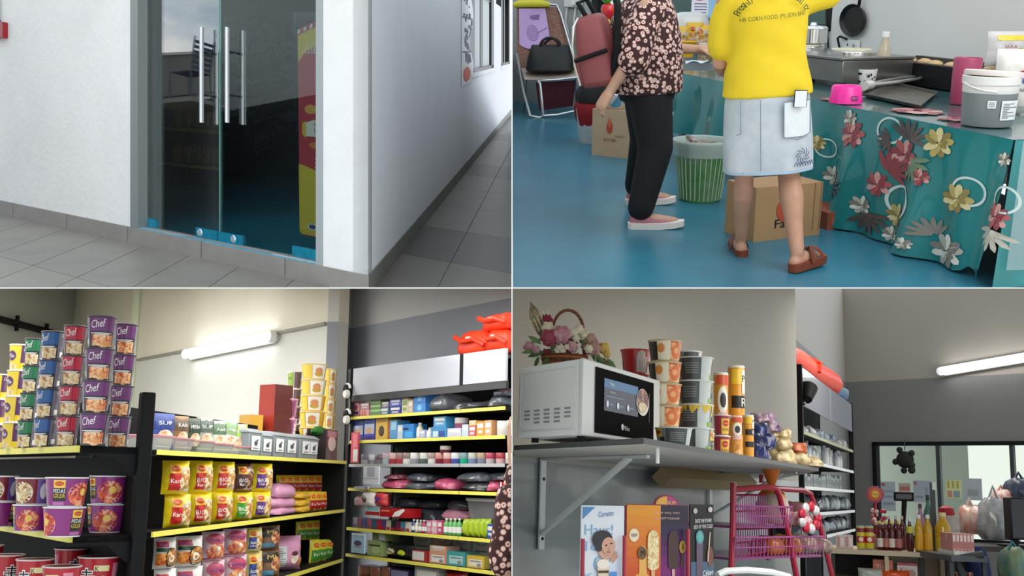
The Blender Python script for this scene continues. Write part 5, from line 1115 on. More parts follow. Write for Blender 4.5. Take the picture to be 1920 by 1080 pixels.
# bin with red cloth
p = fl(1106, 268); k = 1/ppm(QB, p); bn = thing('white_bin', 'white bin with a red and black bag stuffed on top', 'bin', QB @ T(*p)); MB().lathe([(20*k, 0), (21*k, 2*k), (27*k, 62*k), (28*k, 64*k), (25*k, 62*k), (.001, 6*k)], mat('#c9cccb', .5, var=.08, vscale=9), 24).obj('bin_body', parent=bn)
def drape(a, z): return .10*math.sin(3*a+1)+.06*math.sin(7*a)
m = MB(); m.loft([ell(0, 0, z*k, r*k, r*k*.9, 28, f=drape) for z, r in ((34, 24), (52, 29), (66, 31), (76, 28), (84, 24))], mat('#8f1620', .8, var=.2, vscale=9), cap=True); m.obj('red_bag', parent=bn)
m = MB(); m.loft([ell(2*k, 0, z*k, r*k, r*k*.9, 28, f=drape) for z, r in ((76, 30), (88, 31), (100, 26), (112, 18), (118, 8))], mat('#141213', .8)); m.obj('black_bag', parent=bn)
# carton with steel pot
p = fl(1166, 296); k = 1/ppm(QB, p); KR = mat('#b59a7c', .8, var=.08, vscale=8)
MK = QB @ T(*p) @ RZ(-32); cb = thing('cardboard_box', 'brown cardboard box with red flame logo behind the person in flowered blouse', 'box', MK); kw, kh = 64*k, 88*k
MB().box((-kw, 0, 0), (kw*.25, kw*1.1, kh), KR).obj('carton', parent=cb); m = MB(); s_ = flat(-.002); m.dell(s_, -kw*.42, kh*.62, kw*.1, kh*.13, mat('#a8402c', .7), off=.002); m.dell(s_, -kw*.42, kh*.72, kw*.05, kh*.1, mat('#c8603c', .7), off=.004); m.dtext(s_, 'KOTAK', -kw*.4, kh*.36, kh*.07, mat('#7a4030', .7), w=kw*.4, off=.003); m.dtext(s_, 'FRAGILE', -kw*.1, kh*.45, kh*.04, mat('#8a6a50', .7), w=kw*.3, off=.003); m.obj('box_print', parent=cb)
sp_ = thing('steel_saucepan', 'shiny steel pan standing on the cardboard box', 'pan', MK @ T(-kw*.35, kw*.45, kh)); MB().lathe([(22*k, 0), (25*k, 4*k), (26*k, 26*k), (28*k, 27*k), (25*k, 26*k), (23*k, 5*k), (.001, 4*k)], CHROME, 26).obj('pan_body', parent=sp_); MB().tube([(24*k, -4*k, 22*k), (44*k, -10*k, 24*k)], 2*k, BLK).obj('handle', parent=sp_)
# stool
p = fl(1262, 300); k = 1/ppm(QB, p); sl_ = thing('plastic_stool', 'white plastic stool beside the waste basket', 'stool', QB @ T(*p)); PLW = mat('#cfd2d1', .45)
MB().lathe([(22*k, 82*k), (24*k, 84*k), (24*k, 89*k), (20*k, 91*k), (.001, 91*k)], PLW, 26).obj('seat', parent=sl_)
for a in (45, 135, 225, 315): c, s_ = math.cos(R(a)), math.sin(R(a)); MB().tube([(15*k*c, 15*k*s_, 84*k), (21*k*c, 21*k*s_, 0)], [3*k, 2.4*k], PLW).obj('leg', parent=sl_)
MB().tube([(18*k*math.cos(R(a)), 18*k*math.sin(R(a)), 34*k) for a in range(0, 360, 30)], 1.6*k, PLW, 6, closed=True).obj('leg_ring', parent=sl_)
# waste basket
p = fl(1312, 374); k = 1/ppm(QB, p); wb2 = thing('waste_basket', 'ribbed green waste basket lined with a clear bag full of rubbish', 'waste basket', QB @ T(*p)); GB = mat('#8fae84', .4, alpha=.8, c2='#5f9a4c', vscale=6)
m = MB(); m.lathe([(36*k, 0), (38*k, 2*k), (50*k, 108*k), (52*k, 110*k), (49*k, 110*k), (36*k, 4*k), (.001, 3*k)], [mat('#5f9a3c', .45, alpha=.95), GB, GB, GB, GB, GB], 40); m.obj('basket', parent=wb2)
for q in range(30): a = 2*math.pi*q/30; MB().tube([(38.5*k*math.sin(a), -38.5*k*math.cos(a), 4*k), (49.6*k*math.sin(a), -49.6*k*math.cos(a), 100*k)], 1.1*k, mat('#a9c09c', .4), 5).obj('rib', parent=wb2)
m = MB(); m.loft([ell(0, 0, z*k, r*k, r*k, 36, 2, f=lambda a, z: .025*math.sin(5*a)+.02*math.sin(11*a)) for z, r in ((84, 50), (96, 52), (108, 54), (114, 53), (112, 48), (90, 44))], glass_sheet('#e6eee8', 1.45, .15, ('#cdd8d2', .5)), cap=False); m.obj('bin_liner', parent=wb2, sharp=180)
gg = random.Random(4)
for q in range(16): a = gg.random()*6.28; r = 34*k*gg.random()**.5; MB().blob((r*math.cos(a), r*math.sin(a), (92+10*gg.random())*k), (13*k, 10*k, 8*k), mat(gg.choice(['#3a2420', '#5a4a40', '#8a7a6c', '#2a1c1a', '#6a3a34']), .7)).obj('rubbish', parent=wb2)
MB().tube([(-28*k, 0, 118*k), (-14*k, -20*k, 108*k), (4*k, -34*k, 104*k)], 5*k, mat('#b9a89c', .6, c2='#4a2c2a', vscale=40), 8).obj('wrapper', parent=wb2)
# cartons under the table
p = fl(1536, 440); k = 1/ppm(QB, p); MK = QB @ T(*p) @ RZ(24); cb = thing('cardboard_box', 'brown cardboard box with red fish print under the worktable', 'box', MK); kw = 150*k; kh = 100*k
KR2 = mat('#a8845c', .8, var=.08, vscale=6); MB().box((-kw, 0, 0), (0, kw*.6, kh), KR2).obj('carton', parent=cb)
m = MB(); s_ = flat(-.002); m.dell(s_, -kw*.55, kh*.55, kw*.14, kh*.22, mat('#b0482c', .7), off=.002); m.dell(s_, -kw*.52, kh*.62, kw*.08, kh*.12, KR2, off=.004); m.dtext(s_, 'Fan-L', -kw*.5, kh*.3, kh*.16, INK, w=kw*.4, off=.003); m.obj('box_print', parent=cb)
for x in (-kw*.12, -kw*.02): MB().box((x-.004, -.003, kh*.1), (x+.004, .0, kh), mat('#8a6a48', .8)).obj('flap_edge', parent=cb)
p = fl(1590, 428); k = 1/ppm(QB, p); cb = thing('cardboard_box', 'small reddish carton lying under the flowered cloth', 'box', QB @ T(*p) @ RZ(20)); MB().box((-.16, 0, 0), (.04, .3, .11), mat('#8a4a34', .8)).obj('carton', parent=cb); MB().box((-.13, -.003, .03), (.0, 0, .08), mat('#a8583c', .8)).obj('box_print', parent=cb)
# far end of the table
def fart(px, py): p = tb(px, py); p.z += .006; return p, 1/ppm(QB, p)
p, k = fart(1292, 100); k *= 1.2; wbag = thing('white_carrier_bag', 'white plastic carrier bag holding yellow noodle packets', 'carrier bag', QB @ T(*p))
m = MB(); m.loft([ell(0, 0, z*k, r*k, r*k*.6, 24, 2.6, f=lambda a, z: .06*math.sin(5*a)) for z, r in ((0, 26), (6, 30), (34, 30), (46, 32), (58, 26), (62, 14))], mat('#d9d9d4', .35, coat=.4)); m.obj('bag_skin', parent=wbag)
mp_ = {}
for q, (dx, dz) in enumerate(((-18, 0), (4, 6), (16, 2))):
    me = pouch_mesh(26*k, 40*k, 8*k, G('#e6b82c'), maggi_deco('#c8862c', 'KARI'), seed=q); spawn(me, 'noodle_packet', ('yellow noodle packet in front of the white carrier bag', 'yellow noodle packet in the middle of the carrier bag', 'yellow noodle packet at the edge of the carrier bag')[q], 'noodle packet', QB @ T(*p) @ T(dx*k, -22*k, (1+dz)*k), 'noodle packets by the carrier bag')
p, k = fart(1284, 108); yb = thing('yellow_basket', 'yellow plastic basket on the worktable', 'basket', QB @ T(*p)); m = MB(); YB = mat('#e0a81c', .4); m.loft([ell(0, 0, z*k, rx*k, ry*k, 24, 5) for z, rx, ry in ((0, 14, 10), (26, 18, 13), (28, 19, 14))], YB, cap=False); m.loft([ell(0, 0, z*k, rx*k, ry*k, 24, 5) for z, rx, ry in ((28, 17.5, 12.5), (2, 13, 9))], YB); m.obj('basket', parent=yb); MB().tube([(x*k, y*k, 28*k) for x, y in ((-19, -14), (19, -14), (19, 14), (-19, 14))], 1.2*k, YB, 6, closed=True).obj('rim', parent=yb)
p, k = fart(1330, 101); ft_ = thing('food_tray', 'clear lidded tray of snacks at the far end of the worktable', 'tray', QB @ T(*p)); MB().box((-34*k, -14*k, 0), (34*k, 14*k, 8*k), mat('#8a7a66', .4, c2='#5a3a2c', vscale=26)).obj('snacks', parent=ft_); MB().box((-36*k, -16*k, 8*k), (36*k, 16*k, 12*k), glass_sheet('#e8eeec', 1.45, .1, ('#dfe4e2', .3))).obj('lid', parent=ft_)
for q, (px, py, h_) in enumerate(((1318, 118, 34), (1338, 122, 30), (1352, 126, 26))):
    p, k = fart(px, py); tn_ = thing('sauce_tin', ('stout tin with cream label beside the napkins', 'stout tin with olive label beside the napkins', 'stout tin with white label next to the person in yellow')[q], 'tin', QB @ T(*p)); MB().lathe([(9*k, 0), (10*k, 1*k), (10*k, h_*k), (9*k, (h_+1)*k)], mat('#cfcabb', .3, .5), 20).obj('can', parent=tn_); MB().lathe([(10.2*k, 5*k), (10.2*k, (h_-6)*k)], mat(('#cbb98a', '#8a8a4a', '#d9d9d2')[q], .5, c2='#6a4a3a', vscale=30), 20, caps=False).obj('label_band', parent=tn_)
p, k = fart(1307, 122); tag(MB().grid(lambda a, b: ((a-.5)*46*k, (b-.5)*26*k, 2*k+5*k*abs(math.sin(5*a+3*b))), 10, 6, mat('#d9dad8', .8)).obj('napkin', M=QB @ T(*p)), 'crumpled white napkin on the worktable', 'napkin')
p, k = fart(1335, 92); tag(MB().grid(lambda a, b: ((a-.5)*40*k, (b-.5)*20*k, 3*k+6*k*abs(math.sin(4*a+5*b))), 10, 6, mat('#e2e2de', .8)).obj('tissue_stack', M=QB @ T(*p)), 'loose white tissue on top of the tins', 'tissue')
# ================================================================== NOODLE AISLE (lower left)
def toworld(m, Q): m.v = [(Q @ p) for p in m.v]; return m
UPC = Vector((0, 0, H-.003))
def wallq(pts, Q, mt, name, label, side=None, th=.1):
    """upright wall over the floor line pts (room frame), up to the slab; mt = [(z, material), ...] from the bottom"""
    m = MB(); a, b = Vector(pts[0]), Vector(pts[1]); n = (b-a).cross(Vector((0, 0, 1))).normalized()*th; z0 = mt[0][0]
    if n.dot(-a) > 0: n = -n
    for (z, mm), z2 in zip(mt, [q[0] for q in mt[1:]]+[3.5]):
        P = [Vector((p.x, p.y, zz)) for zz in (z, z2) for p in (a, b, b+n, a+n)]; m.add(P, [(0, 1, 5, 4), (1, 2, 6, 5), (2, 3, 7, 6), (3, 0, 4, 7), (0, 3, 2, 1), (4, 5, 6, 7)], mm)
    toworld(m, Q); cut(m, UPC, Vector((0, 0, -1))); base = Q @ a; o = m.obj(name, base=base); return struct(o, label)
def solver(Q, M):
    Mi = M.inverted(); n = M.to_3x3() @ Vector((0, 1, 0))
    def f(px, py, y=0.0): p = Mi @ hit(Q, px, py, M @ Vector((0, y, 0)), n); return p.x, p.z
    return f
CFL = -1.35
dV = vpdir(QC, -690, 875); dU = vpdir(QC, 1145, 894)
struct(MB().box((-9, 1.5, CFL-.05), (-.0, 16, CFL), mat('#9a9a94', .5, var=.1, vscale=2)).obj('floor', M=QC), 'shop floor of the noodle aisle')
CREAM = mat('#ddd7c5', .8, var=.05, vscale=1.1); LGREY = mat('#cbcbc4', .8, var=.04, vscale=1); MGREY = mat('#a6a8a6', .8, var=.04, vscale=1.2); BGREY = mat('#8f939b', .8, var=.05, vscale=1.4)
c1 = at_y(QC, 635, 603, 9.3); zb1 = c1.z; W1d = -dV
def line_hit(P, d, px):                 # where a floor line from P along d crosses the pixel column px (near horizon row)
    r = (px-960)/F; q3 = QC.to_3x3(); A = q3 @ Vector((P.x, P.y, 0)); B = q3 @ d; return P+d*((r*A.y-A.x)/(B.x-r*B.y))
cl_ = line_hit(c1, dV, 115); cl_.z = 0; c1f = Vector((c1.x, c1.y, 0))
wallq([cl_, c1f], QC, [(CFL, LGREY), (zb1, CREAM)], 'wall_tube', 'cream wall with a grey lower half and a tube lamp')
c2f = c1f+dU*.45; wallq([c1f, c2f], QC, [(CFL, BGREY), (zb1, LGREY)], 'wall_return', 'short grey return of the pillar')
c3f = c2f-dV*6; c3c = c2f+(-dV)*min(6, (0-c2f.x-.01)/(-dV.x)); wallq([c2f, c3c], QC, [(CFL, BGREY), (zb1, mat('#b9b9b9', .8))], 'wall_shelves', 'two-tone grey wall behind the cosmetics shelves')
wallq([cl_-dU*6, cl_], QC, [(CFL, mat('#b4b2a9', .8, var=.04, vscale=1))], 'wall_left', 'plain grey wall with a black pipe')
# pipe on the plain wall, conduit and lamp on the cream wall
ML = basis(cl_, dU); sL = solver(QC, ML)
a, b = sL(0, 599, -.04), sL(108, 627, -.04); pp_ = thing('black_pipe', 'black pipe with clips along the plain grey wall', 'pipe', QC @ ML @ T(a[0], -.05, a[1])); d = Vector((b[0]-a[0], 0, b[1]-a[1]))
MB().tube([(-.3*d), d], .045, BLK, 10).obj('pipe', parent=pp_); 
for t in (.24, .75): MB().tube([d*t+Vector((0, -.02, -.1)), d*t+Vector((0, -.02, .1))], .03, BLK, 6).obj('pipe_clip', parent=pp_)
a = sL(72, 541, -.1); tag(MB().tube([(0, 0, .3), (0, 0, .02), (.01, 0, 0)], [.015, .02, .03], mat('#3a2a26', .5), 8).obj('hanging_hook', M=QC @ ML @ T(a[0], -.1, a[1])), 'small dark hook hanging from the ceiling', 'hook')
MTW = basis(cl_, -dV); sT = solver(QC, MTW)
a, b = sT(255, 675, -.03), sT(640, 600, -.03); tag(MB().tube([(a[0], -.02, a[1]), (b[0]-.3, -.02, b[1])], .018, mat('#8f8d84', .5), 6).obj('wall_conduit', M=QC @ MTW), 'thin grey conduit along the paint line', 'conduit')
a = sT(250, 675, -.03); tag(MB().tube([(a[0], -.03, a[1]-2.2), (a[0], -.03, a[1]+.9)], .06, mat('#c9cdb4', .5), 8).obj('wall_downpipe', M=QC @ MTW), 'pale upright pipe on the cream wall behind the noodle cups', 'pipe')
def tube_lamp(Q, M, a, b, y, r, label, power, name='tube_lamp'):
    t = thing(name, label, 'lamp', Q @ M @ T(a[0], y, a[1])); d = Vector((b[0]-a[0], 0, b[1]-a[1]))
    bt = MB().tube([d*-.01+Vector((0, .05, 0)), d*1.01+Vector((0, .05, 0))], r*1.3, mat('#d8d8d4', .4), 4).obj('batten', parent=t)
    MB().tube([d*.01, d*.99], r, mat('#f4f6ff', .4, emit=power), 12).obj('tube', parent=t)
    for k in (0, 1): MB().tube([d*k+Vector((0, .05, 0)), d*k+Vector((0, -.01, 0))], r*1.2, mat('#d8d8d4', .4), 8).obj('end_cap', parent=t)
tube_lamp(QC, MTW, sT(347, 664, -.1), sT(505, 630, -.1), -.1, .05, 'glowing white tube lamp on the cream wall', 8)
def gondola(name, label, Q, M, x0, x1, depth, levels, top, strip=.02, splits=(), back=True, post=(0, 1), strips=None, zf=CFL, bm=None, brackets=True, back_top=None, pw=.03, pd=.07):
    r = thing(name, label, 'shelf', Q @ M); bm = bm or BLK; xs = [x0]+list(splits)+[x1]
    if back: MB().box((x0, depth, zf), (x1, depth+.03, top if back_top is None else back_top), mat('#101112', .7, spec=.2)).obj('back_panel', parent=r)
    for i, x in enumerate(xs):
        if (i == 0 and 0 not in post) or (i == len(xs)-1 and 1 not in post): continue
        bevel(MB().box((x-pw, depth-.01, zf), (x+pw, depth+pd, top), bm).obj('upright', parent=r), .006)
    MB().box((x0, 0, zf), (x1, depth, zf+.14), bm).obj('plinth', parent=r)
    for li, z in enumerate(levels):
        st = strips[li] if strips else YEL
        for a, b in zip(xs[:-1], xs[1:]):
            s_ = MB().box((a+.004, .0, z-.022), (b-.004, depth, z), bm).obj('shelf', parent=r)
            if brackets:
                for x, w_ in ((a+.004, .008), (b-.012, .008)): MB().prism([(0, 0), (0, -strip*1.3), (depth*.55, -strip*1.6), (depth, -.10), (depth, 0)], w_, bm, T(x, 0, z) @ Matrix(((0, 1, 0, 0), (1, 0, 0, 0), (0, 0, 1, 0), (0, 0, 0, 1)))).obj('bracket', parent=s_)
            if st is not None: MB().box((a+.006, -.012, z-strip), (b-.006, -.001, z+.001), st).obj('price_strip', parent=s_)
    return r
# ---- unit 1: cups and bowls
D1 = 3.4; P1 = at_y(QC, 152, 836, D1); M1 = basis((P1.x, P1.y, 0), -dV); s1 = solver(QC, M1)
z1 = P1.z; z2 = s1(150, 1007)[1]; z3 = z2-.2
n = M1.to_3x3() @ Vector((1, 0, 0)); q = M1.inverted() @ hit(QC, 262, 850, M1 @ Vector((0, 0, 0)), n); dep1 = q.y; topz = (M1.inverted() @ hit(QC, 268, 735, M1 @ Vector((0, 0, 0)), n)).z
gondola('display_shelf', 'black shelf unit stacked with noodle cups, beside the packet aisle', QC, M1, -5, 0, dep1, (z1, z2, z3), topz, .02, back_top=z1-.03, pw=.02, pd=.035)
def place_on(Q, px, D, z): p = at_y(Q, px, 800, D); return Vector((p.x, p.y, z))
cupn = {'purple': 'deep purple noodle cup with a grey info panel', 'purple2': 'purple noodle cup with red noodle picture', 'red': 'red noodle cup with cream noodle picture', 'blue': 'blue noodle cup with prawn noodle picture', 'green': 'green noodle cup with pale noodle picture', 'yellow': 'yellow and purple noodle cup with round badge'}
lev = ('at the bottom of its column', 'second up in its column', 'third up in its column', 'topmost in its column')
for kind, px, D, wpx, topy, sp, nn in (('purple2', 223, 3.72, 45, 600, 58.5, 4), ('purple', 176, 3.43, 56, 590, 61, 4), ('red', 127, 3.58, 44, 607, 57, 4), ('blue', 86, 3.7, 45, 619, 54.5, 4), ('green', 51, 3.86, 36, 633, 51.5, 4), ('yellow', 23, 4.02, 36, 645, 49, 4), ('yellow', -8, 4.2, 34, 655, 47, 4)):
    p = place_on(QC, px, D, z1); k = 1/ppm(QC, p); sx = wpx*k/.105; h = sp*k; sz = h/.106
    for i in range(nn):
        if px < 0 and i > 2: continue
        spawn(CUPS[kind], 'noodle_cup', cupn[kind]+', '+lev[i] if px > 0 else 'yellow noodle cup at the outer shelf end, '+lev[i], 'noodle cup', QC @ T(p.x, p.y, z1+.001+i*h) @ Matrix.Diagonal((sx, sx, sz, 1)) @ RZ((i*37) % 17-8+{'purple2': 20, 'purple': -18}.get(kind, 0)), 'noodle cups on the top shelf')
bl = ('purple noodle bowl with picture of red noodles', 'noodle bowl with black and yellow words', 'crimson noodle bowl with ring of noodles')
for px, D, wpx, rows in ((212, 3.62, 72, ('bowl1', 'bowl1')), (134, 3.36, 78, ('bowl2', 'bowl0')), (72, 3.62, 66, ('bowl1', 'bowl_cup')), (14, 3.9, 60, ('bowl2', 'bowl_cup'))):
    p = place_on(QC, px, D, z2); k = 1/ppm(QC, p); sx = wpx*k/.151; h = 54*k*(wpx/76)**.6
    for i, kd in enumerate(rows):
        spawn(CUPS[kd], 'noodle_bowl', {212: 'purple noodle bowl beside the black upright', 134: 'noodle bowl at the front corner of the shelf', 72: 'noodle bowl in the middle of the bowl shelf', 14: 'noodle bowl at the outer end of the bowl shelf'}[px]+', '+('lower of two' if i == 0 else 'upper of two'), 'noodle bowl', QC @ T(p.x, p.y, z2+.001+i*h) @ Matrix.Diagonal((sx, sx, h/.1, 1)) @ RZ({212: 5, 134: -12, 72: 0, 14: 10}[px]+i*12), 'noodle bowls on the middle shelf')
for px, D, topy, wpx, kd, lb in ((204, 3.55, 1043, 76, 'shin0', 'red noodle cup with black brush mark beside the upright'), (138, 3.3, 1061, 72, 'shin2', 'red noodle cup with pink side at the shelf front'), (87, 3.5, 1048, 68, 'shin0', 'red noodle cup with brush mark in the middle of the low shelf'), (36, 3.7, 1040, 64, 'shin1', 'red noodle cup with pale side at the outer part of the low shelf'), (152, 3.85, 1028, 60, 'shin1', 'red noodle cup standing behind the front row'), (2, 3.85, 1022, 50, 'shin2', 'red noodle cup at the outer end of the low shelf')):
    p = place_on(QC, px, D, z3); k = 1/ppm(QC, p); zt = at_y(QC, px, topy, D).z; sx = wpx*k/.146; spawn(CUPS[kd], 'noodle_cup', lb, 'noodle cup', QC @ T(p.x, p.y, z3+.001) @ Matrix.Diagonal((sx, sx, (zt-z3)/.12, 1)) @ RZ(px % 20-14), 'red noodle cups on the low shelf')
# ---- unit 2: packets
D2 = 5.0; P2 = at_y(QC, 301, 844, D2); M2 = basis((P2.x, P2.y, 0), dU); s2 = solver(QC, M2)
z2t = P2.z; z2m = s2(301, 996)[1]; z2l = s2(646, 1046)[1]; L2 = s2(646, 900)[0]; x5 = s2(513, 860)[0]
pt = (M2.inverted() @ hit(QC, 291, 770, M2 @ Vector((-.02, 0, 0)), M2.to_3x3() @ Vector((1, 0, 0)))); dep2 = .30
ztop2 = s2(330, 776, dep2)[1]
g2 = gondola('display_shelf', 'black shelf unit with noodle packets and grey bins on top', QC, M2, -.05, L2, dep2, (z2t, z2m, z2l), ztop2, .022, splits=(x5,), post=(0, 1))
MB().box((L2-.03, .0, CFL), (L2-.005, dep2, z2t-.03), BLK).obj('end_panel', parent=g2)
for z in (s2(640, 806, 0)[1],): MB().box((L2-.035, dep2-.06, z2t), (L2+.0, dep2, z), BLK).obj('end_post', parent=g2)
def fit(S_, px0, px1, py0, py1, y=.02):
    xm_ = (px0+px1)/2; x0, _ = S_(px0, (py0+py1)/2, y); x1, _ = S_(px1, (py0+py1)/2, y); _, zt = S_(xm_, py0, y); _, zb = S_(xm_, py1, y); return (x0+x1)/2, abs(x1-x0), zb, zt-zb
def put(me, name, label, cat, Q, M, x, y, z, group=None, rz=0, extra=None): return spawn(me, name, label, cat, Q @ M @ T(x, y, z) @ RZ(rz) @ (extra or Matrix()), group)
# noodle packets, two rows on the middle shelf
def pk(px0, px1, py0, py1, body, deco, lb, y=.07, lvl=None, name='noodle_packet', t=.09, grp='noodle packets on the shelf', seed=1):
    x, w_, z, h = fit(s2, px0, px1, py0, py1, y)
    if lvl is not None: h = z+h-lvl; z = lvl
    put(pouch_mesh(w_*.46, h*.97, t, body, deco, seed=seed), name, lb, 'noodle packet', QC, M2, x, y-.01, z+.001, grp, rz=-36)
YB_ = G('#ecd01e')
rows = [((303, 351, 925, 992), (299, 349, 862, 927), '#c2201f', 'Kari', None, 'Kari'), ((349, 390, 922, 984), (351, 392, 862, 925), '#b81e20', 'BIG', 'Kari', 'BIG Kari'), ((392, 429, 920, 977), (394, 433, 864, 922), '#b81e20', 'BIG', 'Kari', 'second BIG Kari'), ((431, 466, 921, 973), None, '#3c9a2c', 'BIG', 'Ayam', 'green'), ((468, 500, 920, 968), (469, 503, 868, 921), '#5a2c86', 'BIG', 'TomYam', 'purple')]
for q, (lo_, up_, pc_, wd, wd2, nm) in enumerate(rows):
    lab = ('red panel yellow noodle packet nearest the end upright', 'yellow noodle packet with red panel and bowl picture', 'yellow noodle packet with red panel next to the green one', 'yellow noodle packet with green panel', 'yellow noodle packet with purple panel')[q].replace('nearest', 'next to')
    pk(*lo_, YB_, maggi_deco(pc_, wd, wd2), lab+', lower row', lvl=z2m, seed=q)
    if up_: pk(*up_, YB_, maggi_deco(pc_, wd, wd2), lab+', upper row', seed=q+10)
pk(433, 467, 868, 922, G('#6a4a3c'), maggi_deco('#4a1c2c', 'BIG', 'Kari', fd=food('#7a4a34', '#3a1c1c', '#b09070', 26)), 'dark brown backed noodle packet turned sideways above the green one', seed=30)
# pink bundles and sachet rows
PNK = mat('#d99cc0', .35, var=.12, vscale=12, coat=.4)
for q, (a, b, c, d) in enumerate(((499, 546, 950, 967), (499, 546, 932, 951), (503, 548, 908, 933))):
    x, w_, z, h = fit(s2, a, b, c, d, .1); z = z if q else z2m; put(sack_mesh(w_*.9, .2, h*1.05+.0, PNK, seed=q, wr=.06), 'pink_packet', ('pink packet at the bottom of the pink pile', 'pink packet in the middle of the pink pile', 'puffy pink packet on top of the pink pile')[q], 'packet', QC, M2, x, .13, z+.002, 'pile of pink packets')
for q, (a, b, c, d) in enumerate(((546, 570, 948, 964), (546, 570, 934, 949), (546, 570, 922, 935))):
    x, w_, z, h = fit(s2, a, b, c, d, .1); z = z if q else z2m; put(sack_mesh(w_*.95, .18, h*1.0, mat('#d9ac34', .35, var=.15, vscale=20), seed=q+5, wr=.05), 'yellow_packet', ('flat yellow packet, lowest of its pile', 'flat yellow packet, middle of its pile', 'flat yellow packet, top of its pile')[q], 'packet', QC, M2, x, .12, z+.002, 'pile of yellow packets')
def sachet(pc_, top='#e0c030'):
    def d(m, s, w, h): m.drect(s, -.42*w, .08*h, .42*w, .55*h, G(pc_), 4, 4, .002); m.dell(s, 0, .76*h, .3*w, .1*h, G('#d8482c'), 12, .003); m.dtext(s, 'MAGGI', 0, .76*h, .07*h, G('#f4d860'), w=.45*w, off=.005); m.dtext(s, 'Kari', 0, .36*h, .14*h, G('#f2ece0'), w=.5*w, off=.004); m.dpoly(s, [(.1*w, .08*h), (.42*w, .08*h), (.42*w, .4*h)], G('#e4b878'), .004)
    return d
for q in range(6):
    a = 540+q*13; x, w_, z, h = fit(s2, a, a+14, 890, 922, .12); put(pouch_mesh(w_*.5, h*.97, .05, G('#dcb92c'), sachet('#a8242c'), seed=q), 'noodle_sachet', 'yellow and red sachet in the upper sachet row', 'sachet', QC, M2, x, .2, z, 'upper row of red sachets', rz=-30)
for q in range(5):
    a = 568+q*10; x, w_, z, h = fit(s2, a, a+11, 922, 958, .06); put(pouch_mesh(w_*.5, z+h-z2m, .05, G('#dcb92c'), sachet('#a8242c'), seed=q), 'noodle_sachet', 'yellow and red sachet in the lower sachet row', 'sachet', QC, M2, x, .1, z2m+.001, 'lower row of red sachets', rz=-30)
# low shelf
def egg(m, s, w, h):
    m.drect(s, -.46*w, .70*h, .0*w, .88*h, G('#b82c3c'), 4, 2, .003); m.dtext(s, 'Mamee', -.22*w, .79*h, .1*h, G('#5a6ac0'), w=.36*w, off=.006); m.drect(s, -.46*w, .56*h, .1*w, .68*h, G('#1c4a30'), 4, 2, .003); m.drect(s, -.46*w, .12*h, -.05*w, .5*h, food('#e8862c', '#c2401c', '#f4c060', 30), 4, 4, .003)
    m.dell(s, .16*w, .36*h, .30*w, .32*h, G('#2a201c'), 18, .004, 2); m.dell(s, .16*w, .38*h, .26*w, .28*h, food('#c8883c', '#7a3a1c', '#e8c890', 24), 16, .007, 2); m.dell(s, .1*w, .34*h, .12*w, .13*h, G('#efeae2'), 14, .011); m.dell(s, .1*w, .34*h, .05*w, .06*h, G('#d8892c'), 10, .013)
def sedap(m, s, w, h):
    m.dell(s, -.02*w, .74*h, .4*w, .2*h, G('#a8385c'), 16, .003, 2); m.dtext(s, 'Sedaap', 0, .72*h, .12*h, G('#5a3a86'), w=.62*w, off=.007); m.dell(s, 0, .32*h, .42*w, .28*h, food('#d8804a', '#9a3038', '#f0c8a0', 22), 16, .004, 2); m.dell(s, .06*w, .42*h, .1*w, .08*h, G('#f2ece0'), 10, .008); m.drect(s, -.48*w, .04*h, .48*w, .1*h, G('#c04a78'), 4, 1, .003)
def pk3(px0, px1, py0, py1, body, deco, lb, y=.07, base=None, seed=1, t=.08, nm='noodle_packet'):
    x, w_, z, h = fit(s2, px0, px1, py0, py1, y)
    if base: h = h+z-z2l2(x); z = z2l2(x)
    put(pouch_mesh(w_*.46, h*.96, t, body, deco, seed=seed), nm, lb, 'noodle packet', QC, M2, x, y-.01, z+.001, 'noodle packets on the low shelf', rz=-36)
z2l2 = lambda x: z2l
WHP = G('#dcd9d6'); PKP = G('#d9b8c4')
for q, (a, b, up_, lo_) in enumerate(((283, 324, (1006, 1066), (1064, 1130)), (324, 373, (1003, 1062), (1060, 1126)))):
    pk3(a, b, *up_, WHP, egg, ('white noodle packet with fried egg picture by the end upright', 'white noodle packet with fried egg picture beside the purple ones')[q]+', upper row', seed=q); pk3(a, b, *lo_, WHP, egg, ('white noodle packet with fried egg picture by the end upright', 'white noodle packet with fried egg picture beside the purple ones')[q]+', lower row', seed=q+3, base=True)
for q, (a, b, up_, lo_) in enumerate(((375, 414, (995, 1051), (1048, 1110)), (416, 455, (990, 1042), (1038, 1100)))):
    pk3(a, b, *up_, PKP, sedap, ('pink and purple noodle packet next to the egg packets', 'pink and purple noodle packet next to the blue ones')[q]+', upper row', seed=q+6); pk3(a, b, *lo_, PKP, sedap, ('pink and purple noodle packet next to the egg packets', 'pink and purple noodle packet next to the blue ones')[q]+', lower row', seed=q+8, base=True)
for q, (a, b, c, d) in enumerate(((455, 484, 988, 1034), (455, 484, 1032, 1092))): pk3(a, b, c, d, G('#cfc07a'), maggi_deco('#23408a', 'Asam', 'Laksa'), 'noodle packet with navy panel, '+('upper row', 'lower row')[q], seed=q+12, base=q == 1)
def blk(m, s, w, h): m.drect(s, -.44*w, .55*h, .3*w, .9*h, G('#2a1f18'), 4, 4, .003); m.dtext(s, 'MI', -.08*w, .74*h, .14*h, G('#d8b860'), w=.4*w, off=.006); m.dell(s, .15*w, .5*h, .25*w, .25*h, food('#b8744a', '#5a2a1c', '#e0b890', 26), 14, .004, 2); m.drect(s, -.44*w, .1*h, .1*w, .28*h, G('#5a96b8'), 4, 2, .003)
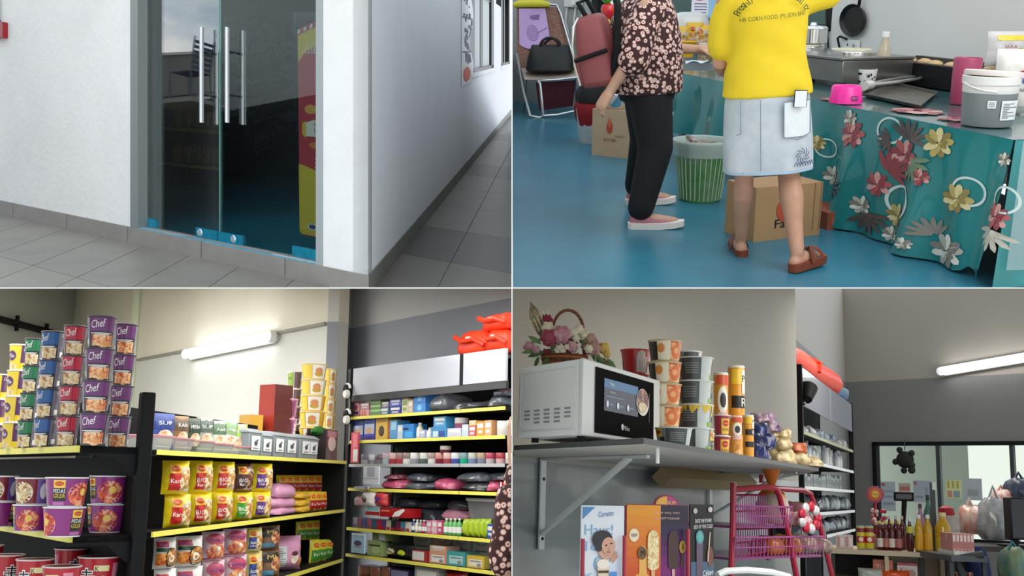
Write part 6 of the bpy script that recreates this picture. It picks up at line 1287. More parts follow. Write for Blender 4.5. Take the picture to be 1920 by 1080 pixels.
for q, (a, b, c, d) in enumerate(((485, 517, 984, 1030), (485, 517, 1028, 1086))): pk3(a, b, c, d, G('#7a5c44'), blk, 'dark brown noodle packet with sky blue band, '+('upper row', 'lower row')[q], seed=q+16, base=q == 1)
x, w_, z, h = fit(s2, 517, 585, 1003, 1068, .05)
def pkb(m, s, w, h):
    m.drect(s, -.46*w, .12*h, .0*w, .72*h, G('#d2dde0'), 4, 6, .003)
    for q in range(9): m.drect(s, -.43*w, (.17+q*.058)*h, (-.1 if q % 3 else -.03)*w, (.19+q*.058)*h, G('#7a8488'), 3, 1, .005)
    m.dell(s, .2*w, .36*h, .1*w, .16*h, G('#ecdccf'), 12, .004); m.dell(s, .36*w, .26*h, .08*w, .13*h, G('#d8936a'), 12, .004); m.dell(s, .2*w, .5*h, .09*w, .07*h, G('#5a2a3c'), 10, .005)
put(pouch_mesh(w_*.42, (z+h-z2l)*.95, .17, PNK, pkb, seed=3, wr=.05), 'large_pink_pack', 'large pink multipack with white info panel on the low shelf', 'packet', QC, M2, x, .16, z2l+.001, rz=-36)
for q in range(5):
    a = 556+q*13; x, w_, z, h = fit(s2, a, a+14, 978+q*-1.2, 1012, .2); put(pouch_mesh(w_*.5, h, .05, G('#cfc93a'), sachet('#3f8a34'), seed=q), 'noodle_sachet', 'yellow and green sachet in the upper green row', 'sachet', QC, M2, x, .2, z, 'upper row of green sachets', rz=-30)
for q in range(3):
    a = 582+q*13; x, w_, z, h = fit(s2, a, a+14, 1012, 1050, .1); put(pouch_mesh(w_*.5, z+h-z2l, .05, G('#cfc93a'), sachet('#3f8a34'), seed=q), 'noodle_sachet', 'yellow and green sachet in the lower green row', 'sachet', QC, M2, x, .1, z2l+.001, 'lower row of green sachets', rz=-30)
# top shelf: clear bins with pouches, grey bins
CLR = glass_sheet('#e4e8e6', 1.4, .1, ('#c9ccca', .25)); PRIM = mat('#c98a94', .4, alpha=.7)
def soup(top, body, wd):
    def d(m, s, w, h): m.drect(s, -.48*w, .58*h, .48*w, .98*h, G(top), 5, 4, .002); m.dtext(s, wd, 0, .74*h, .1*h, G('#e8e8e4'), w=.6*w, off=.004); m.dell(s, .02*w, .36*h, .36*w, .2*h, food('#d8b890', '#b0705a', '#f2ece0', 30), 14, .003, 2)
    return d
for q, (a, b, pa_, pb_, t_, cc, tp, wd, lb) in enumerate(((296, 330, 292, 331, 775, '#2a3f86', '#23377c', 'SUP', 'navy soup packet'), (334, 368, 332, 358, 780, '#8a6a44', '#5a4632', 'KARI', 'brown spice packet'), (374, 404, 356, 380, 784, '#3c4a38', '#2a382c', 'HERBA', 'dark green spice packet'), (406, 440, 376, 404, 783, '#9aa094', '#4a5a50', 'SUP', 'grey green spice packet'), (440, 474, 404, 428, 789, '#c9cfc4', '#4f6a50', 'Adabi', 'white packet with dark green top'))):
    x, w_, z, h = fit(s2, a, b, 818+q*5, 848+q*4.2, .02); bn = thing('clear_bin', ('clear plastic bin holding the navy soup packet', 'clear plastic bin holding the brown spice packet', 'clear plastic bin holding the dark green packet', 'clear plastic bin in front of the grey green packet', 'clear plastic bin beside the grey bins')[q], 'bin', QC @ M2 @ T(x, .03, z2t+.001), 'row of clear bins')
    hh = z+h-z2t; m = MB(); R4 = lambda e, zz: [(-w_*.5+e, 0+e, zz), (w_*.5-e, 0+e, zz), (w_*.5-e, .26-e, zz), (-w_*.5+e, .26-e, zz)]; m.loft([R4(.015, 0), R4(.0, hh)], CLR, cap=False); m.quad(R4(.015, .002), CLR); m.obj('bin_body', parent=bn)
    MB().tube(R4(0, hh), .005, PRIM, 6, closed=True).obj('bin_rim', parent=bn)
    x2, w2_, z2_, h2_ = fit(s2, pa_, pb_, t_, 840, .12); put(pouch_mesh(w2_*.5, (z2_+h2_)-z2t-.006, .05, G(cc), soup(tp, cc, wd), seed=q), 'spice_packet', lb+' standing in a clear bin', 'packet', QC, M2, x2, .14, z2t+.006, 'spice packets in clear bins', rz=-36)
for q, (a, b, t_, tp, lb) in enumerate(((424, 444, 789, '#7a9a6a', 'white spice packet tilted in a clear bin'), (442, 466, 795, '#9ac048', 'white spice packet with lime top'))):
    x2, w2_, z2_, h2_ = fit(s2, a, b, t_, 846, .08); put(pouch_mesh(w2_*.5, (z2_+h2_)-z2t-.006, .04, G('#d9dbd4'), soup(tp, '#d9dbd4', 'Adabi'), seed=q+20), 'spice_packet', lb, 'packet', QC, M2, x2, .1, z2t+.006, 'spice packets in clear bins', rz=-36, extra=RY(6 if q == 0 else 0))
GB_ = mat('#8b9499', .45, var=.06, vscale=12); GB2 = mat('#9aa3a8', .4)
for q, (a, b, tpy, bpy_) in enumerate(((467, 491, 806, 851), (490, 512, 813, 856), (514, 535, 812, 858), (535, 558, 815, 861), (562, 598, 818, 866))):
    x, w_, z, h = fit(s2, a, b, tpy, bpy_, .03); hh = z+h-z2t; gb = thing('lidded_bin', ('grey lidded bin with bird label next to the clear bins', 'grey lidded bin with bird label, second from the clear bins', 'grey lidded bin with bird label, third from the clear bins', 'grey lidded bin with bird label, fourth from the clear bins', 'wide grey bin with open lid and two labels')[q], 'bin', QC @ M2 @ T(x, .03, z2t+.001), 'row of grey bins')
    w_ *= .96; m = MB(); R4 = lambda e, zz, y1=.3: [(-w_*.5+e, e*.5, zz), (w_*.5-e, e*.5, zz), (w_*.5-e, y1-e, zz), (-w_*.5+e, y1-e, zz)]; m.loft([R4(.012, 0), R4(.0, hh*.86)], GB_); bevel(m.obj('bin_body', parent=gb), .004)
    m = MB(); m.loft([R4(-.006, hh*.86), R4(-.008, hh*.92), [(-w_*.5, .03, hh*1.04), (w_*.5, .03, hh*1.04), (w_*.5, .3, hh*1.12), (-w_*.5, .3, hh*1.12)]], GB2); bevel(m.obj('lid', parent=gb), .004)
    m = MB(); sf_ = lambda u, v, off: Vector((u, .004-off-.0*v, v)); nn_ = 2 if q == 4 else 1
    for kx in range(nn_):
        cx_ = 0 if nn_ == 1 else (-.2+.42*kx)*w_; ww_ = w_*(.72 if nn_ == 1 else .40); m.drect(sf_, cx_-ww_/2, hh*.22, cx_+ww_/2, hh*.76, mat('#e2e5e8', .5), off=.006); m.dell(sf_, cx_, hh*.48, ww_*.2, hh*.1, mat('#4a4e54', .6), 10, .008); m.dpoly(sf_, [(cx_, hh*.5), (cx_+ww_*.3, hh*.62), (cx_+ww_*.1, hh*.64)], mat('#4a4e54', .6), .008); m.drect(sf_, cx_-ww_*.3, hh*.27, cx_+ww_*.3, hh*.31, mat('#7a8088', .6), off=.008)
    m.obj('bird_label', parent=gb)
x, w_, z, h = fit(s2, 590, 603, 800, 818, .1); tag(MB().blob((0, 0, h*.5), (w_*.6, .05, h*.5), mat('#2f7a2c', .7, var=.4, vscale=40)).blob((w_*.3, .01, h*.7), (w_*.4, .04, h*.4), mat('#2f7a2c', .7, var=.4, vscale=40)).obj('toy_plant', M=QC @ M2 @ T(x, .1, z)), 'small green leafy bunch on the grey bins', 'plant')
# tubs and carton behind the bins
yb_ = .36
for kd, a, b, tops, lb in (('tub_yellow', 563, 613, (683, 714, 743, 773, 803, 833), 'yellow noodle tub'), ('tub_yellow', 608, 632, (692, 722, 751, 778, 808, 838), 'small yellow noodle tub at the end upright'), ('tub_pink', 510, 558, (748, 779, 810), 'pink noodle tub'), ):
    x, w_, _, _ = fit(s2, a, b, tops[0], tops[0]+30, .2); _, zt = s2((a+b)/2, tops[0], .2); nn = len(tops); 
    h = (zt-z2t)/nn; p = M2 @ Vector((x, .2, 0)); k = 1/ppm(QC, p); sx = (b-a)*k/.144
    for i in range(nn):
        kk = 'tub_clear' if kd == 'tub_yellow' and i >= nn-2 and a < 600 else kd
        spawn(CUPS[kk], 'noodle_tub', lb+', '+('lowest', 'second', 'third', 'fourth', 'fifth', 'sixth')[i]+' in its column behind the grey bins', 'noodle tub', QC @ M2 @ T(x, .2, z2t+.001+i*h) @ Matrix.Diagonal((sx, sx, h/.09, 1)) @ RZ(70+i*9), 'noodle tubs behind the grey bins')
x, w_, _, _ = fit(s2, 533, 562, 700, 730, .38); _, zt = s2(548, 697, .38); h = (zt-z2t)/5; k = 1/ppm(QC, M2 @ Vector((x, .38, 0)))
for i in range(5): spawn(CUPS['cup_clear'], 'noodle_cup', 'clear noodle cup with green label, '+('lowest', 'second', 'third', 'fourth', 'topmost')[i]+' in its column behind the pink tubs', 'noodle cup', QC @ M2 @ T(x, .36, z2t+.001+i*h) @ Matrix.Diagonal((29*k/.104, 29*k/.104, h/.092, 1)) @ RZ(60), 'clear cups behind the bins')
x, w_, _, _ = fit(s2, 487, 514, 722, 800, .3); _, zt = s2(500, 722, .3)
put(box_mesh(.15, .17, zt-z2t, G('#a33424'), lambda m, s, w, h: [m.dell(s, (-.1+.05*(q % 4))*1, h*(.25+.05*(q//4)), .012, .012, INK if q % 2 else G('#e8e0d4'), 8, .001+.0004*q) for q in range(20)], side=G('#5c2a26')), 'gift_carton', 'tall red carton with black and white blossom print', 'carton', QC, M2, x+.08, .2, z2t+.001, rz=62)
x, w_, _, _ = fit(s2, 470, 490, 779, 800, .34); _, zt = s2(480, 779, .34); put(box_mesh(.14, .1, zt-z2t, G('#c9992c'), panels((.15, .5, .85, .92, '#5a3a3a'))), 'small_yellow_box', 'yellow box with dark picture standing behind the first grey bin', 'box', QC, M2, x, .33, z2t+.001, rz=50)
x, w_, z, h = fit(s2, 612, 633, 806, 833, .03); put(box_mesh(w_, .15, z+h-z2t, G('#2a2224'), panels(('e', .5, .55, .35, .25, '#d8d2cc'), (0.1, .75, .9, .95, '#b88a92'))), 'dark_tin', 'dark square tin with white oval at the shelf end', 'tin', QC, M2, x, .03, z2t+.001)
# ---- unit 3: cosmetics and household goods along the two-tone wall
P3 = at_y(QC, 659, 783, 8.6); M3 = basis((P3.x, P3.y, 0), -dV); s3 = solver(QC, M3)
R3 = 0
xr = s3(957, 900)[0]; xsp = s3(864, 880)[0]
lv3 = [s3(659, 782)[1], s3(670, 826)[1], s3(711, 870)[1], s3(711, 916.5)[1], s3(659, 989)[1], s3(686, 1042)[1]]
zp0, zp1 = s3(661, 742)[1], s3(661, 692)[1]
SIL = mat('#c9cdd2', .35, .5)
xr = min(xr, (-.03-(M3.translation.x))/M3.col[0].x)
zb_ = s3(700, 1095)[1]
g3 = gondola('display_shelf', 'tall black shelf unit of toiletries against the two-tone wall', QC, M3, 0, xr, .4, tuple(lv3)+(zb_,), zp1, .022, splits=(xsp,), strips=[YEL, YEL, SIL, YEL, YEL, YEL, YEL], pw=.02, pd=.03, brackets=False)
WP = mat('#b4b7c2', .12, coat=.6)
for a, b in ((.02, xsp-.02), (xsp+.02, xr)): MB().box((a, -.01, zp0), (b, .01, zp1), WP).obj('header_panel', parent=g3)
MB().box((xsp-.02, -.012, zp0), (xsp+.02, .012, zp1), BLK).obj('panel_joint', parent=g3); MB().box((0, -.005, zp0-.05), (xr, .02, zp0), mat('#2a2b2d', .4)).obj('panel_rail', parent=g3)
MB().box((-.06, -.01, CFL), (-.02, .03, zp1+.0), mat('#26272a', .4, .3)).obj('front_post', parent=g3)
def it(px0, px1, pyt, lvl, kind, c, lb, nm='carton', cat='carton', y=.04, deco=None, d=.12, grp=None, base=None, c2=None, seed=1):
    z0 = lv3[lvl] if lvl < 6 else zb_; pyb = proj(QC, M3 @ Vector((s3((px0+px1)/2, 900, y)[0], y, z0)))[1]
    x, w_, z, h = fit(s3, px0, px1, pyt, pyb, y)
    if base is not None: _, z = s3((px0+px1)/2, base, y); h = s3((px0+px1)/2, pyt, y)[1]-z
    else: z = z0+.001
    w_ *= .94; cm = G(c) if isinstance(c, str) else c
    if kind == 'box': me = box_mesh(w_, d, h, cm, deco or panels((.1, .55, .9, .85, c2 or '#e2e2de'), (.2, .2, .8, .4, c2 or '#c9ccd0')))
    elif kind == 'pouch': me = pouch_mesh(w_, h, min(.1, d), cm, deco or panels((.15, .45, .85, .8, c2 or '#e2e2de')), seed=seed); y = y+.04
    elif kind == 'sack': me = sack_mesh(w_*.95, max(d, .2), h, cm, seed=seed, wr=.09); y = y+.12
    elif kind == 'tin':
        r = w_*.47; m = MB(); m.lathe([(r*.95, 0), (r, .004), (r, h*.45), (r*1.01, h*.46), (r*1.01, h*.96), (r*.96, h)], [cm, cm, G(c2 or '#d9d5d2'), G(c2 or '#d9d5d2'), G(c2 or '#d9d5d2')], 16); me = m.mesh('jar', 40); y = y+r
    elif kind == 'bottle': me = bottle_spec(w_/2, h, cm, G(c2 or '#e6e6e2'), G('#e2e2de'), .4, .5, n=12); y = y+w_/2
    return put(me, nm, lb, cat, QC, M3, x, y, z, grp)
g = 'goods on the first toiletries shelf'
it(661, 674, 755, 0, 'box', '#c98a90', 'pink soap box with round mark on the first toiletries shelf', deco=panels(('e', .5, .65, .3, .2, '#7a3a4a'), (.1, .2, .9, .4, '#3a2c44')), grp=g)
it(675, 692, 768, 0, 'box', '#d8a0a0', 'striped pink soap box, lower of two', deco=panels((.2, .1, .35, .9, '#c25a50'), (.5, .1, .65, .9, '#c25a50')), grp=g)
it(675, 692, 755, 0, 'box', '#b8848c', 'plain pink soap box, upper of two', base=767.5, grp=g)
for q in range(4): it(694, 714, 745+8*q, 0, 'box', '#5f8a4a', 'green soap box, '+('topmost', 'second', 'third', 'lowest')[q]+' of its stack', base=(745+8*(q+1)) if q < 3 else None, deco=panels((0, .75, 1, 1, '#a8c890'), (0, 0, 1, .12, '#a8c890')), grp=g)
it(713, 729, 764, 0, 'box', '#4a7a86', 'teal soap box on the first toiletries shelf', grp=g); it(715, 729, 753, 0, 'box', '#8a7c90', 'mauve soap box on the teal one', base=763.5, grp=g)
it(730, 752, 762, 0, 'box', '#25389a', 'royal blue soap box, lower of two', grp=g); it(730, 752, 748, 0, 'box', '#5a6ac0', 'blue and white soap box, upper of two', base=761.5, c2='#d8dcf0', grp=g)
it(753, 765, 747, 0, 'box', '#cfc9a8', 'cream soap carton beside the blue ones', c2='#8aa06a', grp=g); it(765, 774, 750, 0, 'box', '#c9b49a', 'beige soap carton next to the bright blue one', grp=g)
it(775, 798, 755, 0, 'box', '#3f86d0', 'bright blue square carton, lower of two', deco=panels(('e', .5, .5, .2, .3, '#7ac0e8')), grp=g); it(775, 798, 740, 0, 'box', '#3f86d0', 'bright blue square carton, upper of two', base=754.5, deco=panels(('e', .5, .5, .2, .3, '#7ac0e8')), grp=g)
CLD = [mat(c, .3, var=.3, vscale=9, coat=.5) for c in ('#4a4f58', '#3a3d44', '#5a606a', '#8a4a5c', '#c8587c')]
it(800, 845, 738, 0, 'sack', CLD[2], 'clear wrapped grey garment pile on the first shelf', 'wrapped_garment', 'garment', d=.3, seed=3); it(842, 915, 752, 0, 'sack', CLD[1], 'long flat dark garment packet across the joint', 'wrapped_garment', 'garment', d=.3, seed=4)
it(912, 955, 742, 0, 'sack', CLD[0], 'grey garment packet at the shelf end, lower of two', 'wrapped_garment', 'garment', d=.3, seed=5); it(918, 955, 727, 0, 'sack', CLD[2], 'grey garment packet at the shelf end, upper of two', 'wrapped_garment', 'garment', d=.25, base=743, seed=6)
g = 'goods on the second toiletries shelf'
skyp = panels((.05, .3, .95, .75, '#b8c4e0'), ('e', .5, .45, .35, .15, '#c8a48c'), (.05, .05, .95, .2, '#4a3f9a'))
it(661, 682, 789, 1, 'box', '#33418a', 'dark blue hair colour carton by the front post', deco=skyp, grp=g); it(682, 703, 785, 1, 'box', '#4a5aa8', 'blue hair colour carton next to the gold one', deco=skyp, grp=g)
it(704, 727, 784, 1, 'box', '#d8b04a', 'gold carton with dark animal picture', deco=panels(('e', .5, .4, .25, .25, '#4a3418'), (.1, .8, .9, .92, '#b8862c')), grp=g)
it(728, 745, 788, 1, 'box', '#5a9ac8', 'sky blue carton with red edge', deco=panels((0, 0, .15, 1, '#b8343c'), (.3, .5, .9, .9, '#9ad0e8')), grp=g); it(745, 755, 797, 1, 'box', '#b8cfe6', 'narrow pale blue carton by the flash one', grp=g); it(755, 776, 795, 1, 'box', '#2f86d0', 'blue carton with dark flash', deco=panels((0, .6, .5, .75, '#1c2a5c'), (.2, .1, .9, .5, '#4aa6e4')), grp=g)
it(778, 786, 793, 1, 'bottle', '#e0dcc0', 'cream roll-on bottle beside the blue carton', 'lotion_bottle', 'bottle', grp=g); it(786, 797, 806, 1, 'box', '#a8b4d8', 'low lilac box between the bottles', grp=g); it(797, 805, 802, 1, 'bottle', '#dfe6e6', 'white roll-on bottle beside the blue stack', 'lotion_bottle', 'bottle', grp=g)
it(808, 838, 800, 1, 'box', '#3a8ac0', 'wide blue carton, lower of the blue stack', deco=panels((.1, .1, .45, .6, '#c9d8e0'), (.5, .1, .9, .6, '#2c4a9a')), grp=g); it(812, 836, 781, 1, 'box', '#4aa0d8', 'blue carton on top of the wide blue one', base=799.5, grp=g)
it(838, 865, 803, 1, 'box', '#c9ccd8', 'white and pink carton below the round tub', grp=g); it(846, 864, 783, 1, 'tin', '#9a5a78', 'round white tub with plum front', 'round_tub', 'tub', base=802.5, grp=g); it(866, 878, 796, 1, 'box', '#bcd0e0', 'pale blue carton at the shelf joint', grp=g)
it(879, 892, 798, 1, 'box', '#c8606c', 'pink carton under a yellow one', grp=g); it(879, 893, 788, 1, 'box', '#e0c060', 'yellow carton on the pink one', base=797.5, grp=g); it(893, 908, 790, 1, 'box', '#d89a2c', 'orange carton next to the pink one', grp=g); it(908, 922, 788, 1, 'box', '#e0a878', 'peach carton next to the white tins', grp=g)
it(925, 945, 789, 1, 'tin', '#dcdcd8', 'plain white tin at the shelf end', 'white_tin', 'tin', c2='#e4e4e0', grp='plain white tins'); it(946, 957, 788, 1, 'tin', '#dcdcd8', 'plain white tin at the shelf end', 'white_tin', 'tin', c2='#e4e4e0', grp='plain white tins')
for q, (a, c, c2, nm) in enumerate(((672, '#b8b8c0', '#7a7a86', 'grey'), (685, '#9a9aa6', '#cfcfd6', 'steel'), (698, '#8a8088', '#6a5a62', 'dull mauve'), (711, '#a9c4c8', '#b8a4ac', 'pale aqua'), (724, '#b0404c', '#d0b0a8', 'red'), (737, '#b0404c', '#9a7a74', 'dark red'), (750, '#dcdcda', '#8a7a76', 'white'), (764, '#9a98a8', '#dcdcda', 'grey violet'), (782, '#5a6a60', '#d0d4cc', 'grey green'), (797, '#dcdcd8', '#a08a84', 'cream'), (811, '#7a2c3c', '#c88a7c', 'maroon'), (826, '#a84a54', '#d8b4ac', 'rose'), (841, '#4a5ab0', '#d4dae0', 'blue'), (857, '#1fb08a', '#7a9a9a', 'mint green'), (873, '#7a90b0', '#c0c0b8', 'slate blue'), (890, '#8a8ea4', '#b09a7c', 'lavender'), (906, '#c8b8bc', '#b0405c', 'pale rose'), (925, '#d8b0b4', '#a8404c', 'pink'), (943, '#c9c4c0', '#e0dcd4', 'ivory'))):
    it(a, a+14, 849 if a > 700 else 852, 2, 'tin', c, 'small %s cosmetic jar on the silver strip shelf' % nm, 'cosmetic_jar', 'jar', c2=c2, grp='jars on the silver strip shelf')
it(820, 834, 836, 2, 'tin', '#5a2c34', 'dark jar standing on the maroon one', 'cosmetic_jar', 'jar', base=849, c2='#e0d0cc', grp='jars on the silver strip shelf')
for q, (a, b, t, c, bs, lb) in enumerate(((712, 756, 897, 4, None, 'pink edged grey garment packet by the label'), (715, 752, 888, 3, 899, 'rose garment packet folded over the pink edged one'), (752, 808, 902, 2, None, 'grey garment packet in the middle, lower of two'), (752, 806, 887, 0, 903, 'blue grey garment packet in the middle, upper of two'), (808, 850, 897, 4, None, 'hot pink edged garment packet'), (862, 914, 903, 1, None, 'dark garment packet under the big grey one'), (848, 910, 884, 2, 904, 'big rounded grey garment packet'), (908, 935, 900, 4, None, 'pink and grey garment packet by the red card'), (910, 952, 884, 0, 901, 'teal grey garment packet at the shelf end'))):
    it(a, b, t, 3, 'sack', CLD[c], lb, 'wrapped_garment', 'garment', d=.28, base=bs, seed=q+10, grp='wrapped garments on the fourth shelf')
g = 'goods on the fifth toiletries shelf'
for q, (a, b, t, c, bs, lb) in enumerate(((722, 770, 950, 1, 990, 'dark towel bundle behind the red box, lower'), (724, 768, 933, 2, 951, 'dark towel bundle behind the red box, upper'), (765, 815, 952, 0, 990, 'slate towel bundle by the pink towel, lower'), (768, 812, 935, 1, 953, 'slate towel bundle by the pink towel, upper'), (815, 868, 955, 3, 975, 'towel bundle under the grey one'), (826, 866, 936, 0, 956, 'grey towel bundle over the pink towel'))):
    it(a, b, t, 4, 'sack', CLD[c] if q != 4 else mat('#d99ab0', .5, var=.15, vscale=20), lb if q != 4 else 'folded pink towel under the grey bundle', 'towel_bundle', 'towel', d=.2, base=None if bs == 990 else bs, seed=q+30, y=.14, grp='towel bundles')
it(660, 680, 930, 4, 'pouch', '#b8949c', 'white and pink blister pack by the post', 'blister_pack', 'pack', base=950, grp=g, y=-.02); it(673, 700, 921, 4, 'pouch', '#dcd8d6', 'white blister pack with dark figure', 'blister_pack', 'pack', base=951, deco=panels(('e', .4, .5, .18, .22, '#3a2a22'), (.1, .05, .6, .3, '#c0403c')), grp=g, y=-.03); it(698, 720, 922, 4, 'pouch', '#c23a40', 'red blister pack with blue star', 'blister_pack', 'pack', base=950, deco=panels(('e', .5, .5, .3, .2, '#3a3f8a'), (.1, .85, .9, .98, '#7a6aa0')), grp=g, y=-.02)
it(684, 712, 949, 4, 'box', '#c9d4d8', 'white and red toothbrush carton', deco=panels((0, 0, 1, .4, '#b02a30'), (.1, .5, .9, .9, '#8ac0d0')), base=966, grp=g, y=.0); it(710, 766, 953, 4, 'box', '#a81c26', 'red toothpaste carton with white swoosh', deco=panels((.05, .6, .35, .75, '#e88a7c'), ('p', [(.45, .05), (.55, .6), (.85, 1.0), (.9, .8), (.7, .15)], '#e6eaec')), base=970, grp=g, y=.0)
gg = random.Random(21); cols = ['#8a8a90', '#7a3a4c', '#3a4a8a', '#b04a5c', '#2f6a86', '#c0304a', '#5a4a8a', '#c9c4b0', '#2a2f3a', '#6a2c4c', '#4a8aa0', '#d8d4cc']
cn = ['grey', 'wine', 'navy', 'rose', 'teal blue', 'crimson', 'violet', 'cream', 'charcoal', 'plum', 'aqua', 'ivory']
for q in range(12): it(661+q*9, 669.5+q*9, 970+q*.8, 4, 'box', cols[q], 'narrow %s toiletry carton in the row under the red box' % cn[q], deco=panels((.1, .05, .9, .3, '#b8222c' if q > 4 else '#5a5a60')), grp=g, d=.08)
for q in range(7): it(769+q*6.4, 775+q*6.4, 974+q*.5, 4, 'bottle', cols[(q*5+2) % 12], 'small %s nail polish bottle in a row' % cn[(q*5+2) % 12], 'polish_bottle', 'bottle', c2='#dcdcda', grp=g)
for q in range(3): it(800+q*10, 809+q*10, 976, 4, 'box', ('#d87a9c', '#e0a8bc', '#c8507c')[q], '%s sponge packet beside the green bottles' % ('pink', 'pale pink', 'deep pink')[q], 'sponge_packet', 'packet', grp=g)
for q in range(4): it(829+q*8, 836.5+q*8, 972, 4, 'bottle', '#5fae62', 'green mouthwash bottle beside the lime sachets', 'mouthwash_bottle', 'bottle', c2='#e2ece2', grp='green mouthwash bottles')
for q in range(5): it(861+q*10.4, 871+q*10.4, 973, 4, 'pouch', '#a8c42c', 'lime green shampoo sachet in a row', 'shampoo_sachet', 'sachet', c2='#e0e4b0', grp='lime shampoo sachets', d=.05, seed=q)
it(913, 925, 983, 4, 'box', '#2f5aa8', 'blue carton at the end of the lime sachets', grp=g)
cb_ = fit(s3, 878, 938, 938, 974, .12); clb = thing('clear_storage_box', 'clear plastic storage box above the lime sachets', 'storage box', QC @ M3 @ T(cb_[0], .2, lv3[4]+.12)); m = MB(); cw_ = cb_[1]/2; ch_ = cb_[3]; m.loft([ell(0, .0, 0, cw_*.92, .1, 20, 6), ell(0, 0, ch_, cw_, .12, 20, 6)], glass_sheet('#dfe4e4', 1.4, .1, ('#b4b8ba', .35))); m.obj('box_body', parent=clb); MB().tube(ell(0, 0, ch_, cw_, .12, 20, 6), .012, mat('#d9dcdc', .3, alpha=.8), 6, closed=True).obj('box_rim', parent=clb); MB().blob((-cw_*.2, -.02, ch_*.35), (.05, .05, .05), mat('#7a5a6a', .6)).obj('pouch_inside', parent=clb); MB().box((-cw_*.9, -.08, -.12), (cw_*.9, .1, -.0), mat('#4a4c50', .6)).obj('riser', parent=clb)
g = 'goods on the sixth toiletries shelf'
it(688, 716, 1014, 5, 'box', '#9ab070', 'pale green soap carton with dark word, lower of two', deco=panels((.1, .65, .9, .75, '#2a3a22'), ('e', .6, .4, .3, .25, '#b8cc90')), grp=g); it(697, 724, 997, 5, 'box', '#7a8a50', 'olive soap carton, upper of two', base=1013.5, deco=panels((.5, .1, .95, .8, '#c0ccd4')), grp=g)
it(717, 770, 1018, 5, 'pouch', '#1c1e22', 'black tray of sponges with lime sponge', 'sponge_pack', 'pack', deco=panels((.02, .6, .5, .85, '#b0ccd8'), ('e', .28, .45, .2, .2, '#c9c4a0'), ('e', .72, .4, .12, .2, '#c4d03a')), grp=g, d=.1)
it(772, 800, 1032, 5, 'box', '#b03a44', 'red and white tissue carton', deco=panels((.02, .1, .85, .9, '#dcdcda')), grp=g)
for q in range(4): it(774+q*37, 809+q*37, 1003+q*2.6, 5, 'box', '#c6c9c8', 'white tissue carton in the back row with handle print', 'tissue_carton', deco=panels(('e', .5, .85, .3, .12, '#8a96a0'), ('e', .5, .88, .22, .1, '#c6c9c8'), (.15, .5, .85, .56, '#6a7a84'), (.2, .38, .7, .42, '#9aa4a8')), grp='white tissue cartons in the back row', y=.2, d=.14)
for q, (a, b, t, c, c2, nm) in enumerate(((804, 838, 1034, '#cf9a80', '#e0dcd8', 'peach'), (837, 873, 1034, '#4a9a9c', '#a4d0d0', 'teal'), (874, 909, 1042, '#c8b04a', '#dcd4c0', 'mustard'))): it(a, b, t, 5, 'box', c, '%s facial tissue box with white front' % nm, 'tissue_box', 'tissue box', deco=panels((.12, .12, .88, .7, c2), (.2, .5, .8, .58, '#6a7078'), ('e', .7, .25, .12, .14, '#8a8a9a')), grp=g)
it(805, 837, 1023, 5, 'box', '#d8a890', 'peach facial tissue box lying on the other peach one', 'tissue_box', 'tissue box', base=1034, grp=g); it(911, 936, 1048, 5, 'pouch', '#4a86d0', 'blue wet wipes pack at the shelf end', 'wipes_pack', 'pack', deco=panels(('e', .5, .5, .3, .25, '#dce8f4')), grp=g, d=.07)
for q, (a, b, t, c, nm) in enumerate(((663, 685, 1060, '#6a3a2c', 'with swirl'), (686, 707, 1062, '#7a3c2c', 'with smiling face'), (708, 728, 1062, '#8a4634', 'by the purple pack'))): it(a, b, t, 6, 'tin', c, 'brown coffee jar '+nm+' on the lowest shelf', 'coffee_jar', 'jar', c2='#8a5a48', grp='brown jars on the lowest shelf')
it(730, 768, 1066, 6, 'box', '#2f2640', 'dark purple carton with white word', deco=panels((.05, .55, .95, .9, '#8a86b0')), grp='goods on the lowest shelf'); it(776, 824, 1063, 6, 'box', '#a8aca8', 'grey carton on the lowest shelf', grp='goods on the lowest shelf'); it(828, 870, 1067, 6, 'pouch', '#8a1420', 'shiny red foil pack on the lowest shelf', 'foil_pack', 'pack', grp='goods on the lowest shelf')
# hung on the front post
def hung(px0, px1, py0, py1, c, lb, nm, cat, deco, y=-.04):
    x, w_, z, h = fit(s3, px0, px1, py0, py1, y); return put(box_mesh(w_, .012, h, G(c), deco), nm, lb, cat, QC, M3, x, y, z)
hung(658, 671, 811, 868, '#cf4a5a', 'pink hanging card by the front post', 'hanging_card', 'card', panels((.35, .05, 1, .45, '#dcdcd8'), (.3, .5, .9, .95, '#e07a88')))
hung(681, 710, 874, 908, '#d4d8e0', 'white price label card under the jars', 'hanging_label', 'label', panels((.25, .4, .75, .95, '#aab0bc'), (0, .3, 1, .33, '#8a90a0'))); hung(664, 690, 912, 917, '#b9bcc0', 'small silver hang strip below the label card', 'hanging_strip', 'strip', panels((.8, .3, .9, .7, '#2a2a2c')))
hung(659, 683, 1000, 1037, '#a8cbe0', 'pale blue hanging packet with red word', 'hanging_packet', 'packet', panels(('e', .5, .5, .3, .14, '#4a4a78'), (.2, .3, .8, .34, '#b85a6a'), (0, .9, 1, 1, '#e0e8ec')))
hung(938, 954, 904, 935, '#b81e30', 'red hanging card with white edge', 'hanging_card', 'card', panels((0, 0, .15, 1, '#e8e8e4'), (.25, .3, 1, .36, '#d84a54')))
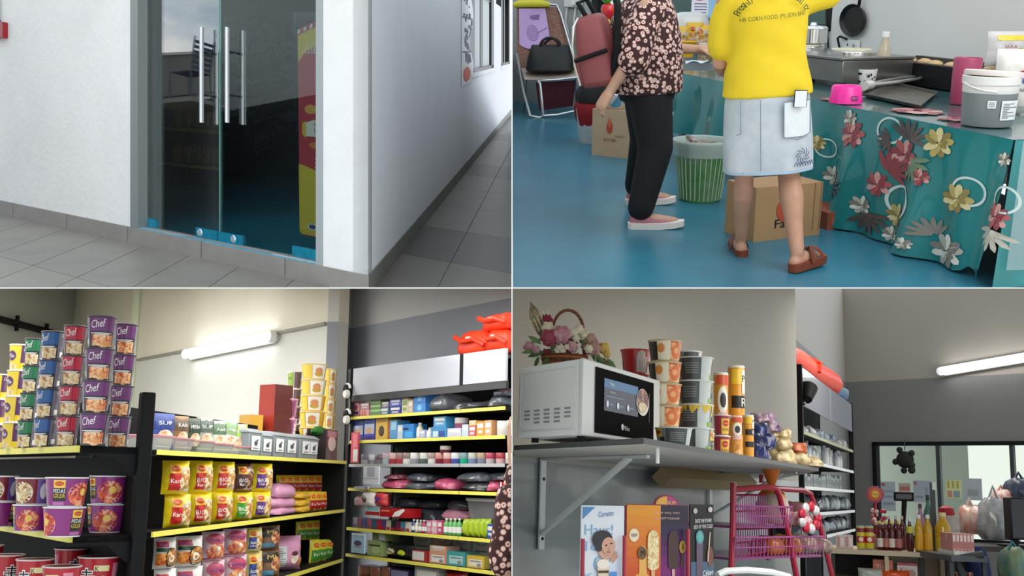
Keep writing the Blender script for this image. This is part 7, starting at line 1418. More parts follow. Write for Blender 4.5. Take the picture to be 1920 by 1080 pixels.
for q, py in enumerate((733, 781)):
    x, w_, z, h = fit(s3, 640, 660, py-14, py+14, -.06); sl_ = thing('spot_lamp', ('round white clip lamp, upper one on the shelf post', 'round white clip lamp, lower one on the shelf post')[q], 'lamp', QC @ M3 @ T(x+.0, -.06, z)); r = h*.29
    MB().lathe([(r*1.02, 0), (r, .02), (r*.8, .03), (0.001, .03)], mat('#dcdcd8', .3), 20, T(.02, 0, r*.95) @ RX(90)).obj('face_disc', parent=sl_); MB().lathe([(r, 0), (r, .03), (r*.2, .05)], BLK, 20, T(-.02, .03, r*2.3) @ RX(90)).obj('housing', parent=sl_); MB().tube([(r*math.cos(R(t))*1.05-.02, .02, r*2.3+r*math.sin(R(t))*1.05) for t in range(0, 181, 20)], .012, mat('#dcdcd8', .3), 6).obj('bezel', parent=sl_); MB().tube([(0, .03, -.0), (0, .03, -.16)], .006, mat('#8a8a8a', .4), 5).obj('wire', parent=sl_)
# orange inflatables on top of the unit
ORG = mat('#f0401c', .45, var=.12, vscale=9, bump=.3, bscale=18)
for q, (a, b, t, bt_, lb) in enumerate(((853, 918, 617, 657, 'folded orange life vest on the shelf top'), (908, 957, 614, 662, 'orange life vest collar bulging over the header panel'), (898, 957, 597, 625, 'orange life vest lying on the others'))):
    x, w_, z, h = fit(s3, a, b, t, bt_, .1); zz = zp1+.003 if q < 2 else zp1+.16; lv_ = thing('life_vest', lb, 'life vest', QC @ M3 @ T(x, .2, zz), 'orange life vests')
    hh = max(.12, z+h-zz); o_ = MB(); me = sack_mesh(w_*.96, .26, hh, ORG, seed=q+40, wr=.07); ob = bpy.data.objects.new('vest_body', me); COL.objects.link(ob); ob.parent = lv_
    MB().tube([(-w_*.4, -.13, hh*.75), (-w_*.1, -.16, hh*.5), (w_*.2, -.15, hh*.55), (w_*.42, -.12, hh*.3)], .018, mat('#d8320f', .5), 8).obj('strap', parent=lv_); MB().box((w_*.02, -.165, hh*.5), (w_*.14, -.15, hh*.66), mat('#c9c4bc', .4)).obj('buckle', parent=lv_)
# person at the right edge, seen only by an arm and a sleeve
pe = at_y(QC, 957, 1000, 4.3); pm = MB(); zf_ = CFL
bx_ = pe.x+.0
limb(pm, [(bx_-.01, pe.y, -.08), (bx_-.022, pe.y-.01, -.2), (bx_-.035, pe.y-.02, -.3), (bx_-.03, pe.y-.02, -.34)], [.05, .05, .052, .05], FLOR, 14)
limb(pm, [(bx_+.05, pe.y+.1, -.0), (bx_+.05, pe.y+.1, -.5), (bx_+.06, pe.y+.1, CFL+.04)], [.08, .09, .07], FLOR, 14); limb(pm, [(bx_+.05, pe.y+.1, .0), (bx_+.05, pe.y+.1, .2)], [.06, .07], SKIN2)
limb(pm, [(bx_-.02, pe.y-.02, -.34), (bx_-.005, pe.y-.03, -.5)], [.03, .024], SKIN2, 12)
pm = toworld(pm, QC); cut(pm, Vector((-.004, 0, 0)), Vector((-1, 0, 0)))
pr = tag(pm.obj('person', base=QC @ Vector((bx_, pe.y, CFL))), 'arm and side of a person in a brown flowered sleeve by the shelves', 'person')
# ================================================================== TILL CORNER (lower right)
DFL = -1.35
def vd(px): d = Vector(((px-960)/F, 1, 0)); return d.normalized()
def dray(px, py, D): return at_y(QD, px, py, D)
m = MB().box((-.6, 1.5, DFL-.05), (8, 18, DFL), mat('#7d8a8c', .5, var=.1, vscale=2)); toworld(m, QD); cut(m, Vector((.004, 0, 0)), Vector((1, 0, 0))); struct(m.obj('floor', base=QD @ Vector((2, 6, DFL))), 'shop floor of the till corner')
WD1 = mat('#b3aea4', .8, var=.05, vscale=1.2); WD2 = mat('#8f9090', .75, var=.12, vscale=1.6)
w0 = dray(1018, 864, 5.2); w0.z = 0; dW = vd(960+.57*F); nWn = Vector((dW.y, -dW.x, 0))           # out of the wall, to the viewer's right
def along(P, d, px):
    r = (px-960)/F; q3 = QD.to_3x3(); A = q3 @ Vector((P.x, P.y, 0)); B = q3 @ Vector((d.x, d.y, 0)); k = (r*A.y-A.x)/(B.x-r*B.y); return Vector((P.x+d.x*k, P.y+d.y*k, 0))
we = along(w0, dW, 1498); wl0 = along(w0, dW, 962)
ZB = dray(1207, 832.5, 3.3).z; ZT = dray(1207, 820.8, 3.3).z
def wallD(a, b, mt, name, label):
    m = MB(); n = (b-a).cross(Vector((0, 0, 1))).normalized()*.12
    if n.dot(-(a+b)/2) > 0: n = -n
    for (z, mm), z2 in zip(mt, [q[0] for q in mt[1:]]+[5]):
        P = [Vector((p.x, p.y, zz)) for zz in (z, z2) for p in (a, b, b+n, a+n)]; m.add(P, [(0, 1, 5, 4), (1, 2, 6, 5), (2, 3, 7, 6), (3, 0, 4, 7), (0, 3, 2, 1), (4, 5, 6, 7)], mm)
    toworld(m, QD); cut(m, UPC, Vector((0, 0, -1))); cut(m, Vector((.003, 0, 0)), Vector((1, 0, 0))); return struct(m.obj(name, base=QD @ Vector((b.x, b.y, mt[0][0]))), label)
wallD(wl0-dW*1, we, [(DFL, mat('#9aa3a2', .35, var=.3, vscale=1.5, coat=.3)), (ZB-.02, WD1)], 'wall_shelf', 'grey wall with marbled panel under the microwave shelf')
# far side wall, window wall
u0 = dray(1503, 808, 9.8); u0.z = 0; dU4 = vd(1836); nU4 = Vector((dU4.y, -dU4.x, 0)); kc = along(u0-nU4*.55, dU4, 1590)
sw0 = along(u0-nU4*.55, dU4, 1490); zpb = dray(1592, 717, kc.y).z
wallD(sw0, kc, [(DFL, mat('#8a8784', .8)), (zpb, mat('#aaa49c', .8))], 'wall_side_far', 'two-tone wall behind the far shelves')
dWin = Vector((1, -1.0, 0)).normalized(); we2 = along(kc, dWin, 1990)
MWn = basis(kc, dWin); sW = solver(QD, MWn)
wz1 = sW(1640, 829)[1]; wx0 = sW(1636, 830)[0]; wx1 = sW(1985, 830)[0]; wz0 = sW(1700, 1010)[1]; lw_ = (we2-kc).length; zp_ = sW(1600, 716)[1]
m = MB(); A_ = mat('#7d7a74', .8, var=.04, vscale=1.2); B_ = mat('#a39a8c', .8, var=.05, vscale=1)
m.box((0, 0, DFL), (lw_, .12, wz0), A_); m.box((0, 0, wz0), (wx0, .12, wz1), A_); m.box((0, 0, wz1), (lw_, .12, zp_), A_); m.box((0, 0, zp_), (lw_, .12, 5.0), B_)
m.xf = None; m.v = [(QD @ MWn @ p) for p in m.v]; cut(m, UPC, Vector((0, 0, -1))); struct(m.obj('wall_window', base=QD @ kc), 'two-tone wall with a wide black framed window')
wn = bpy.data.objects.new('window_4', None); COL.objects.link(wn); wn.matrix_world = QD @ MWn @ T(wx0, 0, wz0); struct(wn, 'wide black framed window with paper notices'); ww, wh = wx1-wx0, wz1-wz0
m = MB(); m.box((0, -.03, 0), (.07, .1, wh), BLK); m.box((0, -.03, wh-.06), (ww, .1, wh), BLK); m.box((0, -.03, 0), (ww, .1, .05), BLK); m.obj('window_frame', parent=wn)
xm = [sW(1761, 900)[0]-wx0, sW(1900, 900)[0]-wx0]
for x in xm: MB().box((x-.03, -.02, .05), (x+.03, .06, wh-.06), mat('#3a3c3c', .5)).obj('mullion', parent=wn)
for a, b in zip([.07]+xm, xm+[ww]): MB().box((a+.03, .03, .05), (b-.03, .036, wh-.06), glass_sheet('#eef3ee', 1.45)).obj('pane', parent=wn)
m = MB(); m.quad([MWn @ Vector(p) for p in ((-1.5, 1.4, DFL), (wx0+1.15, 1.0, DFL), (wx0+1.15, 1.0, 1.2), (-1.5, 1.4, 1.2))], mat('#e4ebe2', .8)); struct(m.obj('wall_outside', M=QD), 'pale outside wall seen through the window')
tube_lamp(QD, MWn, sW(1764, 696, -.12), sW(1935, 667, -.12), -.12, .06, 'glowing white tube lamp above the till window', 12)
# ---- microwave shelf board
cn = dray(1207, 821, 3.3); cn.z = 0; dLb = vd(120); be = dray(1535, 884, 6.2); be.z = 0
lb_ = along(cn, dLb, 961.5); 
bw0 = along(w0, dW, 961.5); bw1 = along(w0, dW, 1470)
poly = [Vector((p.x, p.y, 0)) for p in (lb_, cn, be, bw1, bw0)]
poly = [p if p.x > 0 else Vector((.004, p.y, 0)) for p in poly]
cx_ = sum(poly, Vector())/5; sb_ = thing('wall_shelf_board', 'pale wall shelf with dark edging carrying the microwave', 'shelf', QD @ T(cx_.x, cx_.y, ZB))
th = ZT-ZB; m = MB(); pts = [p-Vector((cx_.x, cx_.y, 0)) for p in poly]; m.add([(p.x, p.y, 0) for p in pts]+[(p.x, p.y, th) for p in pts], [(4, 3, 2, 1, 0), (5, 6, 7, 8, 9)]+[(i, (i+1) % 5, (i+1) % 5+5, i+5) for i in range(5)], [mat('#c2bfb8', .5), mat('#b5b2ab', .4)]+[mat('#4a4b4c', .5)]*5); m.obj('board', parent=sb_)
# peg and batten under the board
p = dray(1233, 868, 3.6); MB().tube([(p.x-cx_.x, p.y-cx_.y, 0), (p.x-cx_.x, p.y-cx_.y, -.05)], .006, WHT, 8).obj('peg', parent=sb_)
a, b = along(w0+nWn*.12, dW, 1240), along(w0+nWn*.12, dW, 1405); MB().tube([(a.x-cx_.x, a.y-cx_.y, -.06), (b.x-cx_.x, b.y-cx_.y, -.06)], .06, mat('#a8946f', .6), 4).obj('batten', parent=sb_)
# brackets
BKT = mat('#dfe4e4', .4)
for q, (px, dpx, dpy, bpy_, pytop) in enumerate(((1016, 1180, 852, 1030, 862), (1331, 1466, 893, 962, 906))):
    pw = along(w0+nWn*.012, dW, px); outd = -vd(120); 
    n = outd.cross(Vector((0, 0, 1))); de = hit(QD, dpx, dpy, Vector((pw.x, pw.y, 0)), n); L_ = (Vector((de.x, de.y, 0))-pw).length
    zlo = hit(QD, px, bpy_, Vector((pw.x, pw.y, 0)), Vector((dW.y, -dW.x, 0))).z
    zd = hit(QD, px+4, 1003 if q == 0 else 968, Vector((pw.x, pw.y, 0)), Vector((dW.y, -dW.x, 0))).z
    bk_o = thing('shelf_bracket', ('white steel shelf bracket under the microwave', 'white steel shelf bracket beside the red rack')[q], 'bracket', QD @ T(pw.x, pw.y, 0), 'white shelf brackets')
    w_ = .026; sd = dW*w_; m = MB(); m.add([p for z in (zlo, ZB-.004) for p in (Vector((0, 0, z))-sd, Vector((0, 0, z))+sd, Vector((0, 0, z))+sd+nWn*.008, Vector((0, 0, z))-sd+nWn*.008)], [(0,1,5,4),(1,2,6,5),(2,3,7,6),(3,0,4,7),(3,2,1,0),(4,5,6,7)], BKT); m.obj('wall_bar', parent=bk_o)
    def bar(a, b, nm, w=.02):
        a, b = Vector(a), Vector(b); up_ = (b-a).cross(dW).normalized()*.006; m = MB(); m.add([q_ for p in (a, b) for q_ in (p-dW*w-up_, p+dW*w-up_, p+dW*w+up_, p-dW*w+up_)], [(0,1,5,4),(1,2,6,5),(2,3,7,6),(3,0,4,7),(3,2,1,0),(4,5,6,7)], BKT); return m.obj(nm, parent=bk_o)
    bar((0, 0, ZB-.008), outd*L_*1.18+Vector((0, 0, ZB-.008)), 'arm', .016); bar((0, 0, zd), outd*L_+Vector((0, 0, ZB-.012)), 'brace', .03)
    for z in (zlo+.05, ZB-.1): MB().lathe([(.008, 0), (.007, .006), (.001, .007)], INK, 10, T(*(nWn*.008+Vector((0, 0, z)))) @ Matrix((dW, Vector((0, 0, 1)), nWn)).transposed().to_4x4()).obj('screw', parent=bk_o)
# ---- microwave oven
ea = dray(1092, 822, 3.55); ea.z = 0; dF = vd(960+.52*F); dS = vd(960-.58*F)
ra = along(ea, dF, 1236); la = along(ea, dS, 966.5); zb = ZT+.016; zt_ = dray(1090, 671.5, 3.55).z; LF = (ra-ea).length; LS_ = (la-ea).length
WM = mat('#e3e4e2', .35); WM2 = mat('#d6d6d3', .4)
mw = thing('microwave_oven', 'white microwave oven with black glass door on the wall shelf', 'microwave', QD @ T(ea.x, ea.y, ZT+.001)); h_ = zt_-zb
def F3(a, s_, z): return dF*a+dS*s_+Vector((0, 0, z))
def mbox(a0, a1, s0, s1, z0, z1, mt, nm, par=None, bv=0):
    m = MB(); m.add([F3(a, s_, z) for z in (z0, z1) for a, s_ in ((a0, s0), (a1, s0), (a1, s1), (a0, s1))], [(3,2,1,0),(4,5,6,7),(0,1,5,4),(1,2,6,5),(2,3,7,6),(3,0,4,7)], mt); o = m.obj(nm, parent=par or mw)
    if bv: bevel(o, bv, 3)
    return o
z0_ = .016
mbox(0, LF, .06*LS_, LS_, z0_, z0_+h_, WM, 'housing', bv=.006); mbox(-.004, LF+.004, 0, .055*LS_, z0_-.002, z0_+h_+.001, WM2, 'front_frame', bv=.006)
ff = lambda u, v, off: F3(u, -off, v)
dr_ = MB(); dr_.drect(ff, LF*.13, z0_+.012, LF*.90, z0_+h_*.93, mat('#050606', .6, spec=.02), 4, 4, .004); dr_o = dr_.obj('glass_door_panel', parent=mw)
m = MB(); u0_, u1_ = LF*.13, LF*.90; X_ = lambda t: u0_+(u1_-u0_)*t; Zz = lambda t: z0_+.012+(h_*.93-.012)*t
m.drect(ff, X_(.13), Zz(.36), X_(.70), Zz(.72), mat('#16243f', .3), 3, 2, .006); m.drect(ff, X_(.13), Zz(.72), X_(.70), Zz(.86), mat('#1f6a9c', .3), 3, 1, .006); m.dtext(ff, 'Midea', X_(.25), Zz(.79), .012, mat('#dfe8ee', .4), off=.008)
m.dtext(ff, 'Easy to use', X_(.26), Zz(.66), .010, mat('#dfe8ee', .4), off=.008); m.drect(ff, X_(.15), Zz(.58), X_(.45), Zz(.595), mat('#7a94b4', .4), off=.008)
for q in range(3): m.dell(ff, X_(.18+.17*q), Zz(.47), .012, .012, mat('#dfe8ee', .4), 12, .008); m.drect(ff, X_(.21+.17*q), Zz(.46), X_(.27+.17*q), Zz(.48), mat('#7a94b4', .4), off=.008)
m.dell(ff, X_(.78), Zz(.62), (u1_-u0_)*.115, h_*.2, mat('#e6dfd4', .4), 22, .008); m.dell(ff, X_(.78), Zz(.65), (u1_-u0_)*.10, h_*.165, food('#7a3a34', '#3a1818', '#c89a7c', 40), 20, .010); m.dell(ff, X_(.77), Zz(.53), (u1_-u0_)*.08, h_*.075, food('#e0c8a0', '#b89060', '#f0e4cc', 60), 16, .012)
m.drect(ff, X_(.90), Zz(.3), X_(.905), Zz(.8), mat('#6a6c70', .3, .6), off=.008); m.dtext(ff, 'Midea', X_(.5), Zz(.14), .017, mat('#c9ccd0', .3, .4), off=.008); m.dell(ff, X_(.43), Zz(.15), .012, .012, mat('#c9ccd0', .3, .4), 14, .007); m.obj('sticker', parent=dr_o)
sfc = lambda u, v, off: F3(-off, u, v)
for r_ in range(4):
    for c_ in range(5):
        if (r_ == 3 and c_ in (0, 4)): continue
        u = LS_*(.22+.155*c_); v = z0_+h_*(.36-.055*r_)+.006*(4-c_)*0; MB().drect(sfc, u-LS_*.045, v-h_*.014, u+LS_*.045, v+h_*.014, mat('#8f9090', .5), 1, 1, .001).obj('vent_slot', parent=mw)
m = MB(); rim = [(.12, .08), (.9, .08), (.95, .15), (.95, .9), (.12, .9)]; m.tube([sfc(LS_*a, z0_+h_*b, .001) for a, b in rim], .002, WM2, 5, closed=True); m.obj('pressed_rib', parent=mw)
for a, s_ in ((.1, .15), (.9, .15), (.1, .85), (.9, .85)): MB().lathe([(.014, 0), (.014, z0_)], BLK, 10, T(*F3(LF*a, LS_*s_, 0))).obj('foot', parent=mw)
# ---- flower basket on the microwave
fbp = ea+dS*LS_*.55+dF*LF*.36; zf0 = ZT+.001+z0_+h_+.002; kb = 1/ppm(QD, Vector((fbp.x, fbp.y, zf0)))
fbx = dray(1058, 680, fbp.y+.12); FB = QD @ T(fbx.x, fbx.y, zf0); fb_ = thing('flower_basket', 'wicker basket of artificial pink and cream flowers on the microwave', 'flower basket', FB)
WK = mat('#7a4a2c', .7, c2='#4a2418', vscale=60); m = MB(); m.lathe([(36*kb, 0), (38*kb, 2*kb), (46*kb, 34*kb), (47*kb, 36*kb), (44*kb, 36*kb), (.001, 30*kb)], WK, 28); m.obj('basket_body', parent=fb_)
for q in range(3): MB().tube([(1.01*(38+3.2*q)*kb*math.sin(t), -1.01*(38+3.2*q)*kb*math.cos(t), (6+12*q)*kb) for t in [2*math.pi*i/24 for i in range(24)]], 2.2*kb, mat('#a8602c', .6), 6, closed=True).obj('woven_band', parent=fb_)
MB().tube([(-24*kb, 0, 40*kb)]+[((6-30*math.cos(R(t)))*kb, 0, (84+42*math.sin(R(t)))*kb) for t in range(0, 181, 15)]+[(38*kb, 0, 40*kb)], 3.2*kb, mat('#6a3a26', .6, c2='#8a5a3a', vscale=80), 10).obj('basket_handle', parent=fb_)
PINKS = [mat(c, .7, var=.2, vscale=40) for c in ('#c58a96', '#d4a4ac', '#a8485c', '#e6dcc0', '#8a2438', '#b98f84', '#d8b45a')]
def bloom(x, z, r, ci, y=-30):
    m = MB(); c = Vector((x*kb, y*kb, z*kb)); g_ = random.Random(int(x*31+z))
    for ring, (nn, rr, up) in enumerate(((6, .62, 0), (5, .42, .25), (3, .2, .4))):
        for k in range(nn):
            a = 2*math.pi*(k+ring*.4)/nn; d = Vector((math.cos(a), 0, math.sin(a))); o_ = c+d*r*rr*kb+Vector((0, -r*up*kb, 0)); m.blob(o_, (r*.42*kb, r*.22*kb, r*.42*kb), PINKS[ci] if (k+ring) % 3 else PINKS[(ci+1) % 2 if ci < 2 else ci], 7, 5)
    return m.obj('bloom', parent=fb_)
for x, z, r, ci, y in ((-32, 66, 17, 2, -34), (-8, 72, 19, 0, -36), (-34, 86, 13, 3, -26), (-36, 104, 12, 4, -10), (-68, 48, 13, 1, -20), (-56, 42, 9, 1, -30), (14, 78, 9, 3, -34), (26, 84, 10, 3, -30), (20, 66, 8, 3, -36), (36, 74, 11, 3, -28), (12, 50, 11, 1, -40), (48, 66, 12, 5, -30), (54, 48, 15, 5, -32), (44, 46, 9, 3, -40), (74, 50, 12, 6, -24), (80, 38, 8, 6, -28), (-6, 40, 7, 3, -42), (-14, 46, 6, 3, -42), (2, 48, 6, 3, -44)): bloom(x, z, r, ci, y)
gf = random.Random(6)
for q in range(16): bloom(gf.uniform(-46, 70), gf.uniform(36, 78), gf.uniform(7, 11), gf.choice((0, 1, 3, 3, 5, 2)), gf.uniform(-26, -8))
LF_ = [mat('#4a6a3c', .7, var=.2, vscale=30), mat('#6a8a50', .7, var=.2, vscale=30)]
def leaf(x, z, ln, ang, mt, y=-28, wd=.34, nm='leaf'):
    a = R(ang); d = Vector((math.cos(a), 0, math.sin(a))); n_ = Vector((-d.z, 0, d.x)); b = Vector((x*kb, y*kb, z*kb)); m = MB(); top = []
    for t, w_ in ((0, .1), (.25, .8), (.5, 1), (.75, .7), (1, .04)): p = b+d*ln*t*kb+Vector((0, -4*kb*math.sin(math.pi*t), 0)); top.append([p-n_*ln*wd*.5*w_*kb, p+Vector((0, -1.5*kb, 0)), p+n_*ln*wd*.5*w_*kb, p+Vector((0, 1.2*kb, 0))])
    m.loft(top, mt); return m.obj(nm, parent=fb_)
for x, z, ln, an, k in ((-40, 40, 34, 200, 0), (-30, 30, 34, 240, 0), (-46, 54, 30, 150, 1), (-20, 24, 26, 280, 0), (-50, 30, 24, 250, 0), (60, 36, 34, -70, 0), (66, 26, 34, -60, 0), (0, 36, 22, 280, 1), (30, 56, 22, 40, 1), (80, 30, 28, -50, 1), (-30, 36, 24, 300, 0), (24, 40, 20, -100, 1), (-60, 40, 24, 190, 1))+tuple((gf.uniform(-40, 60), gf.uniform(34, 70), gf.uniform(20, 30), gf.uniform(0, 360), q % 2) for q in range(12)): leaf(x, z, ln, an, LF_[k])
FEA = mat('#6a5a44', .7, c2='#a89878', vscale=50)
leaf(-46, 70, 72, 108, FEA, -8, .34, 'feather'); leaf(62, 36, 56, -52, FEA, -18, .4, 'feather')
for q in range(7): MB().tube([((-62+6*q)*kb, -12*kb, (76+3*q)*kb), ((-74+6*q)*kb, -14*kb, (96+5*q)*kb)], 1.0*kb, mat('#e0d4bc', .6), 5).obj('feather_stripe', parent=fb_)
# ---- cups and cans on the board
def stack(kind, px, D, wpx, pytop, n, lb, zx=None, rz=0, grp=None, unit=.09, dia=.126):
    p = dray(px, 800, D); k = 1/ppm(QD, Vector((p.x, p.y, ZT))); zt = dray(px, pytop, D).z; h = (zt-ZT)/n; sx = wpx*k/dia; names = ('lowest', 'second', 'third', 'fourth', 'fifth') if n > 2 else ('lower', 'upper')
    for i in range(n):
        kd = kind[i] if isinstance(kind, (list, tuple)) else kind
        spawn(CUPS[kd], 'noodle_tub', lb+(', '+names[i]+' of its stack' if n > 1 else ''), 'noodle tub', QD @ T(p.x, p.y, ZT+.001+i*h) @ Matrix.Diagonal((sx, sx, h/unit, 1)) @ RZ(rz+7*i), grp)
stack('orange', 1246, 4.3, 66, 640, 5, 'noodle tub with orange soup picture', rz=-20, unit=.09, dia=.132, grp='orange picture tubs')
stack(['silver', 'silver_yellow', 'silver', 'silver'], 1304, 4.42, 70, 672, 4, 'grey noodle tub with white panel', rz=10, unit=.092, dia=.134, grp='grey noodle tubs'); stack('silver', 1292, 4.95, 50, 660, 4, 'grey noodle tub hidden behind the others', rz=40, unit=.092, dia=.134, grp='grey tubs behind')
stack('red_tub', 1190, 4.45, 58, 657, 4, 'glossy red noodle tub behind the microwave', rz=0, unit=.092, dia=.128, grp='red tubs behind the microwave')
stack('silver', 1263, 3.98, 72, 803, 1, 'silver noodle tub at the shelf corner', rz=60, unit=.092, dia=.134); stack('pedas', 1320, 4.48, 40, 812, 1, 'yellow rimmed noodle tub with black words', rz=20, unit=.09, dia=.128)
stack('maggi_cup', 1353, 4.85, 34, 779, 2, 'dark red noodle cup with yellow oval badge', rz=10, unit=.105, dia=.102, grp='dark red noodle cups')
def can_spec(r, h, face):
    b = MB().lathe([(r*.97, 0), (r, .004), (r, h-.012), (r*.98, h-.01)], G('#d9962c'), 22).mesh('can_body', 40); l = MB().lathe([(r*1.03, h-.012), (r*1.03, h), (r*.95, h+.001), (.001, h+.001)], mat('#dcd8c8', .35), 22).mesh('lid', 40)
    m = MB(); s_ = cone_surf(r+.0008, r+.0008, h)
    for k in (0, 1):
        o = k*r*math.pi
        if face == 'bee':
            m.drect(s_, o-r*1.0, h*.80, o+r*1.0, h*.96, G('#e8c02c'), 8, 1); m.drect(s_, o-r*1.0, h*.55, o+r*1.0, h*.68, G('#1c1814'), 8, 1); m.drect(s_, o-r*1.0, h*.28, o+r*1.0, h*.40, G('#1c1814'), 8, 1); m.drect(s_, o+r*.3, h*.7, o+r*.9, h*.95, G('#e6e0d4'), 3, 1, .0012); m.dtext(s_, 'P', o+r*.6, h*.86, h*.07, INK, off=.002); m.dtext(s_, 'R', o+r*.6, h*.61, h*.09, G('#e6e0d4'), off=.002); m.drect(s_, o-r, h*.02, o+r, h*.05, G('#1c1814'), 8, 1)
        else:
            m.dell(s_, o-r*.1, h*.68, r*.75, h*.16, G('#ece6da'), 16, .001); m.dell(s_, o-r*.1, h*.68, r*.42, h*.09, G('#2a2018'), 12, .0014); m.drect(s_, o-r*.8, h*.44, o+r*.6, h*.54, G('#e0b4ac'), 6, 1, .001); m.dell(s_, o-r*.1, h*.22, r*.7, h*.16, food('#e0a44a', '#c07828', '#f2d090', 50), 14, .001); m.drect(s_, o-r, h*.86, o+r, h*.97, G('#d0502c'), 8, 1, .001)
    return [('can_body', b, None), ('lid', l, None), ('print', m.mesh('print', 60), 0)]
for px, D, w_, t, zoff, fc, lb in ((1352, 5.3, 27, 700, None, 'face', 'tall orange crisp can behind the dark red cups'), (1381, 5.4, 31, 687, None, 'bee', 'tall yellow and black striped crisp can'), (1379, 5.0, 24, 781, None, 'face', 'orange crisp can with round face beside the cups'), (1403, 5.15, 20, 779, None, 'bee', 'yellow crisp can with black bands at the shelf edge')):
    p = dray(px, 800, D); k = 1/ppm(QD, Vector((p.x, p.y, ZT))); zt = dray(px, t, D).z; spawn(can_spec(w_*k/2, zt-ZT, fc), 'crisp_can', lb, 'can', QD @ T(p.x, p.y, ZT+.001) @ RZ(12))
NAV = mat('#1c2a66', .25, c2='#0f1738', vscale=16, coat=.6, bump=.9, bscale=22); GOLDB = mat('#c9b88a', .35, c2='#7d6a44', vscale=16, coat=.4, bump=.9, bscale=22); VIO = mat('#5a2a5c', .3, c2='#a08a90', vscale=18, coat=.5, bump=.9, bscale=24)
sk = [(1424, 5.5, 40, 866, 30, NAV, 0, 'navy snack bag at the bottom of the bag heap'), (1430, 5.6, 44, 845, 26, NAV, .07, 'navy snack bag in the middle of the bag heap'), (1422, 5.7, 40, 824, 24, NAV, .14, 'navy snack bag high in the bag heap'), (1428, 5.9, 40, 808, 22, VIO, .21, 'violet foil bag on top of the bag heap'), (1448, 5.85, 32, 816, 20, VIO, .17, 'crumpled violet wrapper on the bag heap'), (1462, 5.9, 46, 862, 26, GOLDB, 0, 'golden bread bag low in the bag heap'), (1462, 5.95, 42, 838, 24, GOLDB, .075, 'golden bread bag in the middle of the heap'), (1468, 6.05, 34, 820, 20, GOLDB, .14, 'golden bread bag topmost by the violet foil'), (1496, 6.05, 46, 868, 22, GOLDB, 0, 'pale bread bag near the shelf end'), (1494, 6.1, 40, 846, 20, mat('#b8603c', .4, var=.4, vscale=16, coat=.4), .065, 'bread bag with red print near the shelf end'), (1520, 6.15, 34, 872, 18, GOLDB, 0, 'last pale bread bag at the shelf end')]
for q, (px, D, w_, py, hp, mt, zo, lb) in enumerate(sk):
    p = dray(px, py, D); k = 1/ppm(QD, p); ex = sack_mesh(w_*k*.95, .16, hp*k*1.05, mt, seed=q+60, wr=.2); bgo = thing('snack_bag', lb, 'snack bag', QD @ T(p.x, p.y, ZT+.001+zo) @ RZ(q*23 % 40-20), 'heap of snack bags'); ob = bpy.data.objects.new('bag_body', ex); COL.objects.link(ob); ob.parent = bgo
    MB().prism([(-w_*k*.5, 0), (-w_*k*.62, hp*k*.35), (-w_*k*.6, hp*k*.7), (-w_*k*.4, hp*k*.5)], .012, mt, T(0, 0, hp*k*.1)).obj('crimped_end', parent=bgo)
# ---- advertising cards on the freezer
pc_ = along(w0+nWn*.9, dW, 1090); MA = basis(dray(1090, 1000, 3.9).xy.to_3d(), vd(960+1.4*F)); sA = solver(QD, MA)
def card(px0, px1, py0, name, label, body, deco, bump_top=False, ytilt=0, off=0):
    a = sA(px0, 1000, off)[0]; b = sA(px1, 1000, off)[0]; zt = sA((px0+px1)/2, py0, off)[1]; zbm = sA((px0+px1)/2, 1100, off)[1]; w = b-a; h = zt-zbm; M = QD @ MA @ T((a+b)/2, off, zbm)
    t = thing(name, label, 'advert card', M, 'advert cards on the freezer'); m = MB(); ol = [(-w/2, 0), (w/2, 0), (w/2, h*.97), (w*.49, h), (-w*.49, h), (-w/2, h*.97)]
    if bump_top: ol = [(-w/2, 0), (w/2, 0), (w/2, h*.86), (w*.46, h*.88)]+[(w*.14+w*.2*math.cos(R(q)), h*.88+h*.11*math.sin(R(q))) for q in range(0, 181, 30)][0:7]+[(-w*.46, h*.88), (-w/2, h*.86)]
    m.prism(ol, .006, mat(body, .4)); m.obj('board', parent=t); m = MB(); deco(m, flat(0), w, h); m.obj('print', parent=t); return w, h
SKY = G('#5a8fc4'); 
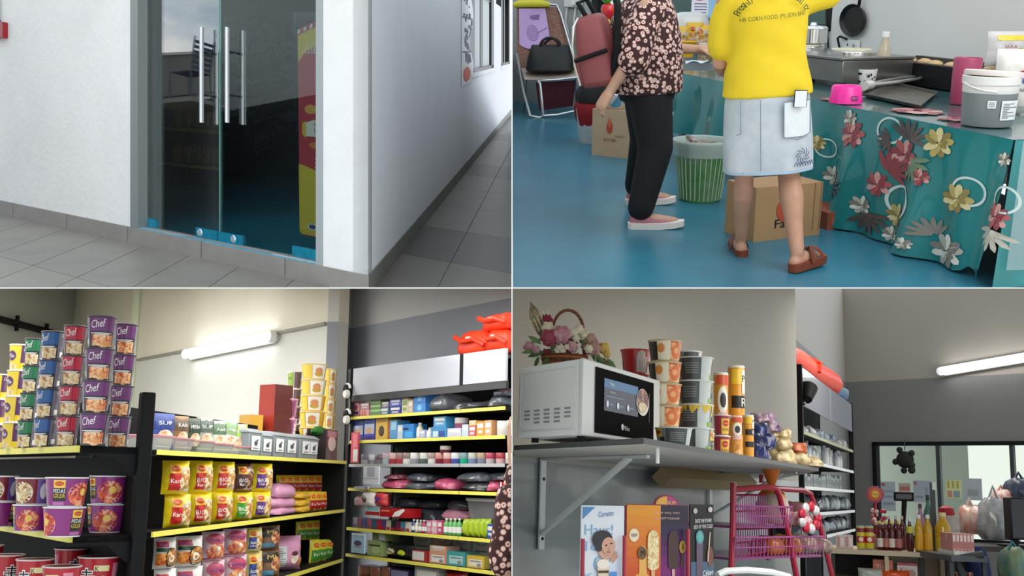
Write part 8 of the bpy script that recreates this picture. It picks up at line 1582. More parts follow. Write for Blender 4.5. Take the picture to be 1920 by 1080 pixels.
def man(m, s, w, h):
    m.dpoly(s, [(-.48*w, .98*h), (-.48*w, .83*h), (-.2*w, .98*h)], G('#4a86b8'), .002); m.dtext(s, 'Cornetto', .06*w, .90*h, .07*h, G('#3a6ca8'), w=.36*w, off=.003, rot=6, italic=.2)
    for t_, y_, hh in (('Haus!', .70, .13), ('Ice', .50, .12), ('C', .28, .2), ('Krim', .12, .1)): m.dtext(s, t_, -.1*w, y_*h, hh*h, G('#86b0d8'), w=(.66 if t_ != 'C' else .24)*w, off=.0025)
    m.dpoly(s, [(.12*w, .02*h), (.46*w, .02*h), (.46*w, .34*h), (.36*w, .42*h), (.2*w, .38*h), (.1*w, .2*h)], G('#d2dfee'), .004); m.dpoly(s, [(.16*w, .34*h), (.3*w, .44*h), (.34*w, .36*h), (.22*w, .28*h)], G('#c89478'), .005)
    m.dell(s, .06*w, .48*h, .2*w, .15*h, G('#cf9e84'), 18, .006); m.dell(s, -.04*w, .58*h, .24*w, .115*h, G('#16181c'), 18, .0075); m.dell(s, -.12*w, .52*h, .1*w, .09*h, G('#16181c'), 14, .008); m.dell(s, .1*w, .50*h, .16*w, .11*h, G('#cf9e84'), 14, .0085)
    for a, b in ((.0, .52), (.12, .54)): m.dell(s, a*w+.04*w, b*h-.01*h, .028*w, .009*h, INK, 8, .01)
    m.dell(s, .1*w, .425*h, .045*w, .012*h, G('#b0605c'), 10, .01); m.dell(s, .11*w, .465*h, .02*w, .02*h, G('#c08a70'), 8, .0095)
    m.dpoly(s, [(-.1*w, .02*h), (.06*w, .02*h), (.12*w, .24*h), (-.16*w, .24*h)], G('#e0cfae'), .009); m.dell(s, -.02*w, .28*h, .15*w, .06*h, G('#ece4d4'), 14, .0095); m.dpoly(s, [(-.14*w, .17*h), (.1*w, .17*h), (.11*w, .2*h), (-.15*w, .2*h)], G('#4a2c24'), .0105); m.drect(s, .14*w, .03*h, .3*w, .18*h, G('#4a8ed0'), off=.0095)
card(1090, 1170, 948, 'advert_card', 'white and blue ice cream card with a dark-haired person holding a cone', '#dfe4e8', man)
def mag(m, s, w, h):
    n_ = 8
    for q in range(n_):
        t = q/n_; m.drect(s, -.49*w, .87*h*t, .04*w, .87*h*(t+1/n_), mat((int(200+22*t), int(72+86*t), int(32+8*t)), .4), off=.002); m.drect(s, .04*w, .87*h*t, .49*w, .87*h*(t+1/n_), mat((int(120-80*min(1, abs(t-.15)*2)), 30, int(110-60*min(1, abs(t-.15)*1.6))), .4), off=.002)
    pts = [(.14*w+.18*w*math.cos(R(q)), .88*h+.09*h*math.sin(R(q))) for q in range(90, 181, 15)]+[(.14*w, .88*h)]; m.dpoly(s, pts, G('#d09a2c'), .002); pts = [(.14*w+.18*w*math.cos(R(q)), .88*h+.09*h*math.sin(R(q))) for q in range(0, 91, 15)]+[(.14*w, .88*h)]; m.dpoly(s, pts, G('#9a2c6a'), .002)
    m.dtext(s, 'MAGNUM', .14*w, .90*h, .04*h, G('#e8c070'), w=.26*w, off=.004); m.dtext(s, 'HOW WILL YOU', .14*w, .79*h, .022*h, G('#d0b0a0'), w=.4*w, off=.004); m.dtext(s, 'MAGNIFY PLEASURE', .14*w, .73*h, .022*h, G('#d0b0a0'), w=.4*w, off=.004)
    m.dell(s, -.38*w, .55*h, .075*w, .07*h, G('#e8d8b8'), 18, .004); m.dtext(s, 'NEW', -.38*w, .55*h, .035*h, INK, w=.09*w, off=.006)
    def bar_(cx, cz, rx, rz_, mt, of): m.dpoly(s, [(cx-rx*w, cz*h-rz_*h)]+[(cx-rx*w*math.cos(R(t)), cz*h+rz_*h*.55+rx*w*1.2*math.sin(R(t))) for t in range(0, 181, 20)]+[(cx+rx*w, cz*h-rz_*h), (cx+rx*w*.6, cz*h-rz_*h*1.15), (cx-rx*w*.6, cz*h-rz_*h*1.15)], mt, of)
    bar_(-.24*w, .26, .06, .2, G('#e0a850'), .004); m.dell(s, -.26*w, .36*h, .07*w, .07*h, G('#6a4a20'), 14, .006); m.dtext(s, 'M', -.25*w, .36*h, .06*h, G('#1c1410'), off=.008); m.dell(s, -.25*w, .1*h, .12*w, .05*h, G('#e8a83c'), 14, .0035)
    bar_(-.09*w, .40, .088, .19, food('#dcc48e', '#b89454', '#efe2b8', 46), .007); m.dpoly(s, [(-.115*w, .02*h), (-.065*w, .02*h), (-.06*w, .2*h), (-.12*w, .2*h)], G('#d8a878'), .0065)
    bar_(.24*w, .40, .085, .19, G('#3a1a16'), .005); m.dpoly(s, [(.22*w, .05*h), (.26*w, .05*h), (.265*w, .2*h), (.215*w, .2*h)], G('#d09a98'), .0045); m.dell(s, .38*w, .42*h, .05*w, .07*h, G('#b08a3a'), 14, .006); m.dtext(s, '3', .38*w, .42*h, .06*h, G('#2a1a14'), off=.008); m.dpoly(s, [(.35*w, .2*h), (.42*w, .2*h), (.4*w, .35*h), (.37*w, .35*h)], G('#5a4440'), .005)
card(1173, 1291, 925, 'advert_card', 'orange and purple ice cream card with two stick ice creams', '#8a2c4c', mag, True)
def blkc(m, s, w, h):
    m.drect(s, -.49*w, .02*h, .49*w, .3*h, G('#3a5a74'), off=.002); m.dtext(s, 'TASTE THE POWER', .03*w, .80*h, .045*h, G('#e6e6e2'), w=.72*w, off=.003, rot=3, italic=.2); m.dtext(s, 'SIDE OF THE COLD', .03*w, .73*h, .045*h, G('#e6e6e2'), w=.8*w, off=.003, rot=3, italic=.2)
    m.dell(s, -.3*w, .92*h, .09*w, .035*h, G('#b0a8a4'), 10, .003); m.dell(s, .34*w, .94*h, .1*w, .035*h, G('#b8b4b0'), 10, .003)
    m.dell(s, -.12*w, .6*h, .17*w, .085*h, G('#4a8a94'), 14, .004); m.dell(s, -.12*w, .6*h, .12*w, .065*h, G('#5fa49c'), 14, .005); m.dpoly(s, [(-.26*w, .04*h), (-.02*w, .04*h), (.02*w, .55*h), (-.26*w, .55*h)], G('#5a4a5c'), .0035)
    m.dpoly(s, [(.2*w, .3*h), (.24*w, .3*h), (.34*w, .66*h), (.3*w, .66*h)], G('#cdb8a4'), .004); m.dell(s, .32*w, .36*h, .14*w, .13*h, G('#6a4034'), 12, .0035); m.dtext(s, 'Calippo', .22*w, .16*h, .09*h, G('#ecece8'), w=.44*w, off=.005, rot=8, italic=.2)
card(1294, 1338, 946, 'advert_card', 'black ice lolly card with blue glass picture', '#1a1614', blkc)
RED = mat('#a82038', .35, coat=.4)
for q, (px, py0, lb) in enumerate(((1093, 1010, 'red metal post beside the white ice cream card'), (1171, 1004, 'red metal post between the ice cream cards'), (1290, 992, 'red metal post in front of the black card'))): a = sA(px, 1020, -.02); z1_ = sA(px, py0, -.02)[1]; zb_ = sA(px, 1105, -.02)[1]; tag(MB().tube([(0, 0, 0), (0, 0, z1_-zb_)], .0075, RED, 8).obj('card_post', M=QD @ MA @ T(a[0], -.02, zb_)), lb, 'post')
a, b = sA(1200, 1098, -.02), sA(1335, 1064, .04); tag(MB().tube([(a[0], -.03, a[1]), (b[0], .06, b[1])], .006, RED, 6).obj('card_rail', M=QD @ MA), 'slanting red rail at the foot of the cards', 'rail')
zfz = sA(1200, 1100, 0)[1]; fz = thing('chest_freezer', 'white chest freezer with curved glass lid edge under the cards', 'freezer', QD @ MA @ T(sA(1250, 1100, 0)[0], 0, DFL))
MB().box((sA(1110, 1100)[0]-sA(1250, 1100)[0], -.25, 0), (sA(1500, 1100, .3)[0]-sA(1250, 1100)[0], .1, zfz-DFL-.003), mat('#dfe2e2', .3)).obj('freezer_body', parent=fz)
x0 = sA(1250, 1100)[0]; pts = [sA(px, py, .12) for px, py in ((1345, 1078), (1360, 1071), (1400, 1069), (1445, 1073), (1480, 1082))]; MB().tube([(p[0]-x0, .12, p[1]-DFL) for p in pts], .014, mat('#dfe2e2', .3), 8).obj('lid_rim', parent=fz)
# ---- red wire rack
rk0 = dray(1375, 1080, 5.6); MR = basis((rk0.x, rk0.y, 0), vd(960+1.1*F)); sR = solver(QD, MR); rk = thing('wire_rack', 'red tube display rack with purple wire baskets', 'rack', QD @ MR)
def rp(px, py, y=0): x, z = sR(px, py, y); return Vector((x, y, z))
for pts in ([rp(1375, 905), rp(1374, 985), rp(1370, 1100)], [rp(1375, 918), rp(1440, 913), rp(1455, 916), rp(1462, 930), rp(1478, 1000), rp(1497, 1100)], [rp(1455, 916, .0), rp(1505, 919, .15), rp(1520, 926, .2), rp(1535, 975, .2), rp(1565, 1100, .2)], [rp(1428, 890, .5), rp(1428, 905, .5)], [rp(1445, 990, .45), rp(1440, 1050, .45)]): MB().tube(pts, .016, RED, 8).obj('rack_tube', parent=rk)
PURW = mat('#a04a86', .4, coat=.3)
for (tl, tr, bl_, br_) in ((rp(1380, 928, .1), rp(1436, 928, .1), rp(1380, 990, .1), rp(1436, 985, .1)), (rp(1380, 992, .1), rp(1440, 990, .1), rp(1380, 1045, .1), rp(1440, 1035, .1))):
    m = MB()
    for q in range(15): t = q/14; m.tube([tl.lerp(tr, t), bl_.lerp(br_, t)], .004, PURW, 4)
    for q in range(3): m.tube([tl.lerp(bl_, q/2), tr.lerp(br_, q/2)], .006, RED, 4)
    m.obj('wire_side', parent=rk)
for z_, l_ in ((986, (1375, 1480)), (1046, (1372, 1540))):
    a, b = rp(l_[0], z_, .0), rp(l_[1], z_-2, .0); m = MB().box((a.x, .0, a.z-.012), (b.x, .5, a.z), mat('#8a3a78', .4, coat=.3)); m.obj('basket_floor', parent=rk)
    m = MB(); zz = a.z
    for q in range(26): x = a.x+(b.x-a.x)*q/25; m.tube([(x, -.01, zz-.01), (x, -.02, zz+.10)], .003, PURW, 4)
    m.tube([(a.x, -.02, zz+.10), (b.x, -.02, zz+.10)], .006, PURW, 6); m.tube([(a.x, -.015, zz+.05), (b.x, -.015, zz+.05)], .004, PURW, 6); m.obj('basket_front', parent=rk)
zU = rp(1400, 986).z; zL = rp(1400, 1046).z
ORB = mat('#e8861c', .35, var=.3, vscale=14, coat=.4)
for q, (px, w_, hp, zz, mt, lb, y) in enumerate(((1448, 40, 62, zU, mat('#d8c4b0', .4, var=.15, vscale=9, coat=.4), 'tall bread bag tied in orange on the upper basket', .16), (1487, 34, 40, zU, mat('#9a6a70', .35, var=.5, vscale=16, coat=.5), 'dusky pink sweets bag in the upper basket', .2), (1489, 30, 24, zU, mat('#b81e38', .3, c2='#e8dcdc', vscale=22, coat=.5), 'crimson gift bow bag in the upper basket', .05), (1507, 30, 34, zU, mat('#8a7a7c', .3, var=.4, vscale=16, coat=.5), 'grey sweets bag behind the bow', .3), (1437, 46, 34, zL, ORB, 'orange crisps bag at the basket end', .14), (1470, 40, 34, zL, ORB, 'orange crisps bag beside the biscuit bag', .16), (1500, 40, 32, zL, mat('#a09078', .35, var=.4, vscale=18, coat=.5), 'beige biscuit bag in the lower basket', .2), (1528, 40, 26, zL, mat('#8a7468', .35, var=.4, vscale=18, coat=.5), 'brown biscuit bag at the basket corner', .16))):
    x = sR(px, 1000, y)[0]; k = 1/ppm(QD, MR @ Vector((x, y, zz))); bg_ = thing('snack_bag', lb, 'snack bag', QD @ MR @ T(x, y, zz+.002), 'bags in the red rack'); ob = bpy.data.objects.new('bag_body', sack_mesh(w_*k*.9, .2, hp*k, mt, seed=q+80, wr=.08)); COL.objects.link(ob); ob.parent = bg_
    if q == 0: MB().lathe([(.05, 0), (.02, .04), (.05, .12), (.07, .16), (.02, .2)], mat('#e07a2c', .5), 12, T(0, 0, hp*k*.95)).obj('orange_tie', parent=bg_); MB().blob((0, 0, hp*k*.86), (w_*k*.34, .09, hp*k*.2), ORB).obj('top_fold', parent=bg_)
    if q == 2: 
        for t in range(9): MB().blob((.05*math.cos(t*.7)*1.6, -.1, hp*k*.6+.06*math.sin(t*.7)), (.03, .02, .03), mat('#d8d4d4', .2, .3) if t % 2 else mat('#b81e38', .3)).obj('ribbon_loop', parent=bg_)
for q, (px, py, w_, hp) in enumerate(((1480, 1024, 60, 26), (1516, 1018, 66, 28))):
    y = .34; x = sR(px, py, y)[0]; zz = zL; k = 1/ppm(QD, MR @ Vector((x, y, zz))); tag(spawn(sack_mesh(w_*k, .16, hp*k*2.2, mat('#2a2d33', .2, var=.3, vscale=14, coat=.6), seed=q+95, wr=.1), 'black_bag', ('shiny black garment bag in the red rack', 'shiny black garment bag beside the shelf post')[q], 'bag', QD @ MR @ T(x, y, zz+.002)), ('shiny black garment bag in the red rack', 'shiny black garment bag at the rack edge')[q], 'bag')
# ---- far shelf unit
M4 = basis(u0, dU4); s4 = solver(QD, M4); L4 = s4(1598, 850)[0]; lv4 = [s4(1506, 808)[1], s4(1511, 862)[1], s4(1501, 911)[1], s4(1516, 962)[1], s4(1516, 1010)[1]]
h0, h1 = s4(1507, 762)[1], s4(1507, 693)[1]; xs4 = s4(1556, 780)[0]
PST = mat('#a9ab84', .45)
g4 = gondola('display_shelf', 'far black shelf unit of white bottles topped by an orange inflatable', QD, M4, 0, L4, .4, tuple(lv4), h1, .03, splits=(xs4,), strips=[PST, WHT, WHT, WHT, WHT], pw=.03, pd=.03, brackets=False, zf=DFL)
for a, b in ((.02, xs4-.02), (xs4+.02, L4)): MB().box((a, -.01, h0), (b, .01, h1), WP).obj('header_panel', parent=g4)
for x in (-.03, L4+.03): MB().box((x-.03, -.02, DFL), (x+.03, .04, h1+.02), BLK).obj('front_post', parent=g4)
gg = random.Random(31)
def row4(l, n, hpx, kinds, lb, nm, cat, grp, y=.08):
    for q in range(n):
        x = .12+(L4-.24)*q/(n-1)+(gg.random()-.5)*.03; k = 1/ppm(QD, M4 @ Vector((x, y, lv4[l]))); h = hpx*(.8+.3*gg.random())*k; kd, c, c2 = gg.choice(kinds); w_ = (L4/n)*.8
        if kd == 'bottle': me = bottle_spec(min(w_/2, .06), h, G(c), G(c2), G('#d9dcd9'), .45, .5, n=10)
        elif kd == 'box': me = box_mesh(w_, .14, h, G(c), panels((.15, .3, .85, .7, c2)))
        else: me = sack_mesh(w_*.95, .2, h, mat(c, .3, var=.3, vscale=10, coat=.5), seed=q+l*20)
        spawn(me, nm, lb, cat, QD @ M4 @ T(x, y+.06, lv4[l]+.002), grp)
row4(0, 8, 20, [('sack', '#9aa0a0', ''), ('sack', '#b8bab4', ''), ('sack', '#7a8490', '')], 'clear wrapped grey goods on the top far shelf', 'wrapped_bundle', 'bundle', 'wrapped goods on the top far shelf')
row4(1, 16, 40, [('bottle', '#dfe2e0', '#c9ccca'), ('bottle', '#cfc8b8', '#e6e6e2'), ('box', '#d9d9d6', '#8a90a0'), ('bottle', '#d0d6da', '#5a5c60')], 'white bottle on the second far shelf', 'white_bottle', 'bottle', 'white bottles on the far shelf')
row4(2, 20, 24, [('box', '#dcdedc', '#a8adb0'), ('box', '#cfd3d4', '#8f959a')], 'white carton in the third far row', 'white_carton', 'carton', 'white cartons on the far shelf')
row4(3, 9, 25, [('sack', '#8a8f94', ''), ('sack', '#a4a8a8', ''), ('sack', '#6a7078', '')], 'grey wrapped pack on the fourth far shelf', 'wrapped_bundle', 'bundle', 'wrapped packs on the fourth far shelf')
row4(4, 9, 25, [('sack', '#7a8084', ''), ('sack', '#a8aca8', '')], 'grey wrapped pack on the lowest far shelf', 'wrapped_bundle', 'bundle', 'wrapped packs on the lowest far shelf')
ov = [M4.inverted() @ dray(px, py, D) for px, py, D in ((1524, 692, 9.9), (1540, 712, 10.4), (1562, 728, 11.2), (1585, 742, 12), (1592, 752, 12.4))]
inf = thing('orange_inflatable', 'long orange inflatable tube lying on the far shelf unit', 'inflatable', QD @ M4 @ T(ov[0].x, .15, h1+.01)); k = .17
m = MB(); m.tube([(0, 0, .13), (.6, .0, .15), (1.2, .0, .13), (2.2, 0, .15), (2.7, -.1, .12), (2.8, -.12, .08)], [.09, .13, .12, .15, .14, .08], ORG, 14); m.blob((0, 0, .13), .09, ORG); subsurf(m.obj('tube_body', parent=inf), 1); MB().tube([(1.3, -.13, .1), (1.35, -.14, .2), (1.4, 0, .28)], .02, mat('#d8320f', .5), 6).obj('strap', parent=inf)
xb = s4(1602, 755, .1)[0]; bb = thing('rolled_float', 'small blue and green rolled float at the end of the far shelf top', 'float', QD @ M4 @ T(L4-.1, .15, h1+.01)); MB().blob((0, 0, .1), (.28, .14, .1), mat('#4a6a86', .5)).obj('float_body', parent=bb); MB().blob((.12, 0, .15), (.18, .13, .07), mat('#7a9a86', .5)).obj('float_cover', parent=bb)
x, z = s4(1514, 735, -.05); sl_ = thing('spot_lamp', 'chrome clip lamp glowing against the far header panel', 'lamp', QD @ M4 @ T(x, -.05, z)); MB().lathe([(.05, -.1), (.09, .05), (.085, .06), (.04, -.08)], BLK, 14, RY(40)).obj('shade', parent=sl_); MB().tube([(0, 0, 0), (-.1, .02, -.12)], .015, CHROME, 6).obj('arm', parent=sl_)
# ---- till counter and goods
DC = 8.6; ct0 = dray(1558, 1037, DC); ct1 = dray(1770, 1027, DC-.25); dCt = (Vector((ct1.x, ct1.y, 0))-Vector((ct0.x, ct0.y, 0))).normalized(); MCt = basis((ct0.x, ct0.y, 0), dCt); sC = solver(QD, MCt)
zc = sC(1660, 1033)[1]; wc = sC(1770, 1030)[0]
BEI = mat('#cbb79a', .5, var=.06, vscale=5); DKW = mat('#3a3430', .5)
co = thing('till_counter', 'beige wooden till counter with open front shelf', 'counter', QD @ MCt @ T(0, 0, DFL)); hc = zc-DFL
MB().box((0, -.02, hc-.035), (wc, .7, hc), BEI).obj('counter_top', parent=co); MB().box((wc*.5, .28, 0), (wc, .31, hc-.035), BEI).obj('front_board', parent=co)
for x in (.0, wc*.48, wc-.03): MB().box((x, .0, 0), (x+.03, .7, hc-.035), BEI if x else DKW).obj('side_board', parent=co)
zs_ = sC(1650, 1090)[1]; MB().box((.03, .0, zs_-DFL-.03), (wc*.98, .7, zs_-DFL), BEI).obj('shelf', parent=co); MB().box((.03, .68, 0), (wc*.5, .7, hc-.04), DKW).obj('back_board', parent=co)
def onc_(px, y=.12): return sC(px, 1000, y)[0], 1/ppm(QD, MCt @ Vector((sC(px, 1000, y)[0], y, zc)))
def pc(me, nm, lb, cat, px, y=.12, grp=None, rz=0): x, k = onc_(px, y); return spawn(me, nm, lb, cat, QD @ MCt @ T(x, y, zc+.002) @ RZ(rz), grp)
def hgt(px, pyt, y): return sC(px, pyt, y)[1]-zc
for q, px in enumerate((1575, 1591)): spawn(box_mesh(.065, .1, hgt(px, 1004, .1), G('#d8c4c0'), panels((.1, .1, .45, .9, '#c0908c'), (.55, .2, .9, .8, '#e8dcd8'))), 'tissue_pack', ('pale pink carton at the outer counter end', 'pale pink carton next to the drink cans')[q], 'carton', QD @ MCt @ T(onc_(px, .1)[0], .1, zc+.002))
for q, px in enumerate((1614, 1630)):
    x, k = onc_(px, .1); h = hgt(px, 986, .1); r = 8*k; m = MB(); m.lathe([(r*.8, 0), (r, .01), (r, h-.012), (r*.8, h)], [G('#b8b4a8'), G('#d8c430'), G('#b8b4a8')], 18); s_ = cone_surf(r+.001, r+.001, h)
    for kk in (0, 1): m.drect(s_, kk*r*3.14-r*1.3, h*.28, kk*r*3.14+r*1.3, h*.55, G('#b8202c'), 8, 1, .001); m.drect(s_, kk*r*3.14-r*1.3, h*.72, kk*r*3.14+r*1.3, h*.9, G('#8a1c28'), 8, 1, .001); m.dell(s_, kk*r*3.14, h*.42, r*.5, h*.1, G('#e6d8c0'), 12, .003)
    spawn(m.mesh('can', 40), 'drink_can', ('yellow and red drink can at the counter edge', 'yellow and red drink can beside the red cordials')[q], 'can', QD @ MCt @ T(x, .1, zc+.002))
def bot(px, pyt, wpx, body, cap, label, lb, nm='sauce_bottle', y=.14, neck=.35, lz=(.1, .4), grp=None, squash=1):
    x, k = onc_(px, y); spawn(bottle_spec(wpx*k/2, hgt(px, pyt, y), body, cap, label, neck, neck*1.15, label_z=lz, n=14), nm, lb, 'bottle', QD @ MCt @ T(x, y, zc+.002), grp)
CORD = mat('#5a0f18', .12, trans=.2, coat=.5); OIL = mat('#d8a81c', .12, trans=.25, coat=.4)
for q, px in enumerate((1650, 1661, 1672, 1685)): bot(px, 977, 12, CORD, G('#d9c84a'), G('#d9cfc4') if q % 2 == 0 else G('#b0685c'), ('red cordial bottle with cream label next to the cans', 'red cordial bottle with strawberry label', 'red cordial bottle with pale label in the middle', 'red cordial bottle with pink label by the dark bottle')[q], 'cordial_bottle', .12, grp='red cordial bottles')
for q, px in enumerate((1656, 1668, 1680, 1692)): bot(px, 968, 12, CORD, mat('#cfc9c0', .3), G('#7a3a40'), 'red cordial bottle in the back row', 'cordial_bottle', .3, grp='cordial bottles in the back row')
bot(1706, 972, 13, mat('#4a1014', .12, coat=.5), mat('#dcdcd8', .3), G('#c9b83c'), 'dark red sauce bottle with yellow neck label', y=.12, lz=(.55, .75))
for q, px in enumerate((1723, 1740)): bot(px, 966, 16, OIL, mat('#e0ded6', .3), G('#d8a01c'), ('cooking oil bottle beside the dark red bottle', 'cooking oil bottle beside the black pole')[q], 'oil_bottle', .13, .4, (.05, .5), 'small oil bottles')
bot(1768, 962, 28, OIL, mat('#d8cf9a', .3), G('#c9b42c'), 'large cooking oil jug beside the black pole', 'oil_jug', .16, .4, (.06, .38)); 
bot(1727, 945, 16, mat('#a87a94', .3), mat('#5a3a4c', .3), G('#8a5a78'), 'mauve lotion bottle behind the oil bottles', y=.4); bot(1742, 928, 18, mat('#4a7a6a', .3), mat('#2f4a40', .3), G('#6a9a84'), 'dull green bottle behind the oil bottles', y=.45)
# lollipop stand and sweets bouquet
x, k = onc_(1643, .3); h = hgt(1643, 911, .3); lo_ = thing('lollipop_stand', 'lollipop flower sign over a bunch of wrapped lollipops', 'lollipop stand', QD @ MCt @ T(x, .3, zc+.002))
MB().tube([(0, 0, 0), (0, 0, h*.8)], 2.4*k, mat('#a82030', .4), 8).obj('stem', parent=lo_); m = MB(); c_ = h-16*k
for q in range(10): a = 2*math.pi*q/10; m.lathe([(5.5*k, 0), (5.5*k, 2*k), (.001, 2.4*k)], mat('#c04a2c', .4, c2='#8a2c5c', vscale=20), 10, T(11*k*math.cos(a), -3*k, c_+11*k*math.sin(a)) @ RX(90))
m.lathe([(12*k, 0), (12*k, 3*k), (.001, 3.4*k)], mat('#c8502c', .4), 20, T(0, -3*k, c_) @ RX(90)); m.obj('petal_sign', parent=lo_); m = MB(); m.lathe([(7*k, 0), (7*k, 2*k), (.001, 2.4*k)], mat('#e0b02c', .4), 16, T(0, -6.2*k, c_) @ RX(90)); m.dtext(lambda u, v, off: Vector((u, -8.7*k-off, v)), 'Chupa', 0, c_, 4*k, mat('#b02030', .4), w=11*k); m.obj('badge', parent=lo_)
g_ = random.Random(77)
for q in range(26): a = g_.random()*6.28; r = 20*k*g_.random()**.5; zz = h*(.18+.42*g_.random()); MB().blob((r*math.cos(a), r*math.sin(a)*.7-4*k, zz), (4.2*k, 4.2*k, 4.2*k), mat(g_.choice(['#c8283c', '#d8b4b0', '#8a1c2c', '#e0d8d0', '#b04a5c', '#7a3a2c']), .25, coat=.6), 8, 6).obj('lollipop', parent=lo_)
MB().lathe([(12*k, 0), (22*k, h*.2), (20*k, h*.22), (.001, h*.1)], mat('#9a1c30', .3, c2='#d8c4c4', vscale=14, coat=.5), 16).obj('wrapper', parent=lo_)
# customer display on a stand
x, k = onc_(1697, .4); h = hgt(1697, 923, .4); pd = thing('customer_display', 'small black customer display on a stand', 'display', QD @ MCt @ T(x, .4, zc+.002)); MB().tube([(-3*k, 0, 0), (-2*k, 0, h*.5), (1*k, 0, h*.86)], [5*k, 4*k, 5*k], BLK, 8).obj('stand', parent=pd); bevel(MB().box((-18*k, -6*k, h-17*k), (18*k, 2*k, h), BLK).obj('screen_housing', parent=pd), .01); MB().box((-14*k, -6.6*k, h-13*k), (14*k, -6*k, h-4*k), mat('#2a2f33', .15)).obj('screen', parent=pd); MB().lathe([(12*k, 0), (11*k, 2*k), (.001, 2.4*k)], BLK, 14).obj('base', parent=pd)
x, k = onc_(1752, .35); h = hgt(1752, 905, .35); pl_ = thing('pole_display', 'tall dark scanner pole with white tag beside the oil jug', 'pole', QD @ MCt @ T(x, .35, zc+.002)); MB().box((-5*k, -4*k, 0), (4*k, 4*k, h), mat('#2a2c2e', .4)).obj('pole', parent=pl_); MB().box((-1*k, -5*k, h-14*k), (6*k, -4*k, h), mat('#dcdcd8', .4)).obj('tag', parent=pl_)
x, k = onc_(1776, .6); tag(MB().lathe([(14*k, 0), (15*k, 3*k), (13*k, 13*k), (6*k, 17*k), (.001, 18*k)], mat('#a81c28', .6), 20).obj('red_cap', M=QD @ MCt @ T(x, .6, sC(1776, 966, .6)[1]-.0)), 'red cap resting on the goods behind the oil jug', 'cap')
x, k = onc_(1776, .6); tag(MB().box((-20*k, -10*k, 0), (22*k, 14*k, sC(1776, 966, .6)[1]-zc), mat('#c9c4bc', .4, c2='#a89a94', vscale=12)).obj('goods_bundle', M=QD @ MCt @ T(x, .6, zc+.001)), 'pale wrapped bundle under the red cap', 'bundle')
# packets in the open shelf
def low(px0, px1, pyt, y, c, lb, deco, kind='box'):
    a, b = sC(px0, 1060, y)[0], sC(px1, 1060, y)[0]; h = sC((px0+px1)/2, pyt, y)[1]-zs_; me = box_mesh(b-a, .12, h, G(c), deco) if kind == 'box' else pouch_mesh(b-a, h, .12, G(c), deco); spawn(me, 'snack_packet', lb, 'packet', QD @ MCt @ T((a+b)/2, y, zs_+.002), 'packets on the counter shelf')
low(1637, 1674, 1050, .12, '#d8622c', 'orange biscuit packet on the counter shelf', panels(('t', 'Tiger', .5, .6, .3, .7, '#f0e0c8'))); low(1682, 1720, 1056, .1, '#d9d0c8', 'cream wafer packet with red word', panels((0, .85, 1, 1, '#b02a2c'), ('t', 'Kit', .35, .6, .3, .4, '#b02a2c'), ('e', .7, .4, .2, .25, '#b0846a'))); low(1608, 1660, 1066, .05, '#b8bcb4', 'flat silver snack bag on the counter shelf', panels((.1, .3, .9, .6, '#a83a40')), 'pouch'); low(1652, 1705, 1070, .02, '#e0541c', 'glossy orange snack bag in front on the counter shelf', panels((.2, .3, .8, .6, '#f0a878')), 'pouch')
# side table with juice cartons
pt_ = dray(1816, 1042, DC-.75); MS = T(pt_.x, pt_.y, 0); k = 1/ppm(QD, pt_); stb = thing('side_table', 'dark side table with a box of juice cartons', 'table', QD @ T(pt_.x, pt_.y, DFL)); zt2 = pt_.z
MB().box((-38*k, -.05, zt2-DFL-.04), (30*k, .6, zt2-DFL), mat('#4a4e50', .4)).obj('table_top', parent=stb); zq = dray(1800, 1095, DC-.3).z
for x in (-36*k, 26*k): MB().box((x, 0, 0), (x+.03, .03, zt2-DFL-.04), mat('#3a3c3e', .4)).obj('leg', parent=stb); MB().box((x, .55, 0), (x+.03, .58, zt2-DFL-.04), mat('#3a3c3e', .4)).obj('leg', parent=stb)
MB().box((-36*k, 0, zq-DFL-.02), (28*k, .58, zq-DFL), mat('#3a3c3e', .4)).obj('lower_shelf', parent=stb)
tra = thing('carton_tray', 'white tray of juice cartons on the dark side table', 'tray', QD @ T(pt_.x, pt_.y+.05, zt2+.001)); MB().box((-21*k, 0, 0), (21*k, .3, 7*k), mat('#dcdcd8', .5)).obj('tray', parent=tra)
for r_ in range(2):
    for q in range(6): spawn(box_mesh(6.2*k, .1, 32*k, G('#c98a84'), panels((.15, .55, .85, .9, '#dcc8c0'), (.2, .15, .8, .5, '#a85a58'))), 'juice_carton', 'slim pink juice carton in the white tray', 'juice carton', QD @ T(pt_.x-17*k+q*6.9*k, pt_.y+.08+r_*.12, zt2+7*k+.002), 'juice cartons in the tray')
for q in range(4): x = -24*k+q*12*k; spawn([('can_body', MB().lathe([(5*k, 0), (5.4*k, 2*k), (5.4*k, 26*k), (4.6*k, 28*k)], mat('#b0aca4', .3, .5, c2='#8a4a44', vscale=16), 14).mesh('can_body', 40), None), ('lid', MB().lathe([(4.6*k, 28*k), (4.4*k, 28.6*k), (.001, 28.6*k)], STEEL, 14).mesh('lid', 40), None)], 'food_tin', 'silver food tin under the side table', 'tin', QD @ T(pt_.x+x, pt_.y+.1, zq+.002), 'tins under the side table')
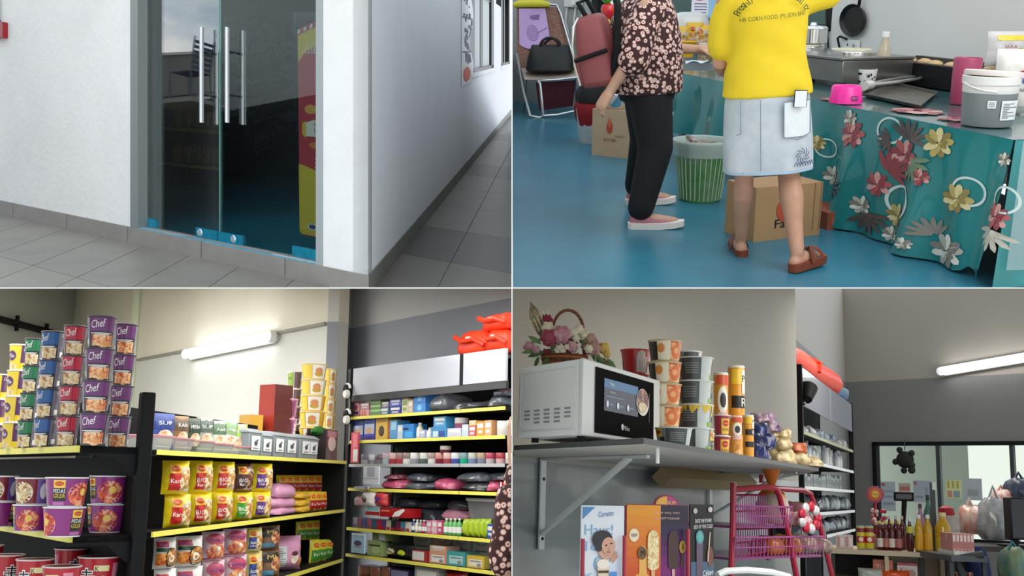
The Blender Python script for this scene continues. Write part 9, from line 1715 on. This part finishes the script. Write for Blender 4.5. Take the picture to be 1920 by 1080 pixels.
# hanging bags and chair by the window
def hang(px, py, w_, h_, D, mt, lb, nm, cat, seed, grp=None):
    p = dray(px, py+h_, D); k = 1/ppm(QD, p); t = thing(nm, lb, cat, QD @ T(*p), grp); ob = bpy.data.objects.new('bag_body', sack_mesh(w_*k, .3, h_*k*.9, mt, seed=seed, wr=.1)); COL.objects.link(ob); ob.parent = t; MB().tube([(-w_*k*.2, 0, h_*k*.8), (0, 0, h_*k*1.15), (w_*k*.2, 0, h_*k*.8)], .012, mt, 6).obj('bag_handles', parent=t); return t
hang(1820, 945, 40, 56, 9.3, mat('#c0542c', .35, c2='#d8c4b8', vscale=5, coat=.4), 'orange striped carrier bag hanging by the window', 'hanging_bag', 'carrier bag', 1)
hang(1866, 926, 52, 86, 9.0, mat('#b8babc', .2, c2='#8a8c90', vscale=8, coat=.6), 'bulging clear plastic bag hanging by the window', 'hanging_bag', 'carrier bag', 2); hang(1878, 916, 30, 30, 9.2, mat('#d85a3c', .4, c2='#e0d4cc', vscale=6), 'red and white bag above the clear one', 'hanging_bag', 'carrier bag', 3); hang(1912, 893, 44, 42, 9.1, mat('#4a5878', .4, c2='#2a3448', vscale=7, coat=.4), 'dark blue bag hanging at the window edge', 'hanging_bag', 'carrier bag', 4)
p = dray(1912, 1012, 8.4); k = 1/ppm(QD, p); mo = thing('till_monitor', 'black till monitor on the desk by the window', 'monitor', QD @ T(*p)); bevel(MB().box((-22*k, -.06, 0), (24*k, .06, 78*k), mat('#101214', .35)).obj('screen_housing', parent=mo), .01); MB().box((-19*k, -.064, 5*k), (22*k, -.06, 74*k), mat('#16191c', .12)).obj('screen', parent=mo); MB().box((-14*k, -.03, -10*k), (-6*k, .03, 0), BLK).obj('neck', parent=mo); MB().box((-26*k, -.15, -13*k), (20*k, .15, -10*k), BLK).obj('foot', parent=mo)
p = dray(1905, 1025, 8.5); dk = thing('till_desk', 'dark desk under the till monitor', 'desk', QD @ T(p.x, p.y, DFL)); MB().box((-.35, -.1, p.z-DFL-.04), (.4, .6, p.z-DFL-.0), DKW).obj('desk_top', parent=dk)
for x in (-.33, .36): MB().box((x, -.08, 0), (x+.03, .58, p.z-DFL-.04), DKW).obj('side_board', parent=dk)
p = dray(1850, 1090, 8.0); k = 1/ppm(QD, p); cr_ = thing('office_chair', 'dark blue padded office chair beside the side table', 'chair', QD @ T(p.x, p.y, DFL)); zz = p.z-DFL
m = MB(); m.loft([ell(0, .1+.02*q, zz+q*14*k, w_*k, .05, 20, 3) for q, w_ in ((0, 18), (1, 22), (3, 22), (4, 19), (4.4, 12))], mat('#232c5c', .8)); m.obj('backrest', parent=cr_); MB().blob((0, -.12, zz-.06), (.26, .24, .06), mat('#2a3030', .8)).obj('seat', parent=cr_); MB().tube([(0, 0, zz-.08), (0, 0, .1)], .03, BLK).obj('column', parent=cr_)
for q in range(5): a = 2*math.pi*q/5; MB().tube([(0, 0, .1), (.3*math.cos(a), .3*math.sin(a), .03)], .025, BLK).obj('foot', parent=cr_)
MB().tube([(-.2, -.1, zz-.0), (-.26, -.12, zz+.16), (-.1, -.2, zz+.2)], .03, mat('#3a4040', .7)).obj('armrest', parent=cr_)
p = dray(1902, 1092, 7.8); k = 1/ppm(QD, p); sk2 = thing('teal_cloth_bag', 'teal flowered cloth bag standing by the desk', 'cloth bag', QD @ T(*p)); ob = bpy.data.objects.new('bag_body', sack_mesh(40*k, .3, 64*k, mat('#2f6f78', .5, c2='#7a8a6a', vscale=6), seed=9)); COL.objects.link(ob); ob.parent = sk2; MB().tube([(-8*k, 0, 60*k), (0, 0, 74*k), (8*k, 0, 60*k)], .012, mat('#2f6f78', .5), 6).obj('bag_handles', parent=sk2); MB().blob((10*k, -.15, 26*k), (8*k, .03, 8*k), mat('#b08a5a', .6)).obj('flower_patch', parent=sk2)
# notices on the glass and hanging plush
for q, (a, b, t, bt_, c, lb, dc) in enumerate(((1650, 1677, 903, 958, '#b9bfc6', 'grey notice with red corner stuck on the window', panels((.05, .85, .3, .95, '#b06a70'), (.1, .2, .9, .3, '#98a0a8'), (.1, .45, .9, .52, '#98a0a8'), (.1, .65, .9, .7, '#98a0a8'))), (1683, 1706, 906, 926, '#c9b4a8', 'small red print notice stuck on the window', panels((.1, .3, .9, .7, '#c07a64'))), (1711, 1742, 901, 942, '#aeb3bc', 'grey notice with red mark stuck beside the pane bar', panels((.05, .8, .2, .95, '#b06a70'), (.1, .2, .6, .3, '#8e959e'), (.7, .3, .9, .7, '#9aa0a8'))), (1772, 1801, 900, 934, '#d8d49a', 'yellow price sheet of bottles stuck on the window', panels((.1, .55, .25, .95, '#b8a84a'), (.4, .55, .55, .95, '#b8a84a'), (.7, .55, .85, .95, '#b8a84a'), (.1, .05, .4, .4, '#c98a7a'), (.5, .05, .9, .4, '#8aa0a8'))), (1806, 1840, 897, 938, '#b4b6b6', 'grey photo notice stuck on the bright pane', panels((.2, .2, .8, .5, '#9a9c9c'))), (1798, 1832, 946, 990, '#c6c9ca', 'pale notice low on the bright pane', panels((.2, .3, .8, .6, '#b4b8ba'))))):
    x0, _ = sW(a, 930, -.02); x1, _ = sW(b, 930, -.02); z1_ = sW((a+b)/2, t, -.02)[1]; z0_q = sW((a+b)/2, bt_, -.02)[1]; spawn(box_mesh(x1-x0, .004, z1_-z0_q, mat(c, .6), dc), 'window_notice', lb, 'notice', QD @ MWn @ T((x0+x1)/2, .02, z0_q))
x, z = sW(1697, 862, -.08); k = 1/ppm(QD, MWn @ Vector((x, -.08, z))); ps = thing('hanging_plush', 'dark plush toy hanging against the window', 'plush toy', QD @ MWn @ T(x, -.08, z)); PLS = mat('#2a2a22', .9, var=.3, vscale=30)
MB().blob((0, 0, 0), (17*k, 9*k, 16*k), PLS, 14, 9).obj('plush_body', parent=ps)
for a, b, r, nm in ((-9, 18, 6, 'ear'), (14, 12, 6, 'ear'), (-18, -4, 6, 'paw'), (-2, -20, 6, 'paw'), (13, -19, 7, 'paw'), (12, -10, 8, 'paw')): MB().blob((a*k, -2*k, b*k), (r*k, r*k*.8, r*k), PLS, 10, 7).obj(nm, parent=ps)
for q in range(5): MB().tube([((-1+1.5*(q % 2))*k, 0, (18+4*q)*k), ((1-1.5*(q % 2))*k, 0, (22+4*q)*k)], .8*k, mat('#6a6c6c', .3, .8), 6).obj('chain_link', parent=ps)
